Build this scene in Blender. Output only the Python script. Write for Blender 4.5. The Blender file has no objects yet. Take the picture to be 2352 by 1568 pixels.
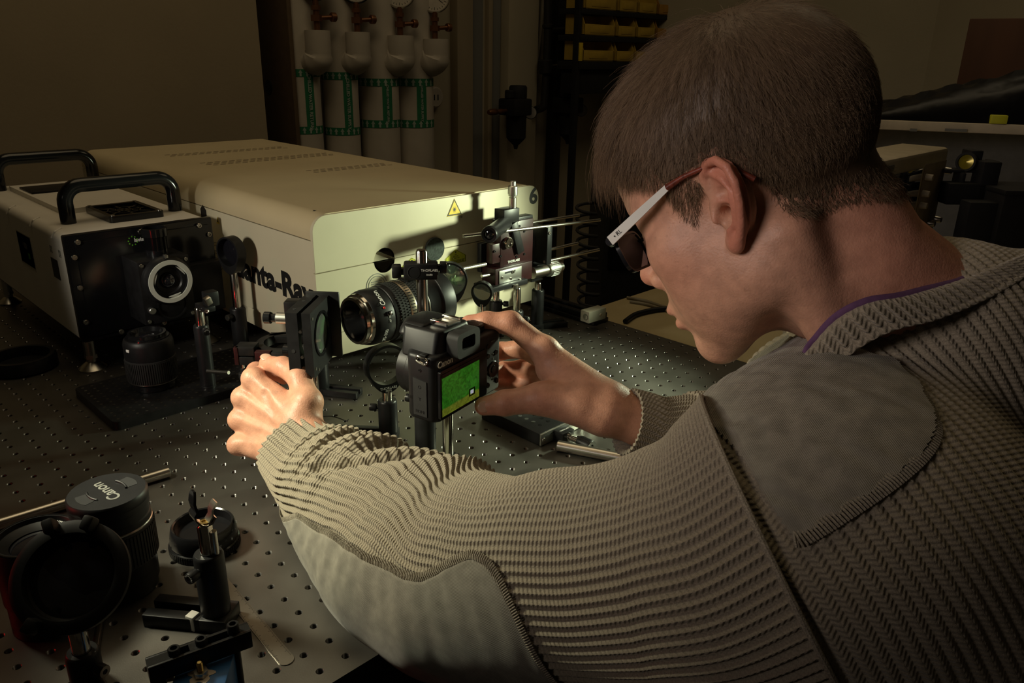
import bpy, bmesh, math, random
import numpy as np
from mathutils import Vector, Matrix
random.seed(7); np.random.seed(7)
SC = bpy.context.scene
COL = SC.collection
PI = math.pi

# ---------------------------------------------------------------- camera (solved from the 25.4 mm hole grid of the table)
CAM = np.array([0.82379339, -0.33159427, 0.48613596])
CR = np.array([[0.70796385, 0.70599363, 0.01897845],
               [0.25819796, -0.23371955, -0.93739479],
               [-0.65735912, 0.66854182, -0.34775111]])
FPX = 1781.634
cd = bpy.data.cameras.new('camera')
cam = bpy.data.objects.new('camera', cd); COL.objects.link(cam)
cd.sensor_width = 36.0; cd.sensor_fit = 'HORIZONTAL'; cd.lens = FPX / 2352 * 36.0
cd.clip_start = 0.02; cd.clip_end = 60
mw = Matrix.Identity(4)
for r in range(3):
    mw[r][0] = CR[0][r]; mw[r][1] = -CR[1][r]; mw[r][2] = -CR[2][r]; mw[r][3] = CAM[r]
cam.matrix_world = mw
cd.dof.use_dof = False
SC.camera = cam

# ---------------------------------------------------------------- world, lamps, exposure
W = bpy.data.worlds.new('dark_laboratory'); SC.world = W; W.use_nodes = True
bg = W.node_tree.nodes['Background']
bg.inputs[0].default_value = (1.0, 0.78, 0.48, 1); bg.inputs[1].default_value = 0.010

def lamp(name, kind, loc, target, power, color, size=0.1, spread=None, sizey=None, blend=None, angle=None):
    L = bpy.data.lights.new(name, kind)
    o = bpy.data.objects.new(name, L); COL.objects.link(o)
    o.location = loc
    d = Vector(target) - Vector(loc)
    o.rotation_euler = d.to_track_quat('-Z', 'Y').to_euler()
    L.energy = power; L.color = color
    if kind == 'AREA':
        L.shape = 'RECTANGLE' if sizey else 'DISK'
        L.size = size
        if sizey: L.size_y = sizey
        if spread: L.spread = math.radians(spread)
    else:
        L.shadow_soft_size = size
        if kind == 'SPOT':
            L.spot_size = math.radians(angle or 90); L.spot_blend = blend if blend is not None else 0.6
    return o

GREENW = (0.88, 1.0, 0.68)
# torch held low beyond the man's head: lights the laser's end face, the stage and the far sides of both hands
lamp('torch_right', 'SPOT', (0.30, 0.96, 0.30), (0.00, 0.32, 0.13), 30.0, GREENW, 0.03, angle=76, blend=0.6)
# torch from the left, over the table: lights the knuckles, the cuff and the left sleeve
lamp('torch_left', 'SPOT', (-0.06, -0.27, 0.43), (0.17, 0.05, 0.12), 21.0, (1.0, 0.95, 0.68), 0.05, angle=74, blend=1.0)
# fill spot added to brighten the laser's lettered side and the white camera's front
lamp('side_fill', 'SPOT', (-0.16, -0.46, 0.40), (-0.29, 0.25, 0.15), 8.5, (1.0, 0.93, 0.76), 0.05, angle=48, blend=0.8)
# soft fill spot added beside the camera to brighten head and shoulder
lamp('head_fill', 'SPOT', (0.36, -0.76, 0.64), (0.47, 0.14, 0.385), 21.0, (1.0, 0.85, 0.77), 0.20, angle=36, blend=1.0)
# dim warm fill added overhead, above the table and the room's far end
lamp('overhead_fill', 'AREA', (-0.5, 0.3, 2.3), (-0.5, 0.35, 0), 6.5, (1.0, 0.78, 0.46), 1.6)
lamp('overhead_fill_far', 'AREA', (0.1, 2.2, 2.4), (0.1, 2.2, 0), 4.0, (1.0, 0.80, 0.50), 1.4)
# small red indicator lamp standing low to the left
lamp('red_indicator', 'SPOT', (-0.02, -0.42, 0.10), (0.1, 0.2, 0.08), 0.3, (1.0, 0.02, 0.02), 0.012, angle=120)

vs = SC.view_settings
vs.view_transform = 'Standard'; vs.look = 'None'; vs.gamma = 1.0; vs.use_curve_mapping = False
vs.exposure = 0.0

# ---------------------------------------------------------------- helpers
def ray(x, y):
    return CR.T @ np.array([(x - 1176) / FPX, (y - 784) / FPX, 1.0])
def atd(x, y, d):
    """world point seen in direction (x, y) of the photograph at distance d along the view axis"""
    return Vector(CAM + ray(x, y) * d)
def onz(x, y, z=0.0):
    d = ray(x, y); return Vector(CAM + d * (z - CAM[2]) / d[2])
def onx(x, y, X):
    d = ray(x, y); return Vector(CAM + d * (X - CAM[0]) / d[0])
def ony(x, y, Y):
    d = ray(x, y); return Vector(CAM + d * (Y - CAM[1]) / d[1])
def V(*a): return Vector(a)

def frame(o, z, x=None):
    """matrix with origin o, local z along z, local x near x"""
    z = Vector(z).normalized()
    if x is None: x = (1, 0, 0) if abs(z.x) < 0.9 else (0, 1, 0)
    x = Vector(x); x = (x - z * x.dot(z)).normalized()
    y = z.cross(x)
    M = Matrix.Identity(4)
    for r in range(3):
        M[r][0] = x[r]; M[r][1] = y[r]; M[r][2] = z[r]; M[r][3] = o[r]
    return M
I4 = Matrix.Identity(4)
def TR(x, y, z): return Matrix.Translation((x, y, z))

class MB:
    """collects geometry in world coordinates; build() links it as one mesh object"""
    def __init__(s): s.v = []; s.f = []; s.m = []; s.cur = 0
    def add(s, vs, fs, M=None):
        n = len(s.v)
        for p in vs:
            p = Vector(p)
            s.v.append(M @ p if M is not None else p)
        for f in fs:
            s.f.append([i + n for i in f]); s.m.append(s.cur)
        return s
    def box(s, x0, x1, y0, y1, z0, z1, bev=0.0, M=None, seg=2):
        if bev <= 0:
            vs = [(x, y, z) for z in (z0, z1) for y in (y0, y1) for x in (x0, x1)]
            return s.add(vs, [(0, 2, 3, 1), (4, 5, 7, 6), (0, 1, 5, 4), (2, 6, 7, 3), (0, 4, 6, 2), (1, 3, 7, 5)], M)
        bm = bmesh.new(); bmesh.ops.create_cube(bm, size=1)
        for v in bm.verts:
            v.co = ((x0 + x1) / 2 + v.co.x * (x1 - x0), (y0 + y1) / 2 + v.co.y * (y1 - y0), (z0 + z1) / 2 + v.co.z * (z1 - z0))
        bmesh.ops.bevel(bm, geom=bm.edges[:], offset=bev, segments=seg, profile=0.5, affect='EDGES', clamp_overlap=True)
        return s.bm(bm, M)
    def bm(s, bm, M=None):
        bm.verts.ensure_lookup_table(); bm.verts.index_update()
        vs = [v.co.copy() for v in bm.verts]; fs = [[v.index for v in f.verts] for f in bm.faces]
        bm.free(); return s.add(vs, fs, M)
    def lathe(s, prof, M=None, n=32, cap0=True, cap1=True, close=False):
        """revolve (r, z) profile about local z"""
        vs = []; fs = []
        for r, z in prof:
            for k in range(n):
                a = 2 * PI * k / n; vs.append((r * math.cos(a), r * math.sin(a), z))
        m = len(prof)
        for i in range(m - 1 + (1 if close else 0)):
            a = i * n; b = ((i + 1) % m) * n
            for k in range(n):
                k2 = (k + 1) % n; fs.append((a + k, a + k2, b + k2, b + k))
        if not close:
            if cap0: fs.append(tuple(range(n - 1, -1, -1)))
            if cap1: fs.append(tuple((m - 1) * n + k for k in range(n)))
        return s.add(vs, fs, M)
    def cyl(s, p0, p1, r, n=24, bev=0.0, r1=None):
        p0 = Vector(p0); p1 = Vector(p1); h = (p1 - p0).length
        r1 = r if r1 is None else r1
        M = frame(p0, p1 - p0)
        pr = [(r, 0), (r1, h)] if bev <= 0 else [(r - bev, 0), (r, bev), (r1, h - bev), (r1 - bev, h)]
        return s.lathe(pr, M, n)
    def tube(s, path, r, n=12, closed=False, caps=True, up=None):
        P = [Vector(p) for p in path]; m = len(P)
        rs = r if isinstance(r, (list, tuple)) else [r] * m
        vs = []; fs = []
        t = []
        for i in range(m):
            a = P[(i - 1) % m] if (closed or i > 0) else P[i]
            b = P[(i + 1) % m] if (closed or i < m - 1) else P[i]
            t.append((b - a).normalized())
        u = Vector(up) if up else (Vector((0, 0, 1)) if abs(t[0].z) < 0.9 else Vector((1, 0, 0)))
        u = (u - t[0] * u.dot(t[0])).normalized()
        for i in range(m):
            u = (u - t[i] * u.dot(t[i])).normalized(); w = t[i].cross(u)
            for k in range(n):
                a = 2 * PI * k / n
                vs.append(P[i] + (u * math.cos(a) + w * math.sin(a)) * rs[i])
        for i in range(m if closed else m - 1):
            a = i * n; b = ((i + 1) % m) * n
            for k in range(n):
                k2 = (k + 1) % n; fs.append((a + k, a + k2, b + k2, b + k))
        if caps and not closed:
            fs.append(tuple(range(n - 1, -1, -1))); fs.append(tuple((m - 1) * n + k for k in range(n)))
        return s.add(vs, fs)
    def prism(s, poly, z0, z1, M=None):
        n = len(poly)
        vs = [(x, y, z0) for x, y in poly] + [(x, y, z1) for x, y in poly]
        fs = [tuple(range(n - 1, -1, -1)), tuple(range(n, 2 * n))]
        for k in range(n):
            k2 = (k + 1) % n; fs.append((k, k2, n + k2, n + k))
        return s.add(vs, fs, M)
    def ringprism(s, outer, inner, z0, z1, M=None):
        """prism with a hole; outer and inner have the same number of points"""
        n = len(outer)
        vs = [(x, y, z0) for x, y in outer] + [(x, y, z1) for x, y in outer] + [(x, y, z0) for x, y in inner] + [(x, y, z1) for x, y in inner]
        fs = []
        for k in range(n):
            k2 = (k + 1) % n
            fs += [(k, k2, n + k2, n + k), (2 * n + k2, 2 * n + k, 3 * n + k, 3 * n + k2), (n + k, n + k2, 3 * n + k2, 3 * n + k), (k2, k, 2 * n + k, 2 * n + k2)]
        return s.add(vs, fs, M)
    def build(s, name, mat, parent=None, smooth=True, angle=38):
        me = bpy.data.meshes.new(name)
        org = Vector((0, 0, 0))
        p = parent
        while p is not None:
            org += p.location; p = p.parent
        me.from_pydata([v - org for v in s.v], [], s.f)
        mats = mat if isinstance(mat, (list, tuple)) else [mat]
        for m_ in mats: me.materials.append(m_)
        if len(mats) > 1: me.polygons.foreach_set('material_index', s.m)
        me.validate(); 
        if smooth:
            me.shade_smooth(); me.set_sharp_from_angle(angle=math.radians(angle))
        me.update()
        o = bpy.data.objects.new(name, me); COL.objects.link(o)
        if parent is not None: o.parent = parent
        return o

def tag(o, label=None, cat=None, group=None, kind=None):
    if label: o['label'] = label
    if cat: o['category'] = cat
    if group: o['group'] = group
    if kind: o['kind'] = kind
    return o
def thing(name, loc, label, cat, group=None):
    o = bpy.data.objects.new(name, None); COL.objects.link(o)
    o.empty_display_size = 0.02; o.location = loc
    return tag(o, label, cat, group)
def recenter(o):
    """put a one-mesh thing's origin at its base"""
    co = [v.co for v in o.data.vertices]
    b = Vector(((min(c.x for c in co) + max(c.x for c in co)) / 2, (min(c.y for c in co) + max(c.y for c in co)) / 2, min(c.z for c in co)))
    o.data.transform(Matrix.Translation(-b)); o.location = b
    return o
def single(mb, name, mat, label, cat, group=None, **k):
    o = mb.build(name, mat, None, **k); recenter(o); return tag(o, label, cat, group)
def struct(name, mb, mat):
    o = mb.build(name, mat); o['kind'] = 'structure'; return o

def arc(cx, cy, r, a0, a1, n):
    return [(cx + r * math.cos(a0 + (a1 - a0) * k / n), cy + r * math.sin(a0 + (a1 - a0) * k / n)) for k in range(n + 1)]
def rrect(w, h, r, n=5, cx=0, cy=0):
    p = []
    for sx, sy, a in ((1, 1, 0), (-1, 1, PI / 2), (-1, -1, PI), (1, -1, 1.5 * PI)):
        p += arc(cx + sx * (w / 2 - r), cy + sy * (h / 2 - r), r, a, a + PI / 2, n)
    return p
def circ(r, n=32, cx=0, cy=0):
    return [(cx + r * math.cos(2 * PI * k / n), cy + r * math.sin(2 * PI * k / n)) for k in range(n)]
def hexa(r, rot=0):
    return [(r * math.cos(PI / 3 * k + rot), r * math.sin(PI / 3 * k + rot)) for k in range(6)]
def smoothpath(pts, n=8, closed=False):
    """Catmull-Rom through points"""
    P = [Vector(p) for p in pts]; m = len(P); out = []
    for i in range(m if closed else m - 1):
        if closed: a, b, c, d = P[(i - 1) % m], P[i], P[(i + 1) % m], P[(i + 2) % m]
        else: a, b, c, d = P[max(i - 1, 0)], P[i], P[i + 1], P[min(i + 2, m - 1)]
        for k in range(n):
            t = k / n
            out.append(0.5 * ((2 * b) + (c - a) * t + (2 * a - 5 * b + 4 * c - d) * t * t + (3 * b - a - 3 * c + d) * t ** 3))
    if not closed: out.append(P[-1])
    return out

def text_mb(txt, size, M, depth=0.0002, bold=0.0, align='CENTER', shear=0.0, sx=1.0):
    """lettering as thin raised print in the plane of M (x along the line, y up, z out)"""
    cu = bpy.data.curves.new('t', 'FONT'); cu.body = txt; cu.size = size; cu.align_x = align; cu.align_y = 'CENTER'
    cu.extrude = depth / 2; cu.offset = bold; cu.shear = shear; cu.resolution_u = 4
    o = bpy.data.objects.new('t', cu); COL.objects.link(o)
    dg = bpy.context.evaluated_depsgraph_get()
    me = bpy.data.meshes.new_from_object(o.evaluated_get(dg))
    mb = MB()
    mb.add([Vector((v.co.x * sx, v.co.y, v.co.z)) for v in me.vertices], [list(p.vertices) for p in me.polygons], M)
    bpy.data.objects.remove(o); bpy.data.curves.remove(cu); bpy.data.meshes.remove(me)
    return mb

# ---------------------------------------------------------------- materials
def pm(name, col, rough=0.5, metal=0.0, var=0.08, scale=40.0, bump=0.0, bscale=400.0, spec=0.5, coat=0.0, aniso=0.0, rvar=0.0, emis=None, trans=0.0, ior=1.45, sheen=0.0, sss=0.0, col2=None, detail=4.0, stretch=None, alpha=None):
    m = bpy.data.materials.new(name); m.use_nodes = True
    nt = m.node_tree; N = nt.nodes; L = nt.links
    b = N['Principled BSDF']
    b.inputs['Roughness'].default_value = rough; b.inputs['Metallic'].default_value = metal
    b.inputs['Specular IOR Level'].default_value = spec; b.inputs['Coat Weight'].default_value = coat
    b.inputs['IOR'].default_value = ior
    if aniso: b.inputs['Anisotropic'].default_value = aniso
    if trans: b.inputs['Transmission Weight'].default_value = trans
    if sheen: b.inputs['Sheen Weight'].default_value = sheen; b.inputs['Sheen Roughness'].default_value = 0.4
    if sss:
        b.inputs['Subsurface Weight'].default_value = sss; b.inputs['Subsurface Radius'].default_value = (1.0, 0.35, 0.18); b.inputs['Subsurface Scale'].default_value = 0.004
    tc = N.new('ShaderNodeTexCoord')
    src = tc.outputs['Object']
    if stretch:
        mp = N.new('ShaderNodeMapping'); mp.inputs['Scale'].default_value = stretch
        L.new(src, mp.inputs[0]); src = mp.outputs[0]
    nz = N.new('ShaderNodeTexNoise'); nz.inputs['Scale'].default_value = scale; nz.inputs['Detail'].default_value = detail
    L.new(src, nz.inputs['Vector'])
    mx = N.new('ShaderNodeMix'); mx.data_type = 'RGBA'
    c = Vector(col[:3])
    c1 = c * (1 - var); c2 = Vector(col2[:3]) if col2 else c * (1 + var)
    mx.inputs['A'].default_value = (*c1, 1); mx.inputs['B'].default_value = (*c2, 1)
    rp = N.new('ShaderNodeMapRange'); rp.inputs[1].default_value = 0.35; rp.inputs[2].default_value = 0.65
    L.new(nz.outputs['Fac'], rp.inputs[0]); L.new(rp.outputs[0], mx.inputs['Factor'])
    L.new(mx.outputs['Result'], b.inputs['Base Color'])
    if rvar:
        mr = N.new('ShaderNodeMapRange'); mr.inputs[1].default_value = 0.3; mr.inputs[2].default_value = 0.7
        mr.inputs[3].default_value = rough - rvar; mr.inputs[4].default_value = rough + rvar
        L.new(nz.outputs['Fac'], mr.inputs[0]); L.new(mr.outputs[0], b.inputs['Roughness'])
    if bump:
        n2 = N.new('ShaderNodeTexNoise'); n2.inputs['Scale'].default_value = bscale; n2.inputs['Detail'].default_value = 2
        L.new(src, n2.inputs['Vector'])
        bp = N.new('ShaderNodeBump'); bp.inputs['Strength'].default_value = 1.0; bp.inputs['Distance'].default_value = bump
        L.new(n2.outputs['Fac'], bp.inputs['Height']); L.new(bp.outputs[0], b.inputs['Normal'])
    if emis:
        b.inputs['Emission Color'].default_value = (*emis[:3], 1); b.inputs['Emission Strength'].default_value = emis[3]
    return m

M_ = {}
M_['table'] = pm('brushed_steel_table', (0.165, 0.154, 0.138), 0.40, 0.85, 0.06, 14.0, 0.00004, 900, rvar=0.05)
M_['hole'] = pm('threaded_hole_steel', (0.22, 0.21, 0.20), 0.30, 0.9, 0.1)
M_['tableside'] = pm('black_table_side', (0.012, 0.012, 0.012), 0.5)
M_['cream'] = pm('cream_enamel', (0.66, 0.60, 0.44), 0.38, 0, 0.03, 8.0, 0.00003, 700, rvar=0.05)
M_['creamtop'] = pm('warm_lit_cream_cover', (0.62, 0.52, 0.33), 0.45, 0, 0.04, 8.0, 0.00003, 700)  # warm overhead light on the cream cover is put into this tan tone
M_['white'] = pm('white_powder_coat', (0.74, 0.70, 0.62), 0.5, 0, 0.03, 15.0, 0.00003, 1500)
M_['black'] = pm('black_anodised', (0.012, 0.012, 0.013), 0.38, 0.0, 0.2, 60, 0.00001, 3000, spec=0.3)
M_['blackgloss'] = pm('gloss_black_paint', (0.008, 0.008, 0.009), 0.16, 0, 0.1, 30, 0.00001, 500)
M_['blackmatte'] = pm('matte_black', (0.010, 0.010, 0.011), 0.75, 0, 0.2, 60)
M_['blackplas'] = pm('black_plastic', (0.008, 0.008, 0.009), 0.44, 0, 0.15, 80, 0.00004, 2600, spec=0.32)
M_['rubber'] = pm('black_rubber', (0.014, 0.014, 0.014), 0.68, 0, 0.15, 80, 0.00004, 1800)
M_['steel'] = pm('polished_steel', (0.62, 0.60, 0.56), 0.14, 1.0, 0.05, 30)
M_['satin'] = pm('satin_steel', (0.55, 0.53, 0.48), 0.28, 1.0, 0.06, 30)
M_['alu'] = pm('bare_aluminium', (0.62, 0.63, 0.60), 0.34, 1.0, 0.06, 60)
M_['brass'] = pm('brass', (0.72, 0.50, 0.18), 0.3, 1.0, 0.1, 60)
M_['darkred'] = pm('red_black_anodised', (0.024, 0.006, 0.007), 0.36, 0.0, 0.15, 60)
M_['glass'] = pm('dark_lens_glass', (0.01, 0.01, 0.014), 0.04, 0, 0.05, 10, coat=1.0)
M_['clear'] = pm('clear_optic', (0.92, 0.95, 0.92), 0.02, 0, 0.01, 10, trans=1.0, ior=1.45)
M_['coated'] = pm('coated_optic', (0.55, 0.50, 0.55), 0.05, 0.75, 0.25, 60, coat=1.0, col2=(0.45, 0.75, 0.42))
M_['printw'] = pm('white_print', (0.75, 0.75, 0.72), 0.6)
M_['printk'] = pm('black_print', (0.010, 0.010, 0.010), 0.5)
M_['printgrey'] = pm('grey_print', (0.22, 0.22, 0.20), 0.6)
M_['ringwhite'] = pm('bright_bayonet_metal', (0.80, 0.84, 0.76), 0.35, 0.25, 0.03, 40)
M_['yellow'] = pm('yellow_label', (0.72, 0.52, 0.03), 0.5)
M_['yellowgreen'] = pm('lemon_label', (0.62, 0.62, 0.04), 0.5)
M_['greenpr'] = pm('green_print', (0.16, 0.55, 0.03), 0.5)
# ================================================================ the setting
M_['wallbrown'] = pm('warm_beige_wall_paint', (0.34, 0.28, 0.19), 0.85, 0, 0.05, 3.0, 0.0004, 120)
M_['wallpale'] = pm('pale_wall_paint', (0.42, 0.37, 0.27), 0.85, 0, 0.05, 3.0, 0.0004, 120)
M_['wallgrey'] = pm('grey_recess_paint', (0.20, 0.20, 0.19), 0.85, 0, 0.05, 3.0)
M_['floor'] = pm('dark_vinyl_floor', (0.10, 0.09, 0.08), 0.5, 0, 0.2, 12.0)
FZ = -0.92
struct('floor', MB().box(-3.2, 4.0, -3.2, 5.0, FZ - 0.1, FZ), M_['floor'])
XW = -1.72
e605 = onx(605, 200, XW)[1]
# nearer wall on the left that ends in a vertical edge
struct('wall_left', MB().box(XW - 0.5, XW, -3.2, e605, FZ, 2.6), M_['wallbrown'])
XR = XW - 0.25
struct('wall_back', MB().box(XR - 0.1, XR, e605 - 0.3, 3.3, FZ, 2.6), M_['wallpale'])
# dark jamb strip and panels of the recess
def strip(n, x0, x1, X, t, mat, z0=FZ, z1=2.6):
    ya = onx(x0, 250, X)[1]; yb = onx(x1, 250, X)[1]
    return struct(n, MB().box(X - 0.02, X + t, ya, yb, z0, z1, 0.004), mat)
strip('trim_1', 606, 616, XR, 0.22, pm('brown_trim_paint', (0.12, 0.08, 0.045), 0.7))
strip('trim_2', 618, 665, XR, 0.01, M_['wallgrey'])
strip('trim_3', 1035, 1070, XR, 0.05, M_['wallbrown'])
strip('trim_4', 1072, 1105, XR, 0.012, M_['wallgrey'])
strip('trim_5', 1112, 1121, XR, 0.03, M_['wallbrown'])
strip('trim_6', 1146, 1212, XR, 0.06, M_['wallpale'])
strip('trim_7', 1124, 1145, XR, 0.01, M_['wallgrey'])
# far wall beyond the desk, with the corner right of the head
pc = atd(2120, 200, 3.6); pl = Vector((XR, 3.15, 0))
def wallseg(n, a, b, mat, t=0.1):
    d = Vector((b[0] - a[0], b[1] - a[1], 0)); M = frame((a[0], a[1], FZ), (0, 0, 1), d)
    struct(n, MB().box(0, d.length, 0, t, 0, 3.5, 0, M), mat)
wallseg('wall_far', pl, pc, M_['wallpale'])
pr_ = atd(2600, 200, 2.9)
wallseg('wall_right', pc, (pr_[0], pr_[1]), M_['wallpale'])
struct('ceiling', MB().box(-3.2, 4.0, -3.2, 5.0, 2.6, 2.7), M_['wallpale'])

# ================================================================ optical table with its tapped holes
S = 0.0254
TX0, TX1, TY0, TY1 = -1.60, 0.3735, -0.95, 0.826
table = thing('optical_table', ((TX0 + TX1) / 2, (TY0 + TY1) / 2, FZ), 'long dark steel optical table covered in a grid of tapped holes', 'table')
def table_top():
    A0, A1 = math.ceil((TX0 + 0.008) / S), math.floor((TX1 - 0.008) / S)
    C0, C1 = math.ceil((TY0 + 0.008) / S), math.floor((TY1 - 0.006) / S)
    top = MB(); n = 16; rc, rh = 0.0036, 0.0030
    # outline strips around the hole field
    xs0, xs1, ys0, ys1 = (A0 - .5) * S, (A1 + .5) * S, (C0 - .5) * S, (C1 + .5) * S
    xs1 = min(xs1, TX1 - 1e-4); ys1 = min(ys1, TY1 - 1e-4)
    for a, b, c, d in ((TX0, xs0, TY0, TY1), (xs1, TX1, TY0, TY1), (xs0, xs1, TY0, ys0), (xs0, xs1, ys1, TY1)):
        if b - a > 1e-6 and d - c > 1e-6: top.add([(a, c, 0), (b, c, 0), (b, d, 0), (a, d, 0)], [(0, 1, 2, 3)])
    sq = []
    for k in range(n):
        a = 2 * PI * k / n; c, s_ = math.cos(a), math.sin(a); m = max(abs(c), abs(s_)); sq.append((c / m, s_ / m))
    cs = [(math.cos(2 * PI * k / n), math.sin(2 * PI * k / n)) for k in range(n)]
    holes = MB()
    for a in range(A0, A1 + 1):
        for c in range(C0, C1 + 1):
            x, y = a * S, c * S
            # is this hole in or near the camera's view?
            q = CR @ (np.array([x, y, 0]) - CAM)
            near = False; seen = False
            if q[2] > 0.1:
                px, py = 1176 + FPX * q[0] / q[2], 784 + FPX * q[1] / q[2]
                seen = -350 < px < 2700 and 500 < py < 2000
                near = seen and q[2] < 1.35
            hx0 = x - max(xs0, x - S / 2); hx1 = min(xs1, x + S / 2) - x; hy0 = y - max(ys0, y - S / 2); hy1 = min(ys1, y + S / 2) - y
            if not seen:
                top.add([(x - hx0, y - hy0, 0), (x + hx1, y - hy0, 0), (x + hx1, y + hy1, 0), (x - hx0, y + hy1, 0)], [(0, 1, 2, 3)]); continue
            vs = [(x + (u * hx1 if u > 0 else u * hx0), y + (w * hy1 if w > 0 else w * hy0), 0) for u, w in sq] + [(x + rc * u, y + rc * w, 0) for u, w in cs]
            top.add(vs, [(k, (k + 1) % n, n + (k + 1) % n, n + k) for k in range(n)])
            prof = [(rc, 0), (rh, -0.0006)]
            if near:
                for t in range(5): prof += [(rh + 0.0005, -0.0012 - t * 0.0013), (rh - 0.0001, -0.0018 - t * 0.0013)]
            prof += [(rh, -0.0085)]
            holes.lathe(prof[::-1], TR(x, y, 0), n, cap0=True, cap1=False)
    top.build('table_top', M_['table'], table, smooth=False)
    h = holes.build('tapped_holes', M_['hole'], table, angle=30); h['kind'] = 'stuff'
table_top()
sd = MB()
# skirt below the steel skin (open on top so the holes stay open), legs
z0, z1 = -0.21, -0.0
for a, b, c, d in ((TX0, TX0 + .01, TY0, TY1), (TX1 - .01, TX1, TY0, TY1), (TX0 + .01, TX1 - .01, TY0, TY0 + .01), (TX0 + .01, TX1 - .01, TY1 - .01, TY1)):
    sd.box(a, b, c, d, z0, z1 - 0.0002)
sd.box(TX0, TX1, TY0, TY1, z0 - 0.01, z0)
sd.build('side_skirt', M_['tableside'], table, smooth=False)
for lx in (TX0 + 0.25, TX1 - 0.25):
    for ly in (TY0 + 0.25, TY1 - 0.25):
        MB().cyl((lx, ly, FZ), (lx, ly, z0 - 0.01), 0.09, 24, 0.006).build('leg', M_['blackmatte'], table)
# ================================================================ laser head (cream box)
LX0, LX1, LY0, LY1, LZ0, LZ1 = -1.130, -0.1544, 0.2505, 0.7235, 0.040, 0.2625
ZS = 0.225   # seam of the cover on the long side
laser = thing('laser_head', ((LX0 + LX1) / 2, (LY0 + LY1) / 2, 0.0), 'long cream laser head with rounded cover at the back of the table', 'laser')
def yz_prism(name, poly, x0, x1, mat, bev=0.0):
    # poly in (y, z); extruded along x
    mb = MB(); mb.prism([(y, z) for y, z in poly], x0, x1, Matrix(((0, 0, 1, 0), (1, 0, 0, 0), (0, 1, 0, 0), (0, 0, 0, 1))))
    return mb.build(name, mat, laser, angle=50)
r = 0.030
cover = [(LY0, ZS + .0008), (LY0, LZ1 - r)] + [(LY0 + r + r * math.cos(a), LZ1 - r + r * math.sin(a)) for a in np.linspace(PI, PI / 2, 9)][1:] \
      + [(LY1 - r + r * math.cos(a), LZ1 - r + r * math.sin(a)) for a in np.linspace(PI / 2, 0, 9)] + [(LY1, ZS + .0008)]
yz_prism('cover', cover[::-1], LX0, LX1 - 0.0065, M_['creamtop'])
# lower body with a stepped foot rail
yz_prism('body', [(LY0, LZ0 + .032), (LY0, ZS - .0008), (LY1, ZS - .0008), (LY1, LZ0 + .032)][::-1], LX0, LX1 - 0.0065, M_['cream'])
MB().box(LX0 + 0.002, LX1 - 0.0067, LY0 + 0.003, LY1 - 0.003, LZ0, LZ0 + 0.0315, 0.002).build('base_rail', M_['cream'], laser)
MB().box(LX0 + 0.01, LX1 - 0.015, LY0 + 0.006, LY1 - 0.006, LZ0 + 0.02, LZ1 - 0.02).build('inner_frame', M_['blackmatte'], laser)
for lx in (LX1 - 0.12, LX0 + 0.12):
    for ly in (LY0 + 0.09, LY1 - 0.09):
        MB().lathe([(0.022, 0), (0.024, 0.004), (0.014, 0.006), (0.014, LZ0 + 0.001)], TR(lx, ly, 0), 24).build('foot', M_['black'], laser)
# end plates: an upper and a lower panel with rounded upper corners and bored ports
FM = Matrix(((0, 0, 1, 0), (1, 0, 0, 0), (0, 1, 0, 0), (0, 0, 0, 1)))   # (y, z, x) -> world
ZSE = 0.1772
HOLES = [(0.3731, 0.1775, 0.0205), (0.4735, 0.1800, 0.0195), (0.6150, 0.1775, 0.0205)]
def end_panel(zlo, zhi, rounded, name):
    bm = bmesh.new()
    w0, w1 = LY0 - 0.002, LY1 + 0.002
    out = [(w0, zlo), (w1, zlo)]
    if rounded:
        rr = 0.024
        out += [(w1 - rr + rr * math.cos(a), zhi - rr + rr * math.sin(a)) for a in np.linspace(0, PI / 2, 9)]
        out += [(w0 + rr + rr * math.cos(a), zhi - rr + rr * math.sin(a)) for a in np.linspace(PI / 2, PI, 9)]
    else:
        out += [(w1, zhi), (w0, zhi)]
    # cut half circles of the ports into the seam edge
    pts = []
    if rounded: seq = out[2:]; edge = []; 
    for (hy, hz, hr) in HOLES:
        pass
    def halfcircle(hy, hz, hr, upper):
        e = (zlo if upper else zhi) - hz; a0 = math.asin(max(-1, min(1, e / hr)))
        aa = np.linspace(PI - a0, a0, 15) if upper else np.linspace(-PI - a0, a0, 15)
        return [(hy + hr * math.cos(a), hz + hr * math.sin(a)) for a in aa]
    if rounded:
        poly = [(w0, zlo)]
        for h in HOLES: poly += halfcircle(*h, True)
        poly += [(w1, zlo)] + out[2:]
    else:
        top = []
        for h in HOLES: top += halfcircle(*h, False)
        poly = [(w0, zlo), (w1, zlo), (w1, zhi)] + top[::-1] + [(w0, zhi)]
    vs = [bm.verts.new((x, y, 0)) for x, y in poly]
    f = bm.faces.new(vs)
    if f.normal.z < 0: bmesh.ops.reverse_faces(bm, faces=[f])
    bmesh.ops.triangulate(bm, faces=bm.faces[:])
    g = bmesh.ops.extrude_face_region(bm, geom=bm.faces[:])
    bmesh.ops.translate(bm, verts=[v for v in g['geom'] if isinstance(v, bmesh.types.BMVert)], vec=(0, 0, 0.0065))
    bmesh.ops.recalc_face_normals(bm, faces=bm.faces[:])
    mb = MB(); mb.bm(bm, TR(LX1 - 0.0065, 0, 0) @ FM)
    o = mb.build(name, M_['cream'], laser)
    bv = o.modifiers.new('bevel', 'BEVEL'); bv.width = 0.0016; bv.segments = 2; bv.limit_method = 'ANGLE'; bv.angle_limit = math.radians(35)
    return o
end_panel(ZSE + 0.0006, LZ1 - 0.001, True, 'end_panel')
end_panel(LZ0 + 0.038, ZSE - 0.0006, False, 'end_panel')
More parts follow.
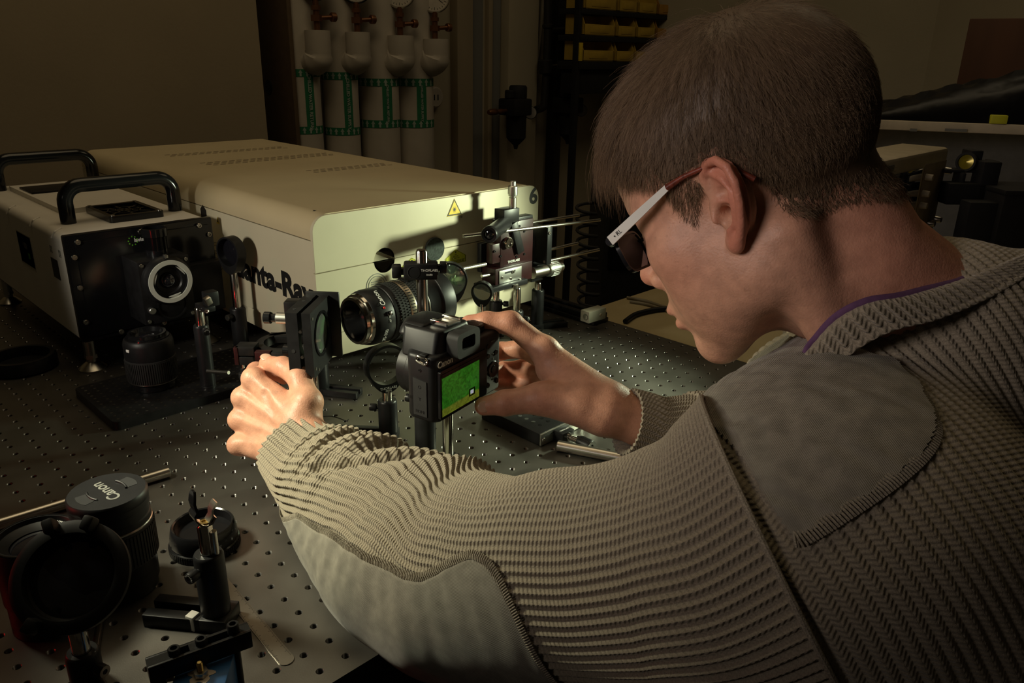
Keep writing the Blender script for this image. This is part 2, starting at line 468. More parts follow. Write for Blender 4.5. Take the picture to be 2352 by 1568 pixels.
MB().box(LX1 - 0.008, LX1 - 0.0005, LY0 - .001, LY1 + .001, LZ0, LZ0 + 0.0372, 0.001).build('end_panel', M_['cream'], laser)
# behind the ports: open dark bore, felt disc, dark bore; shutter half seen in the first
for i, (hy, hz, hr) in enumerate(HOLES):
    if i == 1:
        MB().lathe([(hr, 0), (hr, 0.0105)], frame((LX1 - 0.006, hy, hz), (1, 0, 0)), 40).build('port_plug', pm('dark_grey_felt', (0.045, 0.055, 0.05), 0.95, 0, 0.3, 300, 0.0003, 1500), laser)
    else:
        mb = MB(); mb.lathe([(hr + .0005, -0.04), (hr + .0005, -0.0066)], frame((LX1, hy, hz), (1, 0, 0)), 40, cap1=False)
        mb.build('port_bore', M_['blackmatte'] if i == 2 else M_['blackmatte'], laser)
        if i == 0:
            MB().prism([(0.0202 * math.cos(a), 0.0202 * math.sin(a)) for a in np.linspace(-1.45, 1.45, 14)], -0.012, -0.009, frame((LX1, hy, hz), (1, 0, 0), (0, 1, 0))).build('port_shutter', M_['cream'], laser)
# vents on the cover: three bands of short slots, each slot raised as a dark inset
M_['slot'] = pm('vent_slot_shade', (0.13, 0.10, 0.06), 0.8)
for x0, y0, y1, nr in ((-0.925, 0.365, 0.645, 3), (-0.757, 0.368, 0.660, 4), (-0.533, 0.480, 0.662, 3)):
    mb = MB()
    for rr_ in range(nr):
        k = 0; y = y0 + (rr_ % 2) * 0.008
        while y < y1:
            mb.box(x0 - 0.020 + rr_ * 0.014, x0 - 0.020 + rr_ * 0.014 + 0.0045, y, y + 0.011, LZ1 - 0.0004, LZ1 + 0.00025); y += 0.016
    o = mb.build('vent_slots', M_['slot'], laser, smooth=False); o['kind'] = 'stuff'
# lettering and labels
FX = LX1 + 0.0001
def on_face(mb, name, mat): return mb.build(name, mat, laser, smooth=False)
def facem(y, z, off=0.0002): return frame((FX + off, y, z), (1, 0, 0), (0, 1, 0))
def sidem(x, z, off=0.0002): return frame((x, LY0 - off, z), (0, -1, 0), (1, 0, 0))
tx = text_mb('Quanta-Ray', 0.054, sidem(-0.170, 0.1390), bold=0.0024, align='RIGHT', sx=1.14)
on_face(tx, 'lettering', M_['printk'])
on_face(text_mb('6', 0.040, facem(0.7115, 0.2405), bold=0.0012, sx=1.1), 'number', M_['printk'])
# triangle warning sign
def tri(c, w, h): return [(c[0] - w / 2, c[1] - h / 2), (c[0] + w / 2, c[1] - h / 2), (c[0], c[1] + h / 2)]
w_ = MB(); w_.prism(tri((0, 0), 0.0335, 0.0290), 0, 0.0002, facem(0.5193, 0.2440)); on_face(w_, 'warning_label', M_['yellow'])
mb = MB(); mb.ringprism(tri((0, 0), 0.0320, 0.0272), tri((0, -0.0003), 0.0265, 0.0225), 0.0002, 0.0004, facem(0.5193, 0.2440))
st = [((0.0052 if k % 2 == 0 else 0.0014) * math.cos(PI * k / 12), -0.004 + (0.0052 if k % 2 == 0 else 0.0014) * math.sin(PI * k / 12)) for k in range(24)]
mb.prism(st, 0.0002, 0.0004, facem(0.5193, 0.2440)); mb.prism([(x, y - 0.004) for x, y in circ(0.0022, 12)], 0.0002, 0.00045, facem(0.5193, 0.2440))
on_face(mb, 'warning_symbol', M_['printk'])
on_face(text_mb('||-|||', 0.004, facem(0.534, 0.2262)), 'label_print', M_['printk'])
# pentagon labels
def penta(y, z, s):
    p = [(-0.0235 * s, -0.0118 * s), (0.0235 * s, -0.0118 * s), (0.0235 * s, 0.0), (0.0, 0.0135 * s), (-0.0235 * s, 0.0)]
    mb = MB(); mb.prism(p, 0, 0.0002, facem(y, z)); on_face(mb, 'aperture_label', M_['yellowgreen'])
    mb = MB()
    mb.ringprism([(x * .95, yy * .95) for x, yy in p], [(x * .91, yy * .90) for x, yy in p], 0.0002, 0.0004, facem(y, z))
    mb.prism([(-0.021 * s, -0.0060 * s), (0.021 * s, -0.0060 * s), (0.021 * s, -0.0055 * s), (-0.021 * s, -0.0055 * s)], 0.0002, 0.0004, facem(y, z))
    mb.prism(circ(0.0014 * s, 12, 0, 0.0085 * s), 0.0002, 0.0004, facem(y, z)); on_face(mb, 'label_border', M_['printk'])
    on_face(text_mb('AVOID EXPOSURE', 0.0048 * s, facem(y, z - 0.0086 * s, 0.0004), bold=0.0001), 'label_print', M_['printk'])
    for k, t in enumerate(('||||||', '||||||| ||| |||||', '||||| ||||||||| || ||||||')):
        on_face(text_mb(t, 0.0026 * s, facem(y, z + (0.0045 - 0.0032 * k) * s, 0.0004)), 'label_print', M_['printk'])
penta(0.5213, 0.1585, 1.0); penta(0.4270, 0.1600, 0.95)
# round emblems in line print
def emblem(Mx, s):
    mb = MB()
    for r0, r1 in ((0.0200, 0.0188), (0.0160, 0.0150)):
        mb.ringprism(circ(r0 * s, 40), circ(r1 * s, 40), 0, 0.0002, Mx)
    for k in range(-2, 3):
        if k: mb.box(-0.010 * s, 0.010 * s, k * 0.0035 * s - 0.0006 * s, k * 0.0035 * s + 0.0006 * s, 0, 0.0002, 0, Mx)
    on_face(mb, 'round_emblem', M_['printgrey'])
emblem(facem(0.3563, 0.1390), 1.0); emblem(sidem(-0.4791, 0.1423), 1.25)
t_ = MB(); t_.prism(tri((0, 0), 0.012, 0.012), 0, 0.0002, sidem(-0.462, 0.2085)); on_face(t_, 'warning_label', M_['yellow'])
mb = MB(); mb.prism(tri((0, -0.0004), 0.006, 0.006), 0.0002, 0.0004, sidem(-0.462, 0.2085)); on_face(mb, 'warning_symbol', M_['printk'])
mb = MB(); mb.prism([(-0.011, -0.014), (0.011, -0.014), (0.011, 0.010), (0.0, 0.018), (-0.011, 0.010)], 0, 0.0003, sidem(-0.515, 0.2095)); on_face(mb, 'dark_plate', M_['black'])
t_ = MB(); t_.prism(tri((0, 0), 0.011, 0.012), 0, 0.0002, sidem(-0.205, 0.093)); on_face(t_, 'warning_label', M_['yellow'])
MB().lathe([(0.0022, 0), (0.0022, 0.0006)], TR(-0.19, 0.276, LZ1 - 0.0002), 12).build('cover_screw', M_['black'], laser)
# ================================================================ equipment on the table
def hgt(P, y):
    """height above table point P at which photo row y is reached"""
    c0 = CR @ (np.array([P[0], P[1], 0.0]) - CAM); cz = CR @ np.array([0, 0, 1.0]); k = (y - 784) / FPX
    return float((k * c0[2] - c0[1]) / (cz[1] - k * cz[2]))
def ring_text(txt, M, r, size, a0, da, depth=0.0002):
    mb = MB()
    for i, ch in enumerate(txt):
        a = a0 - da * i
        m2 = text_mb(ch, size, M @ Matrix.Rotation(a - PI / 2, 4, 'Z') @ TR(0, r, 0), depth)
        n = len(mb.v); mb.v += m2.v; mb.f += [[i_ + n for i_ in f] for f in m2.f]; mb.m += m2.m
    return mb
def knob(parent, p, d, r=0.0052, l=0.012, mat='black', text=False, name='thumbscrew'):
    """knurled thumbscrew sticking out from p in direction d"""
    d = Vector(d).normalized(); M = frame(p, d)
    n = 28; prof = [(r * .55, -0.003), (r * .55, l * .25), (r * .92, l * .27), (r, l * .34), (r, l * .92), (r * .93, l)]
    mb = MB(); mb.lathe(prof, M, n)
    o = mb.build(name, M_[mat], parent)
    f = MB(); f.ringprism(circ(r * .90, 24), circ(r * .42, 24), l, l + 0.0003, M); f.build('steel_face', M_['satin'] if not text else M_['black'], o)
    h = MB(); h.prism(hexa(r * .42), l - 0.001, l + 0.00005, M); h.build('hex_socket', M_['blackmatte'], o)
    if text:
        ring_text('THORLABS', frame(p, d, (1, 0, 0) if abs(d.x) < .7 else (0, 1, 0)) @ TR(0, 0, l + 0.0003), r * .66, r * .42, 2.6, 0.42).build('lettering', M_['printw'], o, smooth=False)
    return o
def post(parent, x, y, zh, zt, z0=0.0, rh=0.0127, rp=0.00635, ktop=0.012, kdir=(0.6, -0.8, 0), holder=True, ktext=True, hole=True):
    """post holder with collar, thumbscrew and a polished post"""
    if holder:
        b = MB(); b.lathe([(rh, 0), (rh, 0.0035), (rh * .96, 0.004), (rh * .96, 0.0045), (rh, 0.005), (rh, zh - z0 - 0.003), (rh * .92, zh - z0 - 0.0006), (rh * .86, zh - z0), (rp * 1.06, zh - z0), (rp * 1.06, zh - z0 - 0.006)], TR(x, y, z0), 36, cap1=False)
        b.build('post_holder', M_['black'], parent)
        if kdir is not None:
            kd = Vector(kdir).normalized(); knob(parent, Vector((x, y, zh - ktop)) + kd * rh * .92, kd, text=ktext)
    p = MB(); p.lathe([(rp, max(z0, zh - 0.03)), (rp, zt - 0.0022), (rp * .8, zt)], TR(x, y, 0), 32)
    p.build('post', M_['steel'], parent)
def fork(parent, x, y, d, L=0.075, w=0.0254, h=0.0095, slot=0.0072):
    """slotted foot: bar with an open slot, lying on the table and pointing along d"""
    M = frame((x, y, 0.0002), (0, 0, 1), (d[0], d[1], 0)); mb = MB()
    for s in (-1, 1): mb.box(0.008, L, s * slot / 2 if s > 0 else -w / 2, w / 2 if s > 0 else -slot / 2, 0, h, 0.0008, M)
    mb.box(-w / 2, 0.010, -w / 2, w / 2, 0, h, 0.0008, M)
    mb.box(0.010, L, -slot / 2, slot / 2, 0, h * .35, 0, M)
    return mb.build('slotted_base', M_['black'], parent)
def capscrew(parent, p, d, r=0.0045, l=0.006, shank=0.0, mat='satin', name='cap_screw'):
    M = frame(p, d); mb = MB()
    mb.lathe([(r, 0), (r, l - 0.0008), (r * .86, l), (r * .55, l), (r * .55, l * .4), (0.0001, l * .4)], M, 20, cap1=False)
    if shank: mb.lathe([(r * .6, -shank), (r * .6, 0.0005)], M, 14)
    return mb.build(name, M_[mat], parent)

# ---- black breadboard plate lying on the table
def breadboard():
    x0, x1, y0, y1, h = -0.367, -0.207, -0.040, 0.232, 0.0127
    t = thing('breadboard_plate', ((x0 + x1) / 2, (y0 + y1) / 2, 0), 'black breadboard plate lying on the steel table under the cream-and-black camera', 'plate')
    mb = MB(); mb.prism(rrect(x1 - x0, y1 - y0, 0.010, 6), 0.0002, h - 0.0006, TR((x0 + x1) / 2, (y0 + y1) / 2, 0)); mb.prism(rrect(x1 - x0 - .0012, y1 - y0 - .0012, 0.0095, 6), h - 0.0006, h, TR((x0 + x1) / 2, (y0 + y1) / 2, 0))
    mb.build('plate', M_['black'], t)
    mb = MB()
    for i in range(12):
        for j in range(21):
            mb.lathe([(0.0016, 0), (0.0021, 0.00012)], TR(x0 + 0.0105 + i * 0.0127, y0 + 0.0095 + j * 0.0127, h), 10)
    o = mb.build('tapped_holes', M_['satin'], t); o['kind'] = 'stuff'  # bright raised discs paint in the glint of each hole
breadboard()
BZ = 0.0127

# ---- white high-speed camera with black front panel
def white_camera():
    x0, x1, y0, y1, z0, z1 = -0.985, -0.452, 0.004, 0.228, 0.056, 0.2195
    t = thing('laboratory_camera', ((x0 + x1) / 2, (y0 + y1) / 2, 0.0), 'white instrument camera with black front panel and two black carrying handles', 'camera')
    # body profile (y, z): rounded upper edges, raised middle
    r = 0.012
    prof = [(y0, z0)] + [(y0 + r + r * math.cos(a), z1 - r + r * math.sin(a)) for a in np.linspace(PI, PI / 2, 8)] \
         + [(y1 - r + r * math.cos(a), z1 - r + r * math.sin(a)) for a in np.linspace(PI / 2, 0, 8)] + [(y1, z0)]
    mb = MB(); mb.prism(prof[::-1], x0, x1, FM); mb.build('housing', M_['white'], t, angle=50)
    mb = MB(); mb.prism([(x0 + .06, y0 + .05), (x1 - .16, y0 + .05), (x1 - .175, y1 - .05), (x0 + .06, y1 - .05)], z1 - 0.0005, z1 + 0.0085); mb.build('raised_top', M_['white'], t)
    # front panel, 13 mm thick, with the lens box
    fp = MB(); fp.box(x1, x1 + 0.012, y0 - 0.002, y1 + 0.002, z0 - 0.004, z1 + 0.001, 0.0025); fp.build('front_panel', M_['blackgloss'], t)
    X = x1 + 0.012
    fp = MB(); fp.box(X - .001, X + 0.003, y0 + 0.012, y1 - 0.006, z0 + 0.004, z1 - 0.010, 0.001); fp.build('inner_panel', M_['blackgloss'], t)
    lb = thing_part = MB(); lb.box(X, X + 0.065, 0.078, 0.158, 0.079, 0.180, 0.002); lens_box = lb.build('lens_box', M_['black'], t)
    # screws around the panel
    for yy, zz in ((0.020, z1 - 0.010), (0.012, z1 - 0.032), (0.012, 0.140), (0.012, 0.085), (0.112, z1 - 0.007), (0.206, z1 - 0.010), (0.221, z1 - 0.027), (0.221, 0.140), (0.06, z0 + 0.002), (0.128, z0 + 0.002)):
        capscrew(t, (X + 0.002, yy, zz), (1, 0, 0), 0.0042, 0.0035, name='screw')
    for yy, zz in ((0.084, 0.174), (0.152, 0.174), (0.084, 0.085), (0.152, 0.085)): capscrew(t, (X + 0.0645, yy, zz), (1, 0, 0), 0.0032, 0.002, name='screw')
    # lens mount
    cx, cz = 0.1185, 0.1465; Mx = frame((X + 0.065, cx, cz), (1, 0, 0), (0, 1, 0))
    mb = MB(); mb.lathe([(0.0385, 0), (0.0385, 0.004), (0.037, 0.006), (0.0355, 0.010), (0.034, 0.0145), (0.0265, 0.0145), (0.0265, 0.004)], Mx, 56, cap1=False); fl = mb.build('mount_flange', M_['black'], lens_box)
    mb = MB(); mb.ringprism(circ(0.0335, 64), circ(0.0268, 64), 0.0145, 0.0165, Mx); mb.build('bayonet_ring', M_['ringwhite'], lens_box)
    for a0 in (0.3, 2.4, 4.5):
        mb = MB(); mb.ringprism([(0.0268 * math.cos(a), 0.0268 * math.sin(a)) for a in np.linspace(a0, a0 + .8, 10)] , [(0.0245 * math.cos(a), 0.0245 * math.sin(a)) for a in np.linspace(a0, a0 + .8, 10)], 0.012, 0.0155, Mx); mb.build('bayonet_tab', M_['ringwhite'], lens_box)
    mb = MB(); mb.lathe([(0.0266, 0.002), (0.0266, 0.009), (0.021, 0.0085), (0.019, 0.006), (0.013, 0.005), (0.012, 0.007), (0.0115, 0.007)], Mx, 48, cap0=True, cap1=False); mb.build('throat', M_['black'], lens_box)
    mb = MB(); mb.lathe([(0.0118, 0.006), (0.0100, 0.0085), (0.0065, 0.0102), (0.0001, 0.0108)], Mx, 36, cap1=False); mb.build('front_element', M_['glass'], lens_box)
    MB().box(-0.0025, 0.0025, 0.036, 0.041, 0.004, 0.012, 0.0005, Mx).build('index_tab', M_['alu'], lens_box)
    MB().cyl((X + 0.063, 0.0885, 0.103), (X + 0.073, 0.0885, 0.103), 0.0052, 24, 0.0008).build('release_button', M_['alu'], lens_box)
    mb = MB(); mb.ringprism(circ(0.024, 40), circ(0.021, 40), 0, 0.002, frame((X + 0.0645, 0.122, 0.106), (1, 0, 0))); mb.build('lower_ring', M_['black'], lens_box)
    # short tube standing on the lens box
    mb = MB(); mb.lathe([(0.0165, 0), (0.0165, 0.030), (0.0185, 0.031), (0.0185, 0.043), (0.0165, 0.0435), (0.0165, 0.010), (0.0001, 0.010)], TR(X + 0.034, 0.1215, 0.1795), 44, cap1=False); mb.build('top_tube', M_['blackgloss'], t)
    # badge: ring of green dots and lettering
    Mb = frame((X + 0.0034, 0.0985, 0.200), (1, 0, 0), (0, 1, 0)); mb = MB()
    for k in range(9):
        if k != 1 or True: mb.prism(circ(0.0011, 10, 0.0068 * math.cos(2 * PI * k / 9 + .3), 0.0068 * math.sin(2 * PI * k / 9 + .3)), 0, 0.0002, Mb)
    mb.build('badge_dots', pm('green_badge_dots', (0.14, 0.5, 0.03), 0.5), t, smooth=False)
    text_mb('lavision', 0.0085, frame((X + 0.0034, 0.1005, 0.2005), (1, 0, 0), (0, 1, 0)), align='LEFT', bold=0.0003).build('lettering', M_['printw'], t, smooth=False)
    # side bracket seen right of the lens box
    MB().box(X, X + 0.02, 0.1585, 0.2285, 0.066, 0.150, 0.001).build('side_block', M_['black'], t)
    # handles
    for hx, hy0, hy1 in ((-0.537, 0.040, 0.2105), (-0.936, 0.040, 0.2105)):
        zt = z1 + 0.058; rr = 0.026; pts = [(hx, hy0, z1 - 0.001), (hx, hy0, zt - rr)]
        pts += [(hx, hy0 + rr - rr * math.cos(a), zt - rr + rr * math.sin(a)) for a in np.linspace(0, PI / 2, 9)][1:]
        pts += [(hx, hy1 - rr + rr * math.sin(a), zt - rr + rr * math.cos(a)) for a in np.linspace(0, PI / 2, 9)] + [(hx, hy1, z1 - 0.001)]
        MB().tube(pts, 0.0115, 20).build('handle', M_['blackgloss'], t)
    # fan grille
    Mg = TR(-0.553, 0.132, z1)
    fr = MB(); fr.ringprism(rrect(0.118, 0.086, 0.006, 4), rrect(0.100, 0.070, 0.006, 4), 0, 0.0105, Mg); grl = fr.build('fan_guard', M_['blackgloss'], t)
    MB().box(-0.052, 0.052, -0.036, 0.036, 0.0005, 0.004, 0, Mg).build('fan_mesh', pm('dark_fan_mesh', (0.05, 0.042, 0.03), 0.7), grl)
    sp = MB()
    for k in range(4):
        a = k * PI / 4; sp.box(-0.052, 0.052, -0.0016, 0.0016, 0.005, 0.0085, 0, Mg @ Matrix.Rotation(a, 4, 'Z') @ Matrix.Scale(0.72 if k == 2 else (0.86 if k % 2 else 1), 4, (1, 0, 0)))
    for r_ in (0.014, 0.026): sp.ringprism(circ(r_, 40), circ(r_ - .0022, 40), 0.005, 0.0085, Mg)
    sp.build('fan_spokes', M_['blackgloss'], grl)
    for a, b in ((-.053, -.037), (.053, -.037), (.053, .037), (-.053, .037)): MB().cyl(Mg @ Vector((a, b, 0.006)), Mg @ Vector((a, b, 0.012)), 0.0035, 12).build('screw', M_['satin'], grl)
    mb = MB(); mb.box(-0.880, -0.800, 0.06, 0.17, z1 + 0.0083, z1 + 0.012, 0.001); mb.build('rear_vent', M_['black'], t)
    # cut-outs and plates on the side, clip notches along the upper edge
    for xx in (-0.500, -0.610, -0.745): MB().tube([(xx, y0 - .0005, z1 - .012), (xx + .003, y0 + .004, z1 - .003), (xx, y0 + .014, z1 + .0006)], 0.0026, 8).build('clip', M_['white'], t)
    def side(n, xa, xb, za, zb, mat, sk=0.0): 
        mb = MB(); mb.prism([(xa, za + sk), (xb, za), (xb, zb), (xa, zb + sk)], 0, 0.0006, Matrix(((1, 0, 0, 0), (0, 0, -1, y0), (0, 1, 0, 0), (0, 0, 0, 1)))); return mb.build(n, mat, t, smooth=False)
    side('recess_frame', -0.712, -0.630, 0.128, 0.186, M_['alu']); side('recess', -0.710, -0.632, 0.131, 0.184, M_['blackgloss'])
    side('type_plate', -0.530, -0.498, 0.140, 0.172, M_['black'])
    text_mb('/ ||||||', 0.011, frame((-0.671, y0 - 0.0008, 0.166), (0, -1, 0), (1, 0, 0))).build('lettering', M_['printgrey'], t, smooth=False)
    text_mb('||||', 0.011, frame((-0.655, y0 - 0.0008, 0.150), (0, -1, 0), (1, 0, 0))).build('lettering', M_['greenpr'], t, smooth=False)
    for xx in (-0.520, -0.478):
        text_mb('||| |||\n||| |||', 0.006, frame((xx, y0 - 0.0002, 0.187), (0, -1, 0), (1, 0, 0))).build('small_print', M_['printgrey'], t, smooth=False)
    # feet
    for fx, fy in ((-0.4595, 0.016), (-0.4595, 0.205), (-0.93, 0.016), (-0.93, 0.205)):
        mb = MB(); mb.lathe([(0.0205, 0.0002), (0.021, 0.002), (0.012, 0.010), (0.0075, 0.013), (0.0075, 0.018)], TR(fx, fy, 0), 30); f_ = mb.build('foot', M_['satin'], t)
        MB().prism(hexa(0.0095), 0.018, 0.024, TR(fx, fy, 0)).build('lock_nut', M_['satin'], f_)
        MB().cyl((fx, fy, 0.024), (fx, fy, z0 - 0.003), 0.0085, 20).build('stem', M_['satin'], f_)
    MB().box(x0 + 0.01, x1 + 0.008, y0 + 0.003, y1 - 0.003, z0 - 0.006, z0 + 0.002, 0.001).build('base_plate', M_['black'], t)
white_camera()

# ---- photographic lenses
def grip_ring(mb, M, r, z0, z1, n=60, h=0.0009, a=None):
    for k in range(n):
        t = 2 * PI * k / n; mb.box(r - 0.0006, r + h, -PI * r / n * .62, PI * r / n * .62, z0, z1, 0, M @ Matrix.Rotation(t, 4, 'Z'))
def ef_lens():
    x, y = -0.2960, 0.0500
    t = thing('standing_lens', (x, y, BZ), 'black zoom lens standing on its front end on the black breadboard', 'lens'); M = TR(x, y, BZ)
    mb = MB(); mb.lathe([(0.0285, 0.0002), (0.0295, 0.001), (0.0295, 0.009), (0.0325, 0.012), (0.0335, 0.013)], M, 48, cap1=False); mb.build('front_barrel', M_['blackgloss'], t)
    MB().lathe([(0.0337, 0.0128), (0.0337, 0.0142)], M, 48).build('silver_band', M_['satin'], t)
    mb = MB(); mb.lathe([(0.0345, 0.0142), (0.0345, 0.048), (0.033, 0.049)], M, 48); grip_ring(mb, M, 0.0345, 0.016, 0.046, 72); mb.build('zoom_ring', M_['rubber'], t)
    mb = MB(); mb.lathe([(0.0338, 0.048), (0.0342, 0.051), (0.0342, 0.070), (0.0325, 0.076), (0.0305, 0.078)], M, 48); mb.build('rear_barrel', M_['blackplas'], t)
    mb = MB(); mb.lathe([(0.0295, 0.0775), (0.0295, 0.0795), (0.026, 0.0795), (0.026, 0.085), (0.0225, 0.085), (0.0205, 0.079), (0.012, 0.078)], M, 48, cap1=False); mb.build('bayonet_mount', M_['blackgloss'], t)
    mb = MB(); mb.lathe([(0.0125, 0.077), (0.010, 0.0795), (0.0001, 0.081)], M, 32, cap1=False); mb.build('rear_element', M_['glass'], t)
    MB().lathe([(0.0011, 0), (0.0009, 0.0006), (0.0001, 0.0008)], frame((x + 0.0293 * .72, y - 0.0293 * .69, BZ + 0.0785), (0.72, -0.69, 0)), 12).build('index_dot', pm('red_index_dot', (0.6, 0.02, 0.02), 0.4), t)
    MB().box(-0.003, 0.003, -0.002, 0.002, 0.033, 0.0352, 0.0004, frame((x, y, BZ + 0.066), (0.30, -0.95, 0), (1, 0, 0))).build('switch', M_['printw'], t)
    text_mb('|||| ||', 0.003, frame((x + 0.0235 * .9, y - 0.0235 * .3, BZ + 0.0797), (0, 0, 1), (0.2, 1, 0))).build('lettering', M_['brass'], t, smooth=False)
ef_lens()

def zoom_lens():
    a = onx(815, 737, 0.054); X0, Y0, Z0 = 0.054, a[1] - 0.002, a[2] + 0.0005
    t = thing('telephoto_lens', (X0, Y0 + 0.07, Z0 - 0.038), 'black telephoto zoom lens with a bronze band lying level above the ring mount', 'lens')
    M = frame((X0, Y0, Z0), (0, 1, 0.012), (0, 0, 1))
    b = MB(); b.lathe([(0.0325, 0.010), (0.0335, 0.011), (0.0348, 0.016), (0.0352, 0.019), (0.0352, 0.038), (0.0345, 0.039), (0.0358, 0.040), (0.0362, 0.046)], M, 64, cap0=False); b.build('rear_barrel', M_['blackplas'], t)
    b = MB(); b.lathe([(0.0365, 0.046), (0.0365, 0.088), (0.0362, 0.090)], M, 64, cap0=False, cap1=False)
    for r0 in range(3):
        for k in range(64): b.box(0.0362, 0.0372, -0.0012, 0.0012, 0.0475 + r0 * 0.0048, 0.0475 + r0 * 0.0048 + 0.0038, 0, M @ Matrix.Rotation(2 * PI * (k + .5 * (r0 % 2)) / 64, 4, 'Z'))
    for r0 in range(4):
        for k in range(64): b.box(0.0362, 0.0372, -0.0012, 0.0012, 0.072 + r0 * 0.0045, 0.072 + r0 * 0.0045 + 0.0036, 0, M @ Matrix.Rotation(2 * PI * (k + .5 * (r0 % 2)) / 64, 4, 'Z'))
    b.build('rubber_grip', M_['rubber'], t)
    b = MB(); b.lathe([(0.0374, 0.0615), (0.0376, 0.0622), (0.0376, 0.0712), (0.0374, 0.0718)], M, 64, cap0=False, cap1=False); bd = b.build('bronze_band', pm('bronze_band_metal', (0.50, 0.44, 0.34), 0.32, 1.0, 0.05, 30), t)
    b = MB()
    for k in range(60): b.box(0.0370, 0.0379, -0.0006, 0.0006, 0.064, 0.0695, 0, M @ Matrix.Rotation(2 * PI * k / 60, 4, 'Z'))
    o = b.build('band_slots', M_['black'], bd); o['kind'] = 'stuff'
    MB().lathe([(0.0372, 0.0905), (0.0374, 0.0915), (0.0372, 0.0925)], M, 64, cap0=False, cap1=False).build('silver_line', M_['satin'], t)
    b = MB(); b.lathe([(0.0364, 0.0925), (0.0368, 0.096), (0.0368, 0.114), (0.0375, 0.115), (0.0385, 0.1155), (0.0385, 0.134), (0.037, 0.136), (0.035, 0.136), (0.034, 0.128)], M, 64, cap0=False, cap1=False); b.build('front_barrel', M_['blackplas'], t)
    b = MB(); b.lathe([(0.0345, 0.128), (0.028, 0.1315), (0.015, 0.133), (0.0001, 0.1335)], M, 48, cap0=False, cap1=False); b.build('front_element', M_['glass'], t)
    # rear mount: steel bayonet ring, dark throat with red glints
    b = MB(); b.lathe([(0.0325, 0.0105), (0.0318, 0.006), (0.0295, 0.0055), (0.0295, 0.000), (0.0262, -0.0005), (0.0262, 0.004)], M, 56, cap0=False, cap1=False); b.build('bayonet_mount', M_['steel'], t)
    b = MB(); b.lathe([(0.0264, 0.002), (0.0240, 0.006), (0.021, 0.022), (0.0190, 0.024)], M, 48, cap0=False, cap1=False); b.lathe([(0.0190, 0.024), (0.012, 0.026), (0.0001, 0.027)], M, 40, cap0=False, cap1=False); b.build('throat', M_['blackgloss'], t)
    b = MB(); b.lathe([(0.0325, 0.0105), (0.0332, 0.0108)], M, 56, cap0=False, cap1=False); b.build('mount_rim', M_['black'], t)
    def on_barrel(ang, z, r, off=0.0):
        R_ = M @ Matrix.Rotation(ang, 4, 'Z'); o = R_ @ Vector((r + off, 0, z)); n = (R_.to_3x3() @ Vector((1, 0, 0)))
        return o, n, (M.to_3x3() @ Vector((0, 0, 1)))
    # angles: local x is up; the camera looks from +x,-y
    cdir = math.atan2(-1, 0.35)
    def pr_(txt, ang, z, size, mat='printw', rot=False):
        o, n, axv = on_barrel(ang, z, 0.0354, 0.0001); tang = n.cross(axv)
        Mx = frame(o, n, tang if rot else axv); text_mb(txt, size, Mx, 0.0002, bold=0.0001).build('lettering', M_[mat], t, smooth=False)
    s_ = on_barrel(1.0, 0.03, 0.036)[1]
    sg = 1 if on_barrel(1.0, 0.03, 0.036)[1].x > 0 else -1
    pr_('Canon', sg * 0.62, 0.0255, 0.0090, rot=True)
    pr_('75', sg * 1.72, 0.0435, 0.0060, rot=True); pr_('75-300', sg * 2.05, 0.0245, 0.0070, rot=True); pr_('AF  MF', sg * 1.42, 0.0300, 0.0035, rot=True)
    o, n, axv = on_barrel(sg * 1.02, 0.0255, 0.0352); MB().lathe([(0.0016, 0), (0.0012, 0.0008), (0.0001, 0.001)], frame(o, n), 14).build('index_dot', pm('red_mount_dot', (0.7, 0.02, 0.015), 0.35), t)
    o, n, axv = on_barrel(sg * 1.25, 0.0310, 0.0352); MB().box(-0.004, 0.004, -0.0028, 0.0028, -0.001, 0.0010, 0.0006, frame(o, n, axv)).build('switch', M_['blackgloss'], t)
    MB().box(-0.0012, 0.0012, -0.002, 0.002, 0.001, 0.0026, 0.0003, frame(o, n, axv)).build('switch_slider', M_['satin'], t)
    MB().box(-0.006, 0.006, -0.010, 0.010, -0.001, 0.002, 0.0005, frame(M @ Vector((0.0366, 0, 0.083)), M.to_3x3() @ Vector((1, 0, 0)), (0, 1, 0))).build('lock_tab', M_['blackgloss'], t)
    pr_('|||||||', sg * 1.05, 0.108, 0.0030, rot=True)
zoom_lens()

# ---- ring mount under the telephoto lens
def ring_mount():
    x, y = 0.0538, 0.2189
    t = thing('ring_mount', (x, y, 0), 'large empty black ring mount on a short post below the telephoto lens', 'mount')
    zc = hgt((x, y), 838); n = Vector((0.975, -0.22, 0))
    M = frame((x, y, zc), n, (0, 0, 1))
    out = circ(0.0290, 48); inn = circ(0.0255, 48)
    # teardrop outline towards the post (local -x is down)
    out = [(px if px > -0.012 else px - 0.0085 * (max(0, (-px - 0.012)) / 0.017), py * (1 if px > -0.014 else 0.92)) for px, py in out]
    mb = MB(); mb.ringprism(out, inn, -0.006, 0.006, M); rg = mb.build('ring', M_['black'], t)
    text_mb('THORLABS', 0.0048, frame(Vector((x, y, zc - 0.0305)) + n * 0.00615, n, (0.22, 0.975, 0))).build('lettering', M_['printw'], rg, smooth=False)
    text_mb('FMP2', 0.0038, frame(Vector((x, y, zc - 0.0345)) + n * 0.00615, n, (0.22, 0.975, 0))).build('lettering', M_['printw'], rg, smooth=False)
    post(t, x, y, hgt((x, y), 917), zc - 0.031, kdir=(-0.75, -0.65, 0), ktext=False)
    fork(t, x, y, (-0.6, -0.55))
ring_mount()

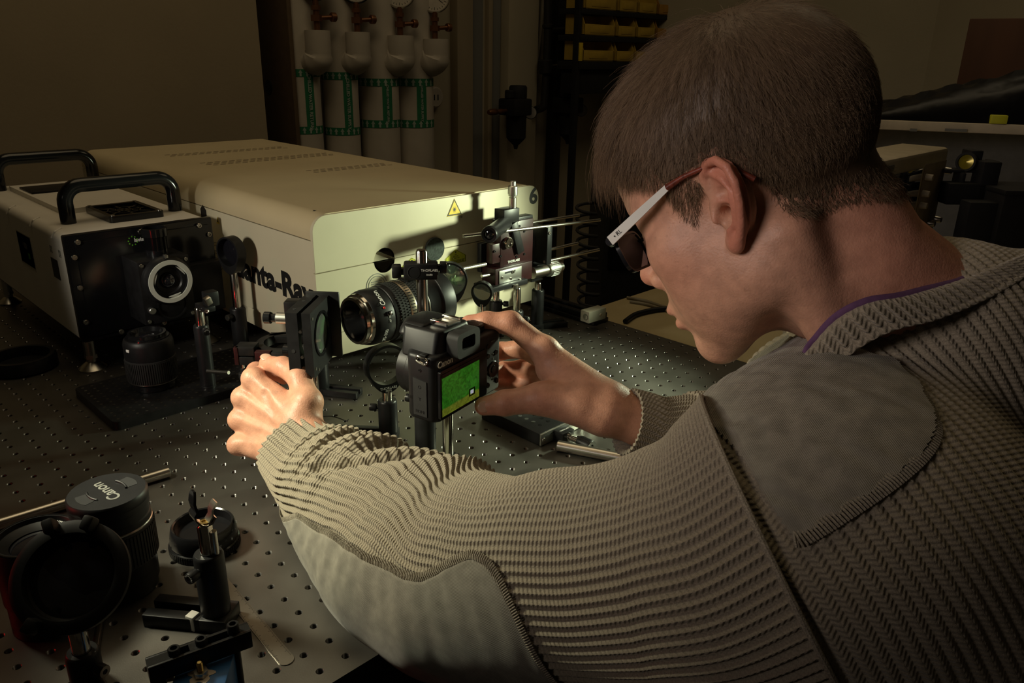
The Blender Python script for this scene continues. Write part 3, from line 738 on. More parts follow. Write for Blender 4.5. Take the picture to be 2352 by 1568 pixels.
def round_optic(name, label, x, y, zc, n, r, wall, th, glass, zh, group=None, base=None, z0=0.0, kdir=(0.5, -0.85, 0), lens_in=0.0, ktext=True):
    """lens or mirror in a round teardrop mount on a post"""
    t = thing(name, (x, y, z0), label, 'optic mount'); M = frame((x, y, zc), n, (0, 0, 1))
    out = circ(r, 48); out = [(px if px > -r * .45 else px - r * .42 * (-px - r * .45) / (r * .55), py) for px, py in out]; inn = circ(r - wall, 48)
    mb = MB(); mb.ringprism(out, inn, -th / 2, th / 2, M); rg = mb.build('ring', M_['black'], t)
    mb = MB(); mb.lathe([(r - wall + .0002, -th * .28 + lens_in), (r - wall + .0002, th * .05 + lens_in), ((r - wall) * .7, th * .16 + lens_in), (0.0001, th * .22 + lens_in)], M, 44, cap1=False); mb.build('optic', M_[glass], t)
    post(t, x, y, zh, zc - r * 1.02, z0=z0, kdir=kdir, ktext=ktext)
    if base: fork(t, x, y, base)
    return t
px_, py_ = -0.3480, 0.2150
round_optic('lens_paddle', 'black paddle mount on a tall post standing left of the cream laser side', px_, py_, hgt((px_, py_), 578), Vector((0.25, -0.97, 0)), 0.0250, 0.0028, 0.017, 'glass', hgt((px_, py_), 705), z0=BZ, kdir=(0.3, -0.9, 0), lens_in=-0.004, ktext=False)
cxy = onz(1034, 835); round_optic('coated_lens', 'large coated lens in a black ring behind the telephoto front', cxy[0], cxy[1], hgt(cxy, 642), Vector((0.70, -0.71, 0.02)), 0.0290, 0.0028, 0.012, 'coated', 0.06)
cxy = onz(1107, 812); round_optic('small_lens', 'small clear lens in a black paddle right of the telephoto lens', cxy[0], cxy[1], hgt(cxy, 670), Vector((0.55, -0.83, 0)), 0.0180, 0.0032, 0.012, 'clear', 0.055)

# ---- single post with a dark clamp head on the breadboard
def clamp_post():
    x, y = -0.2380, 0.1060
    t = thing('clamp_post', (x, y, BZ), 'slim black post holder with a dark clamp head right of the standing lens', 'post')
    zh, zt, zk = hgt((x, y), 745), hgt((x, y), 712), hgt((x, y), 655)
    post(t, x, y, zh, zt + 0.004, z0=BZ, rh=0.0108, kdir=(0.85, -0.05, 0), ktop=0.006)
    MB().box(-0.016, 0.016, -0.008, 0.008, 0, 0.008, 0.001, TR(x + 0.004, y + 0.008, zt)).build('clamp_foot', M_['black'], t)
    MB().box(0.002, 0.018, -0.006, 0.012, 0.008, zk - zt - 0.008, 0.001, TR(x + 0.004, y + 0.010, zt)).build('clamp_block', M_['black'], t)
    MB().box(-0.004, 0.004, -0.0045, 0.0045, 0, 0.012, 0.001, frame((x + 0.024, y + 0.006, zt + 0.014), (0.3, -0.4, 1))).build('clamp_lever', M_['satin'], t)
    capscrew(t, (x + 0.024, y + 0.002, zt + 0.004), (0.6, -0.8, 0), 0.003, 0.003)
    mb = MB(); mb.cyl((x + 0.012, y - 0.004, BZ + 0.030), (x + 0.052, y + 0.010, BZ + 0.036), 0.003, 14, 0.0004); mb.build('adjuster_rod', M_['satin'], t)
clamp_post()

# ---- square kinematic mirror mount
def square_mount():
    d = Vector((-0.65, 0.76, 0)); n = Vector((0.76, 0.65, 0))
    o = atd(723, 870, 0.880); Wd, Hh = 0.070, (atd(723, 711, 0.880) - atd(723, 870, 0.880)).length * 0.99
    c = o + d * (Wd / 2); zb = o[2]
    t = thing('square_mirror_mount', (c[0], c[1], 0), 'square two-plate mirror mount on a post beside the left hand', 'optic mount')
    M = frame((o[0], o[1], zb), (0, 0, 1), d)      # x along d, y = z cross d (left of d): points to -n
    y_ = M.to_3x3() @ Vector((0, 1, 0)); sg = 1 if y_.dot(n) > 0 else -1
    def pl(name, a, b, hole_r):
        lo, hi = sorted((sg * a, sg * b)); zc = Hh / 2 + 0.004
        Mp = M @ Matrix(((1, 0, 0, Wd / 2), (0, 0, -1, 0), (0, 1, 0, zc), (0, 0, 0, 1)))   # local (x, z, -y)
        ang = [2 * PI * k / 48 for k in range(48)]
        sq = [(max(-Wd / 2, min(Wd / 2, Wd * .75 * math.cos(q))), max(-zc, min(Hh - zc, Hh * .75 * math.sin(q)))) for q in ang]
        mb = MB(); mb.ringprism(sq, [(hole_r * math.cos(q), hole_r * math.sin(q)) for q in ang], -hi, -lo, Mp)
        return mb.build(name, M_['black'], t), Mp, lo, hi
    pB, MpB, lo, hi = pl('front_plate', -0.0100, 0.0, 0.0262)
    pA, MpA, la, ha = pl('rear_plate', -0.0285, -0.0150, 0.0262)
    mb = MB(); mb.lathe([(0.026, -hi + 0.001), (0.026, -lo - 0.001)], MpB, 44); mb.build('mirror', M_['coated'], t)
    mb = MB(); mb.ringprism(circ(0.0268, 44), circ(0.0235, 44), -0.0006 if sg > 0 else 0.0, 0.0012, MpB); mb.build('retaining_ring', M_['blackgloss'], pB)
    # curved stop plate on the far side, screws, adjusters
    MB().box(Wd, Wd + 0.0035, min(sg * -0.0285, sg * 0.012), max(sg * -0.0285, sg * 0.012), 0.0, Hh + 0.004, 0.0012, M).build('side_guard', M_['black'], t)
    for xx, zz in ((0.010, Hh - 0.010), (Wd - 0.012, 0.010)):
        p0 = M @ Vector((xx, sg * -0.0285, zz)); dv = -n
        b = MB(); b.cyl(p0, p0 + dv * 0.0135, 0.0064, 24, 0.0006); b.build('adjuster_bushing', M_['alu'], pA)
        b = MB(); b.cyl(p0 + dv * 0.013, p0 + dv * 0.020, 0.0048, 24); b.cyl(p0 + dv * 0.0195, p0 + dv * 0.0275, 0.0068, 28, 0.0006); b.build('adjuster_knob', M_['blackgloss'], pA)
    for yy in (-0.022,):
        p0 = M @ Vector((0.0, sg * yy, Hh * 0.42)); MB().cyl(p0 + d * 0.0002, p0 - d * 0.0003, 0.0022, 16).build('side_hole', M_['blackmatte'], pA)
    for zz in (0.006, Hh * .33, Hh * .72): 
        p0 = M @ Vector((0.0, sg * -0.0125, zz)); MB().cyl(p0 + d * 0.004, p0 - d * 0.0005, 0.0018, 12).build('spring_pin', M_['satin'], t)
    for xx, zz in ((0.006, 0.010), (0.016, 0.005), (0.006, Hh - .008), (Wd - .01, Hh * .45)):
        p0 = M @ Vector((xx, 0.0, zz)); MB().cyl(p0, p0 + n * 0.0008, 0.0018, 12).build('set_screw', M_['satin'], pB)
    for xx in (0.014, 0.045):
        p0 = M @ Vector((xx, sg * -0.022, Hh)); MB().cyl(p0 - Vector((0, 0, .001)), p0 + Vector((0, 0, .0003)), 0.0020, 14).build('top_hole', M_['blackmatte'], pA)
    # post
    pc = M @ Vector((0.016, sg * -0.008, 0)); post(t, pc[0], pc[1], 0.052, zb + 0.001, rp=0.0064, kdir=(0.72, 0.28, 0), ktop=0.008)
    # glass wedge seen at the top edge
    return t
square_mount()

# ---- kinematic ring the left hand is adjusting
def held_mount():
    c = atd(640, 800, 0.985); z = c[2]
    t = thing('kinematic_mount', (c[0], c[1], 0), 'flat black kinematic mount with dark red plates that the left hand turns', 'optic mount')
    d = Vector(CR[0]); d.z = 0; d.normalize(); b = Vector((-d.y, d.x, 0))   # d: to the right, b: away
    M = frame(c, (0, 0, 1), d)
    mb = MB(); mb.ringprism(circ(0.036, 48), circ(0.027, 48), -0.006, 0.006, M @ TR(0.006, 0.012, 0)); mb.build('ring', M_['black'], t)
    MB().box(-0.020, -0.001, -0.033, -0.024, -0.0075, 0.0075, 0.0006, M).build('front_block', M_['darkred'], t)
    MB().box(0.000, 0.030, -0.032, -0.023, -0.0065, 0.0065, 0.0006, M).build('front_bar', M_['black'], t)
    MB().box(0.029, 0.036, -0.034, -0.024, -0.0085, 0.0085, 0.0006, M).build('end_block', M_['satin'], t)
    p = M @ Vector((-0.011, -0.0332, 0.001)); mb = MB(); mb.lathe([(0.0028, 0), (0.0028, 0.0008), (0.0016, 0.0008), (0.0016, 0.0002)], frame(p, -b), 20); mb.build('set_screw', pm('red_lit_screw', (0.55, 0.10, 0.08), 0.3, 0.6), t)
    MB().box(-0.046, -0.024, -0.028, -0.006, -0.0125, -0.0015, 0.0008, M).build('lower_plate', M_['black'], t)
    MB().box(-0.046, -0.022, -0.028, -0.006, 0.000, 0.011, 0.0008, M).build('upper_plate', M_['black'], t)
    MB().box(-0.047, -0.042, -0.029, -0.022, -0.012, 0.011, 0.0005, M).build('corner_plate', M_['darkred'], t)
    q = M @ Vector((-0.040, -0.022, -0.012)); MB().cyl(q, q - Vector((0, 0, 0.012)), 0.0022, 16).build('adjuster_screw', M_['steel'], t)
    knob(t, q - Vector((0, 0, 0.010)), (0, 0, -1), 0.0062, 0.010, name='adjuster_knob')
    # arm to the dark upright behind it
    MB().box(-0.022, 0.024, 0.030, 0.044, -0.004, 0.006, 0.0008, M).build('cross_arm', M_['black'], t)
    MB().box(0.000, 0.022, 0.036, 0.056, -0.010, 0.050, 0.001, M).build('upright_block', M_['black'], t)
    q = M @ Vector((0.024, 0.030, 0.020)); capscrew(t, q, -b, 0.004, 0.004)
    pcx = M @ Vector((0.010, 0.050, 0)); post(t, pcx[0], pcx[1], 0.060, z - 0.004, kdir=None)
held_mount()

# ---- black holder with slotted foot behind the square mount
def back_holder():
    p = onz(738, 900); t = thing('rear_post_holder', (p[0], p[1], 0), 'tall black post holder with slotted foot behind the square mirror mount', 'post')
    post(t, p[0], p[1], hgt(p, 700), hgt(p, 690), kdir=None); fork(t, p[0], p[1], (0.55, 0.35), L=0.062)
back_holder()

# ---- tall post with a right-angle clamp in front of the telephoto lens
def angle_clamp():
    x, y = 0.1618, 0.1955
    t = thing('clamped_post', (x, y, 0), 'tall steel post with a right-angle clamp in front of the telephoto lens', 'post')
    zt = hgt((x, y), 573); zc = (hgt((x, y), 600) + hgt((x, y), 640)) / 2
    post(t, x, y, 0.110, zt, kdir=(-0.8, -0.4, 0), ktext=False)
    dv = Vector((0.62, 0.76, 0.0)); dv.normalize()
    M = frame((x, y, zc), (0, 0, 1), dv); y_ = M.to_3x3() @ Vector((0, 1, 0))
    mb = MB(); mb.box(-0.0200, 0.0180, -0.0095, 0.0095, -0.0092, 0.0092, 0.0022, M); cl = mb.build('clamp_body', M_['black'], t)
    fn = y_ if y_.dot(Vector(CAM) - Vector((x, y, zc))) > 0 else -y_
    c = Vector((x, y, zc)) - dv * 0.0085 + fn * 0.0092
    mb = MB(); mb.lathe([(0.0074, 0.0004), (0.0066, 0.0006), (0.0066, -0.012), (0.0001, -0.012)], frame(c, fn), 30, cap0=False, cap1=False); mb.build('clamp_bore', M_['blackmatte'], cl)
    knob(t, Vector((x, y, zc - 0.001)) - dv * 0.0195, -dv, 0.0082, 0.013, text=True); knob(t, Vector((x, y, zc + 0.003)) + dv * 0.0175, dv, 0.0070, 0.010)
    text_mb('THORLABS', 0.0038, frame(Vector((x, y, zc + 0.002)) + dv * 0.0085 + fn * 0.0097, fn, dv)).build('lettering', M_['printw'], cl, smooth=False)
    text_mb('RA90', 0.0030, frame(Vector((x, y, zc - 0.003)) + dv * 0.0085 + fn * 0.0097, fn, dv)).build('lettering', M_['printw'], cl, smooth=False)
    fork(t, x, y, (-0.75, -0.55), L=0.055)
angle_clamp()
def bare_post():
    x, y = 0.2002, 0.1985
    t = thing('bare_post', (x, y, 0), 'bare steel post in a black holder below the hand-held camera', 'post')
    post(t, x, y, hgt((x, y), 1045), 0.128, kdir=(0.85, 0.5, 0), ktop=0.008); fork(t, x, y, (0.72, 0.68), L=0.055)
bare_post()
# ---- cage assembly with micrometers, right of the laser end
def cage():
    XP = -0.100
    def Q(x, y, X=XP): return onx(x, y, X)
    base = (-0.125, 0.66, 0)
    t = thing('cage_translation_mount', base, 'cage-rod translation mount with two micrometers on three posts at the laser end', 'optic mount')
    def pbox(name, x0, y0, x1, y1, xa, xb, mat, bev=0.001, parent=None):
        xm, ym = (x0 + x1) / 2, (y0 + y1) / 2
        ya, yb = Q(x0, ym, xb)[1], Q(x1, ym, xb)[1]; za, zb = Q(xm, y1, xb)[2], Q(xm, y0, xb)[2]
        mb = MB(); mb.box(xa, xb, ya, yb, za, zb, bev); return mb.build(name, M_[mat], parent or t)
    main = pbox('main_plate', 1150, 508, 1224, 608, XP - 0.020, XP, 'darkred')
    pbox('side_plate', 1131, 560, 1152, 604, XP - 0.016, XP - 0.001, 'darkred')
    pbox('head_block', 1158, 480, 1193, 512, XP - 0.020, XP + 0.004, 'black')
    pbox('head_cap', 1148, 500, 1224, 512, XP - 0.022, XP - 0.004, 'black')
    lowb = pbox('lower_block', 1138, 609, 1222, 650, XP - 0.030, XP + 0.004, 'darkred')
    sp = pbox('cover_plate', 1147, 617, 1198, 646, XP + 0.004, XP + 0.0055, 'alu', 0.0004)
    pbox('cover_slot', 1160, 622, 1184, 626, XP + 0.005, XP + 0.0058, 'blackmatte', 0, sp)
    capscrew(sp, Q(1178, 624, XP + .0055), (1, 0, 0), 0.003, 0.002, name='screw')
    for x, y in ((1153, 638), (1173, 640), (1194, 642)): capscrew(sp, Q(x, y, XP + 0.0055), (1, 0, 0), 0.0024, 0.0018, name='screw')
    pbox('platform', 1128, 651, 1212, 663, XP - 0.032, XP + 0.012, 'black')
    text_mb('THORLABS', 0.0060, frame(Q(1180, 599, XP + .0003), (1, 0, 0), (0, 1, 0)), bold=.0001).build('lettering', M_['printw'], main, smooth=False)
    # diagonal strap, chrome knob, black barrel
    a, b = Q(1180, 512, XP + .004), Q(1196, 580, XP + .004)
    M = frame((a + b) / 2, (1, 0, 0), b - a); L_ = (b - a).length
    MB().box(-L_ / 2, L_ / 2, -0.008, 0.008, -0.004, 0.002, 0.0008, M).build('diagonal_strap', M_['black'], t)
    kp = Q(1165, 557, XP + .001); mb = MB(); mb.lathe([(0.0100, -0.001), (0.0100, 0.005), (0.0085, 0.0065), (0.0055, 0.0065), (0.0050, 0.004), (0.0001, 0.004)], frame(kp, (1, 0, 0)), 32, cap1=False); mb.build('chrome_knob', M_['steel'], t)
    e0 = Q(1123, 539, XP + 0.045); e1 = Q(1160, 512, XP - 0.004); M = frame(e0, e1 - e0); L_ = (e1 - e0).length
    mb = MB(); mb.lathe([(0.0085, 0.008), (0.0085, 0.0005), (0.0125, 0.0), (0.0135, 0.002), (0.0135, 0.010), (0.0125, 0.012), (0.0125, L_)], M, 36, cap0=True); mb.build('barrel', M_['black'], t)
    mb = MB(); mb.lathe([(0.0087, 0.003), (0.006, 0.0015), (0.0001, 0.001)], M, 28, cap1=False); mb.build('barrel_lens', M_['glass'], t)
    for x, y in ((1136, 577), (1204, 531), (1150, 588), (1204, 583), (1186, 589), (1193, 519)): capscrew(main, Q(x, y, XP), (1, 0, 0), 0.0022, 0.0014, 0, 'black', 'screw')
    # left lens plate
    pl = pbox('lens_plate', 1105, 556, 1140, 622, XP - 0.040, XP - 0.030, 'black')
    lc = Q(1126, 584, XP - 0.028); mb = MB(); mb.lathe([(0.0190, -0.001), (0.0190, 0.001), (0.012, 0.003), (0.0001, 0.0042)], frame(lc, (0.75, -0.66, 0)), 40, cap1=False); mb.build('lens', M_['clear'], t)
    # right cage plate with round opening
    pr2 = pbox('cage_plate', 1224, 520, 1256, 606, XP - 0.034, XP - 0.026, 'black')
    mb = MB(); mb.prism([(0.0245 * math.cos(q), 0.0245 * math.sin(q)) for q in np.linspace(0, 2 * PI, 40)[:-1]], 0, 0.0008, frame(Q(1232, 556, XP - 0.0258), (1, 0, 0))); mb.build('plate_window', pm('pale_window', (0.45, 0.42, 0.33), 0.4), pr2)
    pbox('end_frame', 1257, 522, 1268, 607, XP - 0.030, XP + 0.012, 'black')
    # four rods, passing through along the beam
    for (x0, y0, x1, y1, X) in ((1064, 542, 1378, 505, XP + 0.006), (1215, 512, 1330, 494, XP - 0.040), (1062, 617, 1376, 573, XP + 0.010), (1106, 634, 1327, 558, XP - 0.036)):
        a, b = Q(x0, y0, X), Q(x1, y1, X)
        if y0 == 634: a, b = Q(1106, 634, X + 0.03), Q(1140, 627, X + 0.03); 
        if y0 == 617: a, b = Q(1062, 617, X), Q(1116, 606, X)
        mb = MB(); mb.cyl(a, b, 0.0030, 16, 0.0005); mb.build('cage_rod', M_['satin'], t)
    for (x0, y0, x1, y1, X) in ((1250, 601, 1376, 573, XP + 0.006), (1258, 574, 1327, 558, XP - 0.036)):
        mb = MB(); mb.cyl(Q(x0, y0, X), Q(x1, y1, X), 0.0030, 16, 0.0005); mb.build('cage_rod', M_['satin'], t)
    capscrew(t, Q(1262, 535, XP + 0.012), (1, 0, 0), 0.003, 0.002)
    # micrometers
    def micro(p, d, s, name):
        M = frame(p, d); o = MB(); o.lathe([(0.0062 * s, 0), (0.0062 * s, 0.020 * s), (0.0052 * s, 0.021 * s), (0.0052 * s, 0.024 * s)], M, 28); o = o.build(name, M_['satin'], t)
        mb = MB(); mb.lathe([(0.0075 * s, 0.023 * s), (0.0078 * s, 0.024 * s), (0.0078 * s, 0.038 * s), (0.0070 * s, 0.039 * s), (0.0048 * s, 0.040 * s), (0.0048 * s, 0.046 * s), (0.004 * s, 0.047 * s)], M, 32)
        for k in range(24): mb.box(0.0076 * s, 0.0081 * s, -0.0004, 0.0004, 0.026 * s, 0.037 * s, 0, M @ Matrix.Rotation(2 * PI * k / 24, 4, 'Z'))
        mb.build('thimble', M_['alu'], o)
    micro(Q(1177, 482, XP - 0.006), (0, 0, 1), 1.05, 'micrometer')
    micro(Q(1222, 627, XP - 0.008), (0.0, 1, -0.02), 1.75, 'micrometer')
    pbox('bracket', 1222, 608, 1248, 645, XP - 0.030, XP - 0.012, 'black')
    # posts below
    for bx, by, zy, zh_y, kd in ((1138, 770, 660, 689, (0.8, 0.6, 0)), (1186, 775, 660, 712, (0.9, 0.35, 0)), (1233, 752, 648, 664, None)):
        p = onz(bx, by); post(t, p[0], p[1], hgt(p, zh_y), hgt(p, zy), rh=0.0118, kdir=kd, ktop=0.006 if bx == 1138 else 0.014)
    p = onz(1233, 752); fork(t, p[0], p[1], (0.45, 0.9), L=0.058)
    capscrew(t, onx(1183, 661, XP + 0.012) , (0, 0, 1), 0.006, 0.007)
cage()

# ---- black rail with its light grey block, at the far edge of the table
def rail():
    a, b = Vector((-0.42, 0.800, 0)), Vector((-0.050, 0.800, 0))
    t = thing('optical_rail', ((a[0] + b[0]) / 2, 0.80, 0), 'low black optical rail running along the far table edge', 'rail')
    MB().box(a[0], b[0], 0.779, 0.824, 0.0003, 0.008, 0.0008).build('rail_base', M_['black'], t)
    for y0 in (0.783, 0.808): MB().box(a[0], b[0], y0, y0 + 0.012, 0.008, 0.019, 0.0015).build('rail_edge', M_['black'], t)
    mb = MB()
    for k in range(14): mb.lathe([(0.0022, 0), (0.0022, 0.0006)], TR(a[0] + 0.02 + k * 0.0254, 0.8015, 0.008), 10)
    mb.build('rail_screws', M_['satin'], t)['kind'] = 'stuff'
    c = onz(1362, 733, 0.020)
    g = thing('grey_block', (c[0], c[1], 0.019), 'small light grey metal block sitting on the end of the black rail', 'block')
    MB().box(-0.0235, 0.0235, -0.011, 0.011, 0.0002, 0.022, 0.0012, frame((c[0], c[1], 0.019), (0, 0, 1), (0.06, 1, 0))).build('body', pm('light_grey_paint', (0.30, 0.28, 0.22), 0.5, 0, .05, 60), g)
    mb = MB(); mb.lathe([(0.0062, 0), (0.0062, 0.0006), (0.0044, 0.0006), (0.0044, -0.001), (0.0001, -0.001)], frame((c[0] + 0.001, c[1] - 0.0236, 0.030), (0, -1, 0)), 24, cap1=False); mb.build('end_screw', M_['satin'], g)
    capscrew(g, (c[0] + 0.011, c[1] + 0.008, 0.030), (1, 0, 0), 0.0032, 0.0012)
rail()

# ---- translation stage with aluminium end and knob
def stage():
    x1, y0, y1, h = 0.2130, 0.3480, 0.4350, 0.0178; x0 = 0.098
    t = thing('translation_stage', ((x0 + x1) / 2, (y0 + y1) / 2, 0), 'low black translation stage with a bare aluminium end plate and knob', 'stage')
    MB().box(x0, x1 - 0.003, y0, y1, 0.0003, h, 0.001).build('stage_body', M_['black'], t)
    MB().box(x1 - 0.003, x1, y0, y1, 0.0008, h, 0.0006).build('end_plate', M_['alu'], t)
    MB().box(x1 - 0.0002, x1 + 0.0004, y0 + 0.0005, y1 - .0005, h - 0.0050, h - 0.0045).build('end_groove', M_['blackmatte'], t)
    mb = MB()
    for i in range(7):
        for j in range(4):
            mb.lathe([(0.0022, 0.0001), (0.0030, 0.0002)], TR(x0 + 0.018 + i * 0.0127, y0 + 0.020 + j * 0.0165, h), 14)
    mb.build('tapped_holes', M_['blackgloss'], t)['kind'] = 'stuff'
    MB().lathe([(0.0068, 0), (0.0068, 0.0008), (0.0058, 0.001), (0.0001, 0.001)], TR(x0 + 0.060, y0 + 0.062, h), 24, cap1=False).build('end_cap', M_['steel'], t)
    for yy, zz in ((y0 + 0.005, 0.0085), (y1 - 0.006, 0.0095), (y1 - 0.006, 0.0040)): capscrew(t, (x1, yy, zz), (1, 0, 0), 0.0030, 0.0010, name='screw')
    yk = y0 + 0.034
    MB().box(x1, x1 + 0.017, yk - 0.010, yk + 0.013, 0.0022, 0.0165, 0.0007).build('screw_block', M_['black'], t)
    text_mb('THORLABS', 0.0036, frame((x1 + 0.009, yk + 0.002, 0.0166), (0, 0, 1), (0, 1, 0))).build('lettering', M_['printw'], t, smooth=False)
    mb = MB(); mb.lathe([(0.0060, 0.016), (0.0060, 0.021), (0.0038, 0.0215), (0.0038, 0.038)], frame((x1, yk + .001, 0.0092), (1, 0, 0)), 28); mb.build('lead_screw', M_['steel'], t)
    kb = MB(); kb.lathe([(0.0078, 0.036), (0.0086, 0.037), (0.0086, 0.056), (0.0080, 0.057)], frame((x1, yk + .001, 0.0092), (1, 0, 0)), 36)
    for k in range(36): kb.box(0.0084, 0.0089, -0.0004, 0.0004, 0.039, 0.055, 0, frame((x1, yk + .001, 0.0092), (1, 0, 0)) @ Matrix.Rotation(2 * PI * k / 36, 4, 'Z'))
    k_ = kb.build('knob', M_['black'], t)
    f = MB(); f.ringprism(circ(0.0076, 28), circ(0.0034, 28), 0.057, 0.0574, frame((x1, yk + .001, 0.0092), (1, 0, 0))); f.build('knob_face', M_['alu'], k_)
    # short steel pillar standing behind its corner
    p = onz(1342, 982); tt = MB(); tt.lathe([(0.0105, 0.0002), (0.0105, 0.004), (0.0100, 0.0045), (0.0105, 0.005), (0.0105, 0.020), (0.0095, 0.0205), (0.0095, 0.032)], TR(p[0] - 0.012, p[1] + 0.018, 0), 32)
    single(tt, 'short_pillar', M_['alu'], 'short turned metal pillar standing behind the translation stage', 'pillar')
stage()
def table_rod(a, b, r, label):
    a = Vector(a); b = Vector(b); a.z = b.z = r + 0.0003
    d = (b - a).normalized(); M = frame(a, d); L_ = (b - a).length
    mb = MB(); mb.lathe([(r * .45, 0.0025), (r * .45, 0.0002), (r * .82, 0), (r, 0.0012), (r, L_ - 0.0012), (r * .82, L_)], M, 32, cap0=True); o = mb.build('steel_rod', M_['satin'], None); recenter(o); tag(o, label, 'rod')
table_rod((0.2345, 0.3560, 0), (0.345, 0.405, 0), 0.0072, 'polished steel rod lying in front of the translation stage')
a_ = onz(390, 1084, 0.006); b_ = onz(-60, 1222, 0.006); table_rod((a_[0], a_[1], 0), (b_[0], b_[1], 0), 0.0064, 'long steel rod lying behind the capped lens on the left')

# ---- loose screws standing by the shoulder
for i, (x, yt, yb, mat, lab) in enumerate(((1766, 861, 888, 'black', 'short black cap screw, leftmost of the four standing by the shoulder'), (1781, 862, 889, 'satin', 'short steel cap screw standing second from the left by the shoulder'),
                                            (1800, 842, 893, 'satin', 'tall steel cap screw, third of the four standing by the shoulder'), (1817, 838, 893, 'satin', 'tallest steel cap screw, rightmost of the four by the shoulder'))):
    p = onz(x, yb); h = hgt(p, yt); mb = MB()
    mb.lathe([(0.0032, 0.0002), (0.0032, h - 0.0065), (0.0049, h - 0.0063), (0.0049, h - 0.0006), (0.0042, h), (0.0028, h), (0.0028, h - .003), (0.0001, h - .003)], TR(p[0], p[1], 0), 20, cap1=False)
    single(mb, 'cap_screw', M_[mat], lab, 'screw', 'cap screws standing by the shoulder')
# black lens ring on the left
p = onz(58, 848); mb = MB(); mb.lathe([(0.046, 0.0002), (0.050, 0.003), (0.050, 0.016), (0.047, 0.022), (0.041, 0.022), (0.039, 0.006), (0.0001, 0.006)], TR(p[0] - .01, p[1], 0), 56, cap1=False)
o = single(mb, 'lens_hood', M_['black'], 'round black lens hood lying on the table at the left edge', 'lens hood')
# hair-thin wire curl on the table
w0 = [onz(x, y, 0.0004) for x, y in ((742, 956), (757, 955), (770, 957), (785, 962), (795, 966), (801, 962))]
single(MB().tube(smoothpath(w0, 6), 0.0004, 6), 'wire', M_['black'], 'thin dark wire curling on the table beside the left cuff', 'wire')
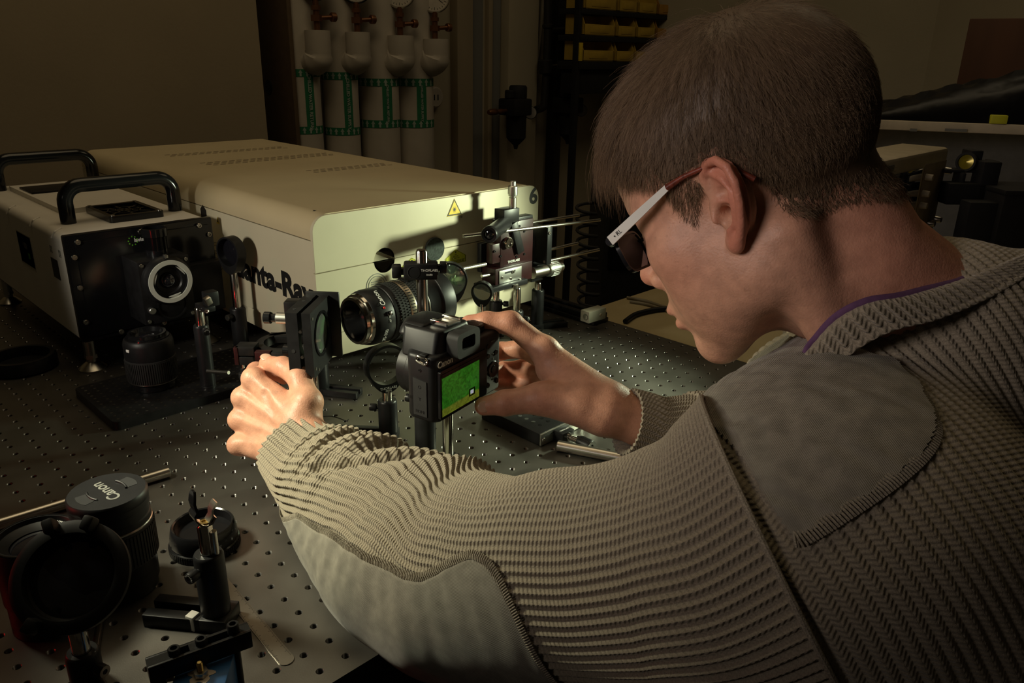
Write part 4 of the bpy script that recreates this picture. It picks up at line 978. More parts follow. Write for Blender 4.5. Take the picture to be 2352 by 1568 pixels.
# ---- photographic camera held in the right hand
def hand_camera():
    a = math.radians(12); ex = Vector((-math.sin(a), math.cos(a), 0)); ey = Vector((math.cos(a), math.sin(a), 0)); ez = Vector((0, 0, 1))
    c0 = atd(1003, 978, 0.770)
    K = Matrix.Identity(4)
    for r in range(3): K[r][0] = ex[r]; K[r][1] = -ey[r] * -1; K[r][2] = ez[r]; K[r][3] = c0[r]
    # local: x to the right along the back, y towards the viewer, z up (body lies at y < 0) -- left-handed pair handled by explicit points
    t = thing('digital_camera', c0 + ex * 0.055 - ey * 0.02, 'black digital camera held in the right hand showing a green picture on its screen', 'camera')
    def L(x, y, z): return c0 + ex * x + ey * y + ez * z
    FR = frame(c0, ez, ex)        # x = ex, z up, y = ez x ex = -ey
    sy = 1 if (FR.to_3x3() @ Vector((0, 1, 0))).dot(ey) > 0 else -1
    def lm(pts): return [(x, sy * y) for x, y in pts]
    def solid(name, outline, z0, z1, bev, mat, seg=3, top=None, parent=None):
        bm = bmesh.new(); o = lm(outline)
        v0 = [bm.verts.new((x, y, z0)) for x, y in o]
        o1 = lm(top) if top else o
        v1 = [bm.verts.new((x, y, z1)) for x, y in o1]
        n = len(o); bm.faces.new(v0); bm.faces.new(v1)
        for k in range(n): bm.faces.new((v0[k], v0[(k + 1) % n], v1[(k + 1) % n], v1[k]))
        bmesh.ops.recalc_face_normals(bm, faces=bm.faces[:])
        if bev: bmesh.ops.bevel(bm, geom=bm.edges[:], offset=bev, segments=seg, profile=0.5, affect='EDGES', clamp_overlap=True)
        mb = MB(); mb.bm(bm, FR); return mb.build(name, M_[mat], parent or t, angle=45)
    body = solid('body', [(0.0, -0.006), (0.0, -0.034), (0.008, -0.042), (0.074, -0.044), (0.082, -0.060), (0.108, -0.062), (0.117, -0.050), (0.117, -0.006), (0.111, 0.0), (0.007, 0.0)], 0.0, 0.0710, 0.0060, 'blackplas')
    # viewfinder hump with the flash housing
    solid('prism_housing', [(0.004, -0.008), (0.008, -0.050), (0.022, -0.056), (0.066, -0.056), (0.076, -0.046), (0.078, -0.008), (0.070, -0.003), (0.014, -0.003)], 0.062, 0.0915, 0.006, 'blackplas', 4,
          top=[(0.018, -0.012), (0.016, -0.052), (0.028, -0.064), (0.060, -0.064), (0.068, -0.052), (0.066, -0.012), (0.062, -0.008), (0.024, -0.008)])
    solid('flash_lid', [(0.0125, -0.030), (0.014, -0.060), (0.027, -0.0685), (0.061, -0.0685), (0.070, -0.058), (0.069, -0.030)], 0.0800, 0.0938, 0.004, 'blackplas', 4,
          top=[(0.021, -0.030), (0.021, -0.054), (0.031, -0.063), (0.057, -0.063), (0.064, -0.052), (0.063, -0.030)])
    # hot shoe
    hs = solid('hot_shoe', [(0.032, -0.031), (0.032, -0.010), (0.054, -0.010), (0.054, -0.031)], 0.0915, 0.0935, 0.0003, 'black')
    for x0, x1 in ((0.0315, 0.0355), (0.0505, 0.0545)): solid('shoe_rail', [(x0, -0.031), (x0, -0.011), (x1, -0.011), (x1, -0.031)], 0.0955, 0.0968, 0.0002, 'steel', parent=hs)
    for x0, x1 in ((0.0315, 0.0325), (0.0535, 0.0545)): solid('shoe_side', [(x0, -0.031), (x0, -0.011), (x1, -0.011), (x1, -0.031)], 0.0930, 0.0960, 0, 'steel', parent=hs)
    solid('shoe_plate', [(0.034, -0.030), (0.034, -0.010), (0.052, -0.010), (0.052, -0.030)], 0.0935, 0.0940, 0, 'satin', parent=hs)
    # mode dial, top wheel
    d = MB(); Md = frame(L(0.0895, -0.020, 0.0710), ez); d.lathe([(0.0115, -0.002), (0.0115, 0.0065), (0.0108, 0.0078), (0.0001, 0.0078)], Md, 40, cap1=False)
    for k in range(40): d.box(0.0113, 0.0119, -0.0004, 0.0004, 0.0, 0.0062, 0, Md @ Matrix.Rotation(2 * PI * k / 40, 4, 'Z'))
    dl = d.build('mode_dial', M_['blackplas'], t)
    ring_text('M Av Tv P A CA', Md @ TR(0, 0, 0.0078), 0.0085, 0.0030, 2.8, 0.42).build('lettering', M_['printgrey'], dl, smooth=False)
    MB().cyl(L(0.104, -0.045, 0.0705), L(0.104, -0.045, 0.0750), 0.0068, 24, 0.001).build('shutter_button', M_['blackplas'], t)
    # eyecup
    eo = rrect(0.038, 0.026, 0.006, 4, 0.0415, 0.0775); ei = rrect(0.022, 0.013, 0.003, 4, 0.0415, 0.0785)
    RB = frame(c0, ey, ex)       # x = ex, y = up or down
    up_s = 1 if (RB.to_3x3() @ Vector((0, 1, 0))).z > 0 else -1
    def rb(p): return [(x, up_s * y) for x, y in p]
    m = MB(); m.ringprism(rb(eo), rb(ei), -0.004, 0.0095, RB); ec = m.build('eyecup', M_['rubber'], t)
    m = MB(); m.prism(rb(ei), 0.0005, 0.002, RB); m.build('eyepiece_glass', M_['glass'], ec)
    # screen with bezel
    m = MB(); m.prism(rb(rrect(0.080, 0.0525, 0.003, 4, 0.0440, 0.0305)), -0.001, 0.0022, RB); bz = m.build('screen_bezel', M_['blackgloss'], t)
    m = MB(); m.prism(rb([(0.0065, 0.0075), (0.0695, 0.0075), (0.0695, 0.0505), (0.0065, 0.0505)]), 0.0022, 0.0025, RB)
    sm = bpy.data.materials.new('green_camera_screen'); sm.use_nodes = True; nt = sm.node_tree; N = nt.nodes; Lk = nt.links; b = N['Principled BSDF']
    b.inputs['Roughness'].default_value = 0.12; b.inputs['Base Color'].default_value = (0.01, 0.02, 0.01, 1)
    tc = N.new('ShaderNodeTexCoord'); nz = N.new('ShaderNodeTexNoise'); nz.inputs['Scale'].default_value = 170; nz.inputs['Detail'].default_value = 8; nz.inputs['Distortion'].default_value = 1.5
    Lk.new(tc.outputs['Object'], nz.inputs['Vector'])
    n2 = N.new('ShaderNodeTexNoise'); n2.inputs['Scale'].default_value = 40; Lk.new(tc.outputs['Object'], n2.inputs['Vector'])
    sx = N.new('ShaderNodeSeparateXYZ'); Lk.new(tc.outputs['Generated'], sx.inputs[0])
    mr = N.new('ShaderNodeMapRange'); mr.inputs[1].default_value = 0.22; mr.inputs[2].default_value = 0.26
    ad = N.new('ShaderNodeMath'); ad.operation = 'MULTIPLY_ADD'; ad.inputs[1].default_value = 0.08; Lk.new(n2.outputs['Fac'], ad.inputs[0]); Lk.new(sx.outputs['Z'], ad.inputs[2]); Lk.new(ad.outputs[0], mr.inputs[0])
    cr = N.new('ShaderNodeMix'); cr.data_type = 'RGBA'; cr.inputs['A'].default_value = (0.20, 0.24, 0.02, 1); cr.inputs['B'].default_value = (0.035, 0.21, 0.012, 1); Lk.new(mr.outputs[0], cr.inputs['Factor'])
    mu = N.new('ShaderNodeMix'); mu.data_type = 'RGBA'; mu.blend_type = 'MULTIPLY'; mu.inputs['Factor'].default_value = 0.75; Lk.new(cr.outputs['Result'], mu.inputs['A'])
    rr_ = N.new('ShaderNodeMapRange'); rr_.inputs[1].default_value = 0.3; rr_.inputs[2].default_value = 0.7; rr_.inputs[3].default_value = 0.25; rr_.inputs[4].default_value = 1.4; Lk.new(nz.outputs['Fac'], rr_.inputs[0]); Lk.new(rr_.outputs[0], mu.inputs['B'])
    Lk.new(mu.outputs['Result'], b.inputs['Emission Color']); b.inputs['Emission Strength'].default_value = 0.40
    o = m.build('screen', sm, t, smooth=False)
    m = MB(); m.prism(rb([(0.0065, 0.0490), (0.0695, 0.0490), (0.0695, 0.0530), (0.0065, 0.0530)]), 0.0022, 0.0026, RB); m.build('status_bar', M_['blackgloss'], t, smooth=False)
    m = MB(); m.ringprism(rb(rrect(0.0105, 0.0085, .0005, 1, 0.0565, 0.0175)), rb(rrect(0.0070, 0.0058, .0005, 1, 0.0565, 0.0175)), 0.0025, 0.0027, RB); m.build('screen_frame', M_['blackgloss'], o, smooth=False)
    m = MB(); m.prism(rb(rrect(0.0052, 0.0040, .0004, 1, 0.0565, 0.0175)), 0.0025, 0.0027, RB); m.build('screen_icon', pm('white_screen_icon', (0.3, 0.3, 0.35), 0.3, emis=(0.45, 0.45, 0.55, 0.6)), o, smooth=False)
    def word(s, x, z, size, mat='printw', bold=0.0002, par=None):
        M = frame(L(x, 0.0024, z), ey, ex); text_mb(s, size, M, 0.0002, bold=bold).build('lettering', M_[mat], par or t, smooth=False)
    text_mb('Canon', 0.0090, frame(L(0.0150, 0.0004, 0.0628), ey, ex), 0.0002, bold=0.0003).build('lettering', M_['printw'], t, smooth=False)
    word('|||| |||', 0.060, 0.0508, 0.0026, 'printgrey', 0)
    # buttons and pad on the right
    RBt = frame(L(0.0985, 0.0, 0.028), ey, ex)
    m = MB(); m.lathe([(0.0095, -0.001), (0.0095, 0.0008), (0.0088, 0.0014), (0.0045, 0.0010), (0.0042, 0.0018), (0.0001, 0.0020)], RBt, 32, cap1=False); m.build('control_pad', M_['blackgloss'], t)
    for x, z in ((0.089, 0.046), (0.104, 0.046), (0.089, 0.057), (0.106, 0.012), (0.089, 0.012)):
        m = MB(); m.lathe([(0.0030, -0.0005), (0.0030, 0.0006), (0.0026, 0.0010)], frame(L(x, 0, z), ey), 18); m.build('button', M_['blackgloss'], t)
    for s_, x, z in (('Av', 0.0985, 0.046), ('Q', 0.0985, 0.0405), ('WB', 0.0985, 0.0155), ('AF', 0.0868, 0.028), ('MENU', 0.0975, 0.0605), ('ISO', 0.1095, 0.028)): 
        text_mb(s_, 0.0024, frame(L(x, 0.0004, z), ey, ex), 0.0002).build('lettering', M_['printgrey'], t, smooth=False)
    # left side: strap lug, port cover with symbols, lens mount
    m = MB(); lug = [L(-0.0005, -0.010, 0.067), L(-0.0030, -0.010, 0.0695), L(-0.0030, -0.020, 0.0710), L(-0.0005, -0.022, 0.068), L(-0.0022, -0.021, 0.0655), L(-0.0030, -0.011, 0.0642)]
    m.tube(smoothpath(lug, 6, True), 0.0013, 8, closed=True); m.build('strap_lug', M_['steel'], t)
    MB().box(-0.0025, 0.004, -0.004, 0.004, -0.005, 0.004, 0.001, frame(L(0.002, -0.016, 0.0685), ez, ex)).build('lug_boss', M_['black'], t)
    LS = frame(L(-0.0001, 0, 0), -ex, ey); zs = 1 if (LS.to_3x3() @ Vector((0, 1, 0))).z > 0 else -1
    if zs < 0: LS = frame(L(-0.0001, 0, 0), -ex, -ey)
    dirx = 1 if zs > 0 else -1
    def ls(p): return [(dirx * y, z if True else -z) for y, z in p]
    m = MB(); m.prism(ls([(-0.0285, 0.006), (-0.0115, 0.006), (-0.0115, 0.044), (-0.0285, 0.046)][::dirx]), -0.0005, 0.0008, LS); m.build('port_cover', M_['rubber'], t)
    txd = ey if zs > 0 else -ey
    for s_, y, z, sz in (('HDMI', -0.020, 0.0105, 0.0046), ('Y', -0.020, 0.0240, 0.0055), ('O', -0.020, 0.0370, 0.0050), ('N', -0.0335, 0.0240, 0.0050)):
        text_mb(s_, sz, frame(L(-0.0010, y, z), -ex, ey if frame(L(0, 0, 0), -ex, ey).to_3x3().col[1].z > 0 else -ey), 0.0002).build('lettering', M_['black'], t, smooth=False)
    m = MB(); m.lathe([(0.0016, 0), (0.0016, 0.0006), (0.0009, 0.0006), (0.0009, 0.0001)], frame(L(0.0, -0.020, 0.055), -ex), 16); m.build('remote_port', M_['black'], t)
    m = MB(); m.lathe([(0.031, -0.002), (0.031, 0.008), (0.029, 0.010), (0.029, 0.021), (0.0275, 0.022), (0.0001, 0.022)], frame(L(0.042, -0.042, 0.038), -ey), 48, cap1=False); m.build('body_cap', M_['blackplas'], t)
hand_camera()
# ================================================================ things in the near left
def capped_lens():
    z1 = 0.105; c = onz(245, 1127, z1); x, y = c[0], c[1]
    t = thing('capped_lens', (x, y, 0), 'black zoom lens standing upright with its front cap on', 'lens'); M = TR(x, y, 0)
    mb = MB(); mb.lathe([(0.0295, 0.0002), (0.0305, 0.001), (0.0305, 0.009), (0.0325, 0.010), (0.0325, 0.034), (0.0315, 0.035), (0.0335, 0.036)], M, 56, cap1=False); mb.build('rear_barrel', M_['blackplas'], t)
    mb = MB(); mb.lathe([(0.0345, 0.036), (0.0345, 0.072), (0.0335, 0.073)], M, 56); grip_ring(mb, M, 0.0345, 0.038, 0.070, 68, 0.0010); mb.build('zoom_ring', M_['rubber'], t)
    MB().lathe([(0.0342, 0.073), (0.0344, 0.0742), (0.0338, 0.0750)], M, 56).build('silver_line', M_['satin'], t)
    mb = MB(); mb.lathe([(0.0335, 0.0745), (0.0335, 0.080), (0.0325, 0.081), (0.0325, 0.089), (0.0338, 0.090), (0.0338, 0.096)], M, 56); mb.build('front_barrel', M_['blackplas'], t)
    text_mb('.8ft', 0.0050, frame((x + 0.0327 * .72, y - 0.0327 * .69, 0.020), (0.72, -0.69, 0), (0.69, 0.72, 0))).build('lettering', M_['printgrey'], t, smooth=False)
    cp = MB(); cp.lathe([(0.0335, 0.0955), (0.0340, 0.0965), (0.0340, 0.1030), (0.0325, z1), (0.0001, z1)], M, 64, cap1=False)
    cap = cp.build('lens_cap', M_['blackplas'], t)
    tdir = onz(232, 1104, z1) - onz(262, 1124, z1); tdir.normalize()
    Mt = frame((x, y, z1), (0, 0, 1), tdir)
    text_mb('Canon', 0.0150, Mt @ TR(0, 0.0005, 0.0002), 0.0002, bold=0.0003).build('lettering', M_['printgrey'], cap, smooth=False)
    for s in (-1, 1):
        pts = [(0.0240 * math.cos(a), 0.0240 * math.sin(a)) for a in np.linspace(-0.42, 0.42, 9)] + [(0.0130, 0.0085), (0.0130, -0.0085)]
        Mr = frame((x, y, z1), (0, 0, 1), Vector((-tdir.y, tdir.x, 0)) * s)
        mb = MB(); mb.prism([(p[0] * 1.08 , p[1]) for p in pts], -0.0002, 0.0003, Mr); mb.build('grip_recess', M_['blackmatte'], cap)
        mb = MB(); mb.tube([Mr @ Vector((0.0130 + 0.0022 * math.cos(q * 1.2), 0.0100 * math.sin(q), 0.0006)) for q in np.linspace(-1.2, 1.2, 11)], 0.0011, 8); mb.build('grip_lip', M_['blackplas'], cap)
    return x, y
CLX = capped_lens()
def open_lens():
    z1 = 0.088; c = onz(80, 1228, z1); x, y = c[0], c[1]
    t = thing('open_lens', (x, y, 0), 'black lens standing at the left frame edge with its glass facing up', 'lens'); M = TR(x, y, 0)
    mb = MB(); mb.lathe([(0.031, 0.0002), (0.032, 0.001), (0.032, 0.030), (0.0335, 0.031), (0.0335, z1 - 0.002), (0.0325, z1), (0.0300, z1), (0.0285, z1 - 0.004), (0.0270, z1 - 0.0045), (0.0210, z1 - 0.0085)], M, 60, cap1=False); mb.build('barrel', M_['blackplas'], t)
    mb = MB(); mb.lathe([(0.0215, z1 - 0.010), (0.016, z1 - 0.0070), (0.008, z1 - 0.0055), (0.0001, z1 - 0.005)], M, 48, cap1=False); mb.build('front_element', M_['glass'], t)
    MB().lathe([(0.0330, z1 - .001), (0.0326, z1 + .0004), (0.0312, z1 + .0004), (0.0308, z1 - .001)], M, 60, cap0=False, cap1=False).build('filter_thread', M_['alu' if False else 'blackgloss'], t)
    ring_text('CANON ZOOM LENS', frame((x, y, z1 - 0.0041), (0, 0, 1), (1, 0, 0)) @ TR(0, 0, 0.0002), 0.0277, 0.0040, 2.35, 0.115).build('lettering', M_['printw'], t, smooth=False)
open_lens()
def cap_tin():
    c = onz(465, 1203, 0.026); x, y = c[0], c[1]; M = TR(x, y, 0)
    t = thing('lens_cap_stack', (x, y, 0), 'glossy black round cap lying upside down behind the clip post', 'cap')
    mb = MB(); mb.lathe([(0.0330, 0.0002), (0.0345, 0.001), (0.0345, 0.008), (0.0330, 0.009), (0.0335, 0.011), (0.0325, 0.020), (0.0310, 0.026), (0.0295, 0.0275), (0.0280, 0.0265), (0.0275, 0.018), (0.0001, 0.017)], M, 60, cap1=False); mb.build('shell', M_['blackgloss'], t)
    mb = MB(); grip_ring(mb, M, 0.0345, 0.001, 0.007, 80, 0.0006); mb.build('grip_rim', M_['black'], t)
cap_tin()
def clip_post():
    x, y = 0.2404, -0.1100; zh = 0.0747; zt = 0.1035
    t = thing('clip_post', (x, y, 0), 'black post holder with a small steel spring clip on top in the near left', 'post')
    post(t, x, y, zh, zt, rh=0.0128, kdir=(0.35, -0.94, 0), ktop=0.012)
    MB().cyl((x + 0.0062, y + 0.004, zh - 0.002), (x + 0.0062, y + 0.004, zt - 0.006), 0.0032, 16).build('side_pin', M_['satin'], t)
    d = Vector(CR[0]); d.z = 0; d.normalize(); b = Vector((-d.y, d.x, 0)); d, b = (d * 0.75 + b * 0.66), (b * 0.75 - d * 0.66); o = Vector((x, y, zt))
    def strip(name, pts, w, th, mat):
        mb = MB(); P = [o + d * p[0] + b * p[1] + Vector((0, 0, p[2])) for p in pts]; vs = []
        for i, p in enumerate(P):
            tg = (P[min(i + 1, len(P) - 1)] - P[max(i - 1, 0)]).normalized(); n = b.cross(tg).normalized()
            ww = w[i] if isinstance(w, (list, tuple)) else w
            for s1, s2 in ((1, 1), (1, -1), (-1, -1), (-1, 1)): vs.append(p + b * ww / 2 * s1 + n * th / 2 * s2)
        n_ = len(P); fs = [(3, 2, 1, 0), tuple(4 * n_ - 4 + k for k in range(4))]
        for i in range(n_ - 1):
            for k in range(4): fs.append((4 * i + k, 4 * i + (k + 1) % 4, 4 * i + 4 + (k + 1) % 4, 4 * i + 4 + k))
        mb.add(vs, fs); return mb.build(name, M_[mat], t)
    strip('clip_base', [(-0.0085, 0, 0.012), (-0.0080, 0, 0.009), (-0.004, 0, 0.0025), (0.000, 0, 0.0005), (0.005, 0, 0.0012), (0.0085, 0, 0.006)], 0.013, 0.0014, 'steel')
    strip('clip_jaw', [(-0.0085, 0, 0.0125), (-0.0060, 0, 0.0160), (-0.0072, 0, 0.0240), (-0.0060, 0, 0.0310), (-0.0050, 0, 0.0345)], [0.0130, 0.0130, 0.0120, 0.0105, 0.0060], 0.0022, 'blackgloss')
    strip('clip_finger', [(0.0030, 0, 0.0020), (0.0065, 0, 0.0065), (0.0070, 0, 0.0120), (0.0100, 0, 0.0165), (0.0115, 0, 0.0185)], [0.010, 0.010, 0.009, 0.010, 0.008], 0.0016, 'satin')
    MB().lathe([(0.0042, 0), (0.0042, 0.0016), (0.0020, 0.0018), (0.0020, 0.0008)], TR(x, y, zt + 0.0008), 20).build('clip_screw', M_['brass'], t)
    # its own slotted foot
    fork(t, x, y, (-0.78, -0.62), L=0.062, w=0.030, h=0.013, slot=0.0085)
    MB().box(-0.0095, -0.001, -0.0045, 0.0045, 0.0, 0.015, 0.0006, frame((x - 0.002, y - 0.0165, 0.0005), (0, 0, 1), (0.9, 0.4, 0))).build('white_chip', pm('white_plastic_chip', (0.62, 0.60, 0.55), 0.5), t)
clip_post()
def bar_clamp():
    e1 = onz(572, 1437, 0.054); e0 = onz(336, 1522, 0.054); d = (e1 - e0); d.z = 0; L_ = d.length; d.normalize(); z1 = 0.054
    t = thing('bar_clamp', ((e0[0] + e1[0]) / 2, (e0[1] + e1[1]) / 2, 0), 'black slotted clamp bar with cap screws holding down the blue box', 'clamp')
    M = frame((e0[0], e0[1], z1), (0, 0, 1), d)
    w = 0.0135; mb = MB()
    mb.box(0, L_, -w / 2, -0.0036, -0.016, 0, 0.0008, M); mb.box(0, L_, 0.0036, w / 2, -0.016, 0, 0.0008, M)
    for a, b in ((0, 0.016), (L_ * .40, L_ * .56), (L_ - 0.008, L_)): mb.box(a, b, -0.0040, 0.0040, -0.0158, -0.0002, 0, M)
    mb.build('bar', M_['black'], t)
    for u, h, zb in ((0.26, 0.004, 0.030), (0.52, 0.004, 0.020), (0.84, 0.007, -0.0535)):
        p = M @ Vector((L_ * u, 0, 0)); mb = MB(); mb.lathe([(0.0046, 0), (0.0046, h), (0.0040, h + 0.0008), (0.0026, h + 0.0008), (0.0026, h - .002), (0.0001, h - .002)], TR(p[0], p[1], z1), 22, cap1=False); s_ = mb.build('cap_screw', M_['black'], t)
        if zb < 0: MB().cyl((p[0], p[1], 0.0005), (p[0], p[1], z1), 0.0034, 16).build('threaded_rod', M_['black'], s_)
    p = M @ Vector((L_ * 0.10, 0.0, 0)); MB().cyl((p[0], p[1], 0.0005), (p[0], p[1], z1 - 0.012), 0.0040, 16).build('support_rod', M_['black'], t)
    # blue box under it
    c = onz(462, 1550, 0.036); Mb = frame((c[0], c[1], 0.0005), (0, 0, 1), (0.62, 0.78, 0))
    bx_ = thing('blue_box', (c[0], c[1], 0.0), 'small bright blue metal box with a brass stud under the clamp bar', 'box')
    MB().box(-0.020, 0.020, -0.022, 0.026, 0, 0.0352, 0.0012, Mb).build('case', pm('blue_enamel', (0.035, 0.14, 0.36), 0.38, 0, .06, 40), bx_)
    mb = MB(); mb.prism([(0.0085 * (1 + .22 * math.sin(5 * q) + .12 * math.sin(9 * q)) * math.cos(q), 0.0085 * (1 + .22 * math.sin(5 * q)) * math.sin(q)) for q in np.linspace(0, 2 * PI, 40)[:-1]], 0.0352, 0.0356, Mb); mb.build('paper_washer', pm('worn_white_paper', (0.55, 0.48, 0.40), 0.8), bx_)
    mb = MB(); mb.prism(hexa(0.0054), 0.0356, 0.0400, Mb); mb.build('hex_nut', M_['satin'], bx_)
    mb = MB(); mb.lathe([(0.0021, 0.036)] + [(0.0021 + 0.00035 * (k % 2), 0.040 + k * 0.0005) for k in range(15)] + [(0.0016, 0.048)], Mb, 18); mb.build('stud', M_['brass'], bx_)
    mb = MB(); mb.box(-0.004, 0.010, -0.004, 0.004, 0, 0.012, 0.0006, frame(onz(372, 1560, 0.02), (0, 0, 1), (0.5, 0.8, 0))); single(mb, 'brass_connector', M_['brass'], 'small brass connector beside the blue box at the lower frame edge', 'connector')
bar_clamp()
def ruler():
    a = onz(530, 1362, 0.0006); b = onz(655, 1512, 0.0006); d = b - a; L_ = d.length + 0.008; M = frame((a[0], a[1], 0.0002), (0, 0, 1), d)
    t = thing('steel_ruler', (a[0], a[1], 0), 'thin steel ruler with a rounded end lying on the table', 'ruler')
    w = 0.0135
    mb = MB(); mb.prism([(-0.04, -w / 2)] + arc(L_ - w / 2, 0, w / 2, -PI / 2, PI / 2, 14) + [(-0.04, w / 2)], 0, 0.0007, M); mb.build('blade', M_['satin'], t)
    mk = MB()
    for k in range(int(L_ / 0.0016)):
        x = k * 0.0016
        for s in (-1, 1):
            l = 0.0034 if k % 5 == 0 else 0.0018
            if x < L_ - 0.008: mk.box(x, x + 0.0003, *(sorted((s * (w / 2 - 0.0003), s * (w / 2 - l)))), 0.0007, 0.00078, 0, M)
    mk.build('graduations', M_['printk'], t, smooth=False)['kind'] = 'stuff'
ruler()
M_['nearblack'] = pm('deep_black_anodised', (0.004, 0.004, 0.0045), 0.6, 0, .2, 60, spec=0.3)
def near_mount():
    px, py = 0.2330, -0.2170
    t = thing('dark_lens_mount', (px, py, 0), 'large dark lens mount on a steel post in the near left corner', 'optic mount')
    zc = 0.098; n = Vector((0.62, -0.42, 0.66)).normalized(); M = frame((px - 0.002, py + 0.004, zc), n, (0, 0, 1)) @ Matrix.Scale(0.72, 4)
    MB().lathe([(0.036, -0.012), (0.058, -0.010), (0.060, -0.004), (0.060, 0.004), (0.054, 0.008), (0.046, 0.008), (0.045, -0.004), (0.030, -0.010)], M, 64, close=True).build('mount_ring', M_['nearblack'], t)
    mb = MB(); mb.lathe([(0.0455, -0.006), (0.030, -0.001), (0.015, 0.0015), (0.0001, 0.002)], M, 48, cap1=False); mb.build('lens', M_['glass'], t)
    for a in (0.35, -0.35, 2.6):
        Mf = M @ Matrix.Rotation(a, 4, 'Z'); mb = MB(); mb.box(0.048, 0.064, -0.006, 0.006, 0.004, 0.026, 0.003, Mf); mb.build('clamp_finger', M_['nearblack'], t)
    post(t, px, py, 0.030, zc - 0.034, rp=0.0068, kdir=(0.8, 0.3, 0), ktext=False)
    MB().box(-0.018, 0.018, -0.012, 0.012, zc - 0.040, zc - 0.026, 0.003, frame((px, py, 0), (0, 0, 1), (0.7, 0.7, 0))).build('mount_stem', M_['nearblack'], t)
near_mount()
cb = [onz(x, y, 0.004) for x, y in ((330, 1290), (262, 1345), (238, 1395), (226, 1450), (218, 1510), (225, 1550), (250, 1590), (300, 1640))]
single(MB().tube(smoothpath(cb, 8), 0.0032, 12), 'black_cable', pm('black_cable_sheath', (0.02, 0.016, 0.010), 0.35), 'thick black cable bending across the table in the near left', 'cable')
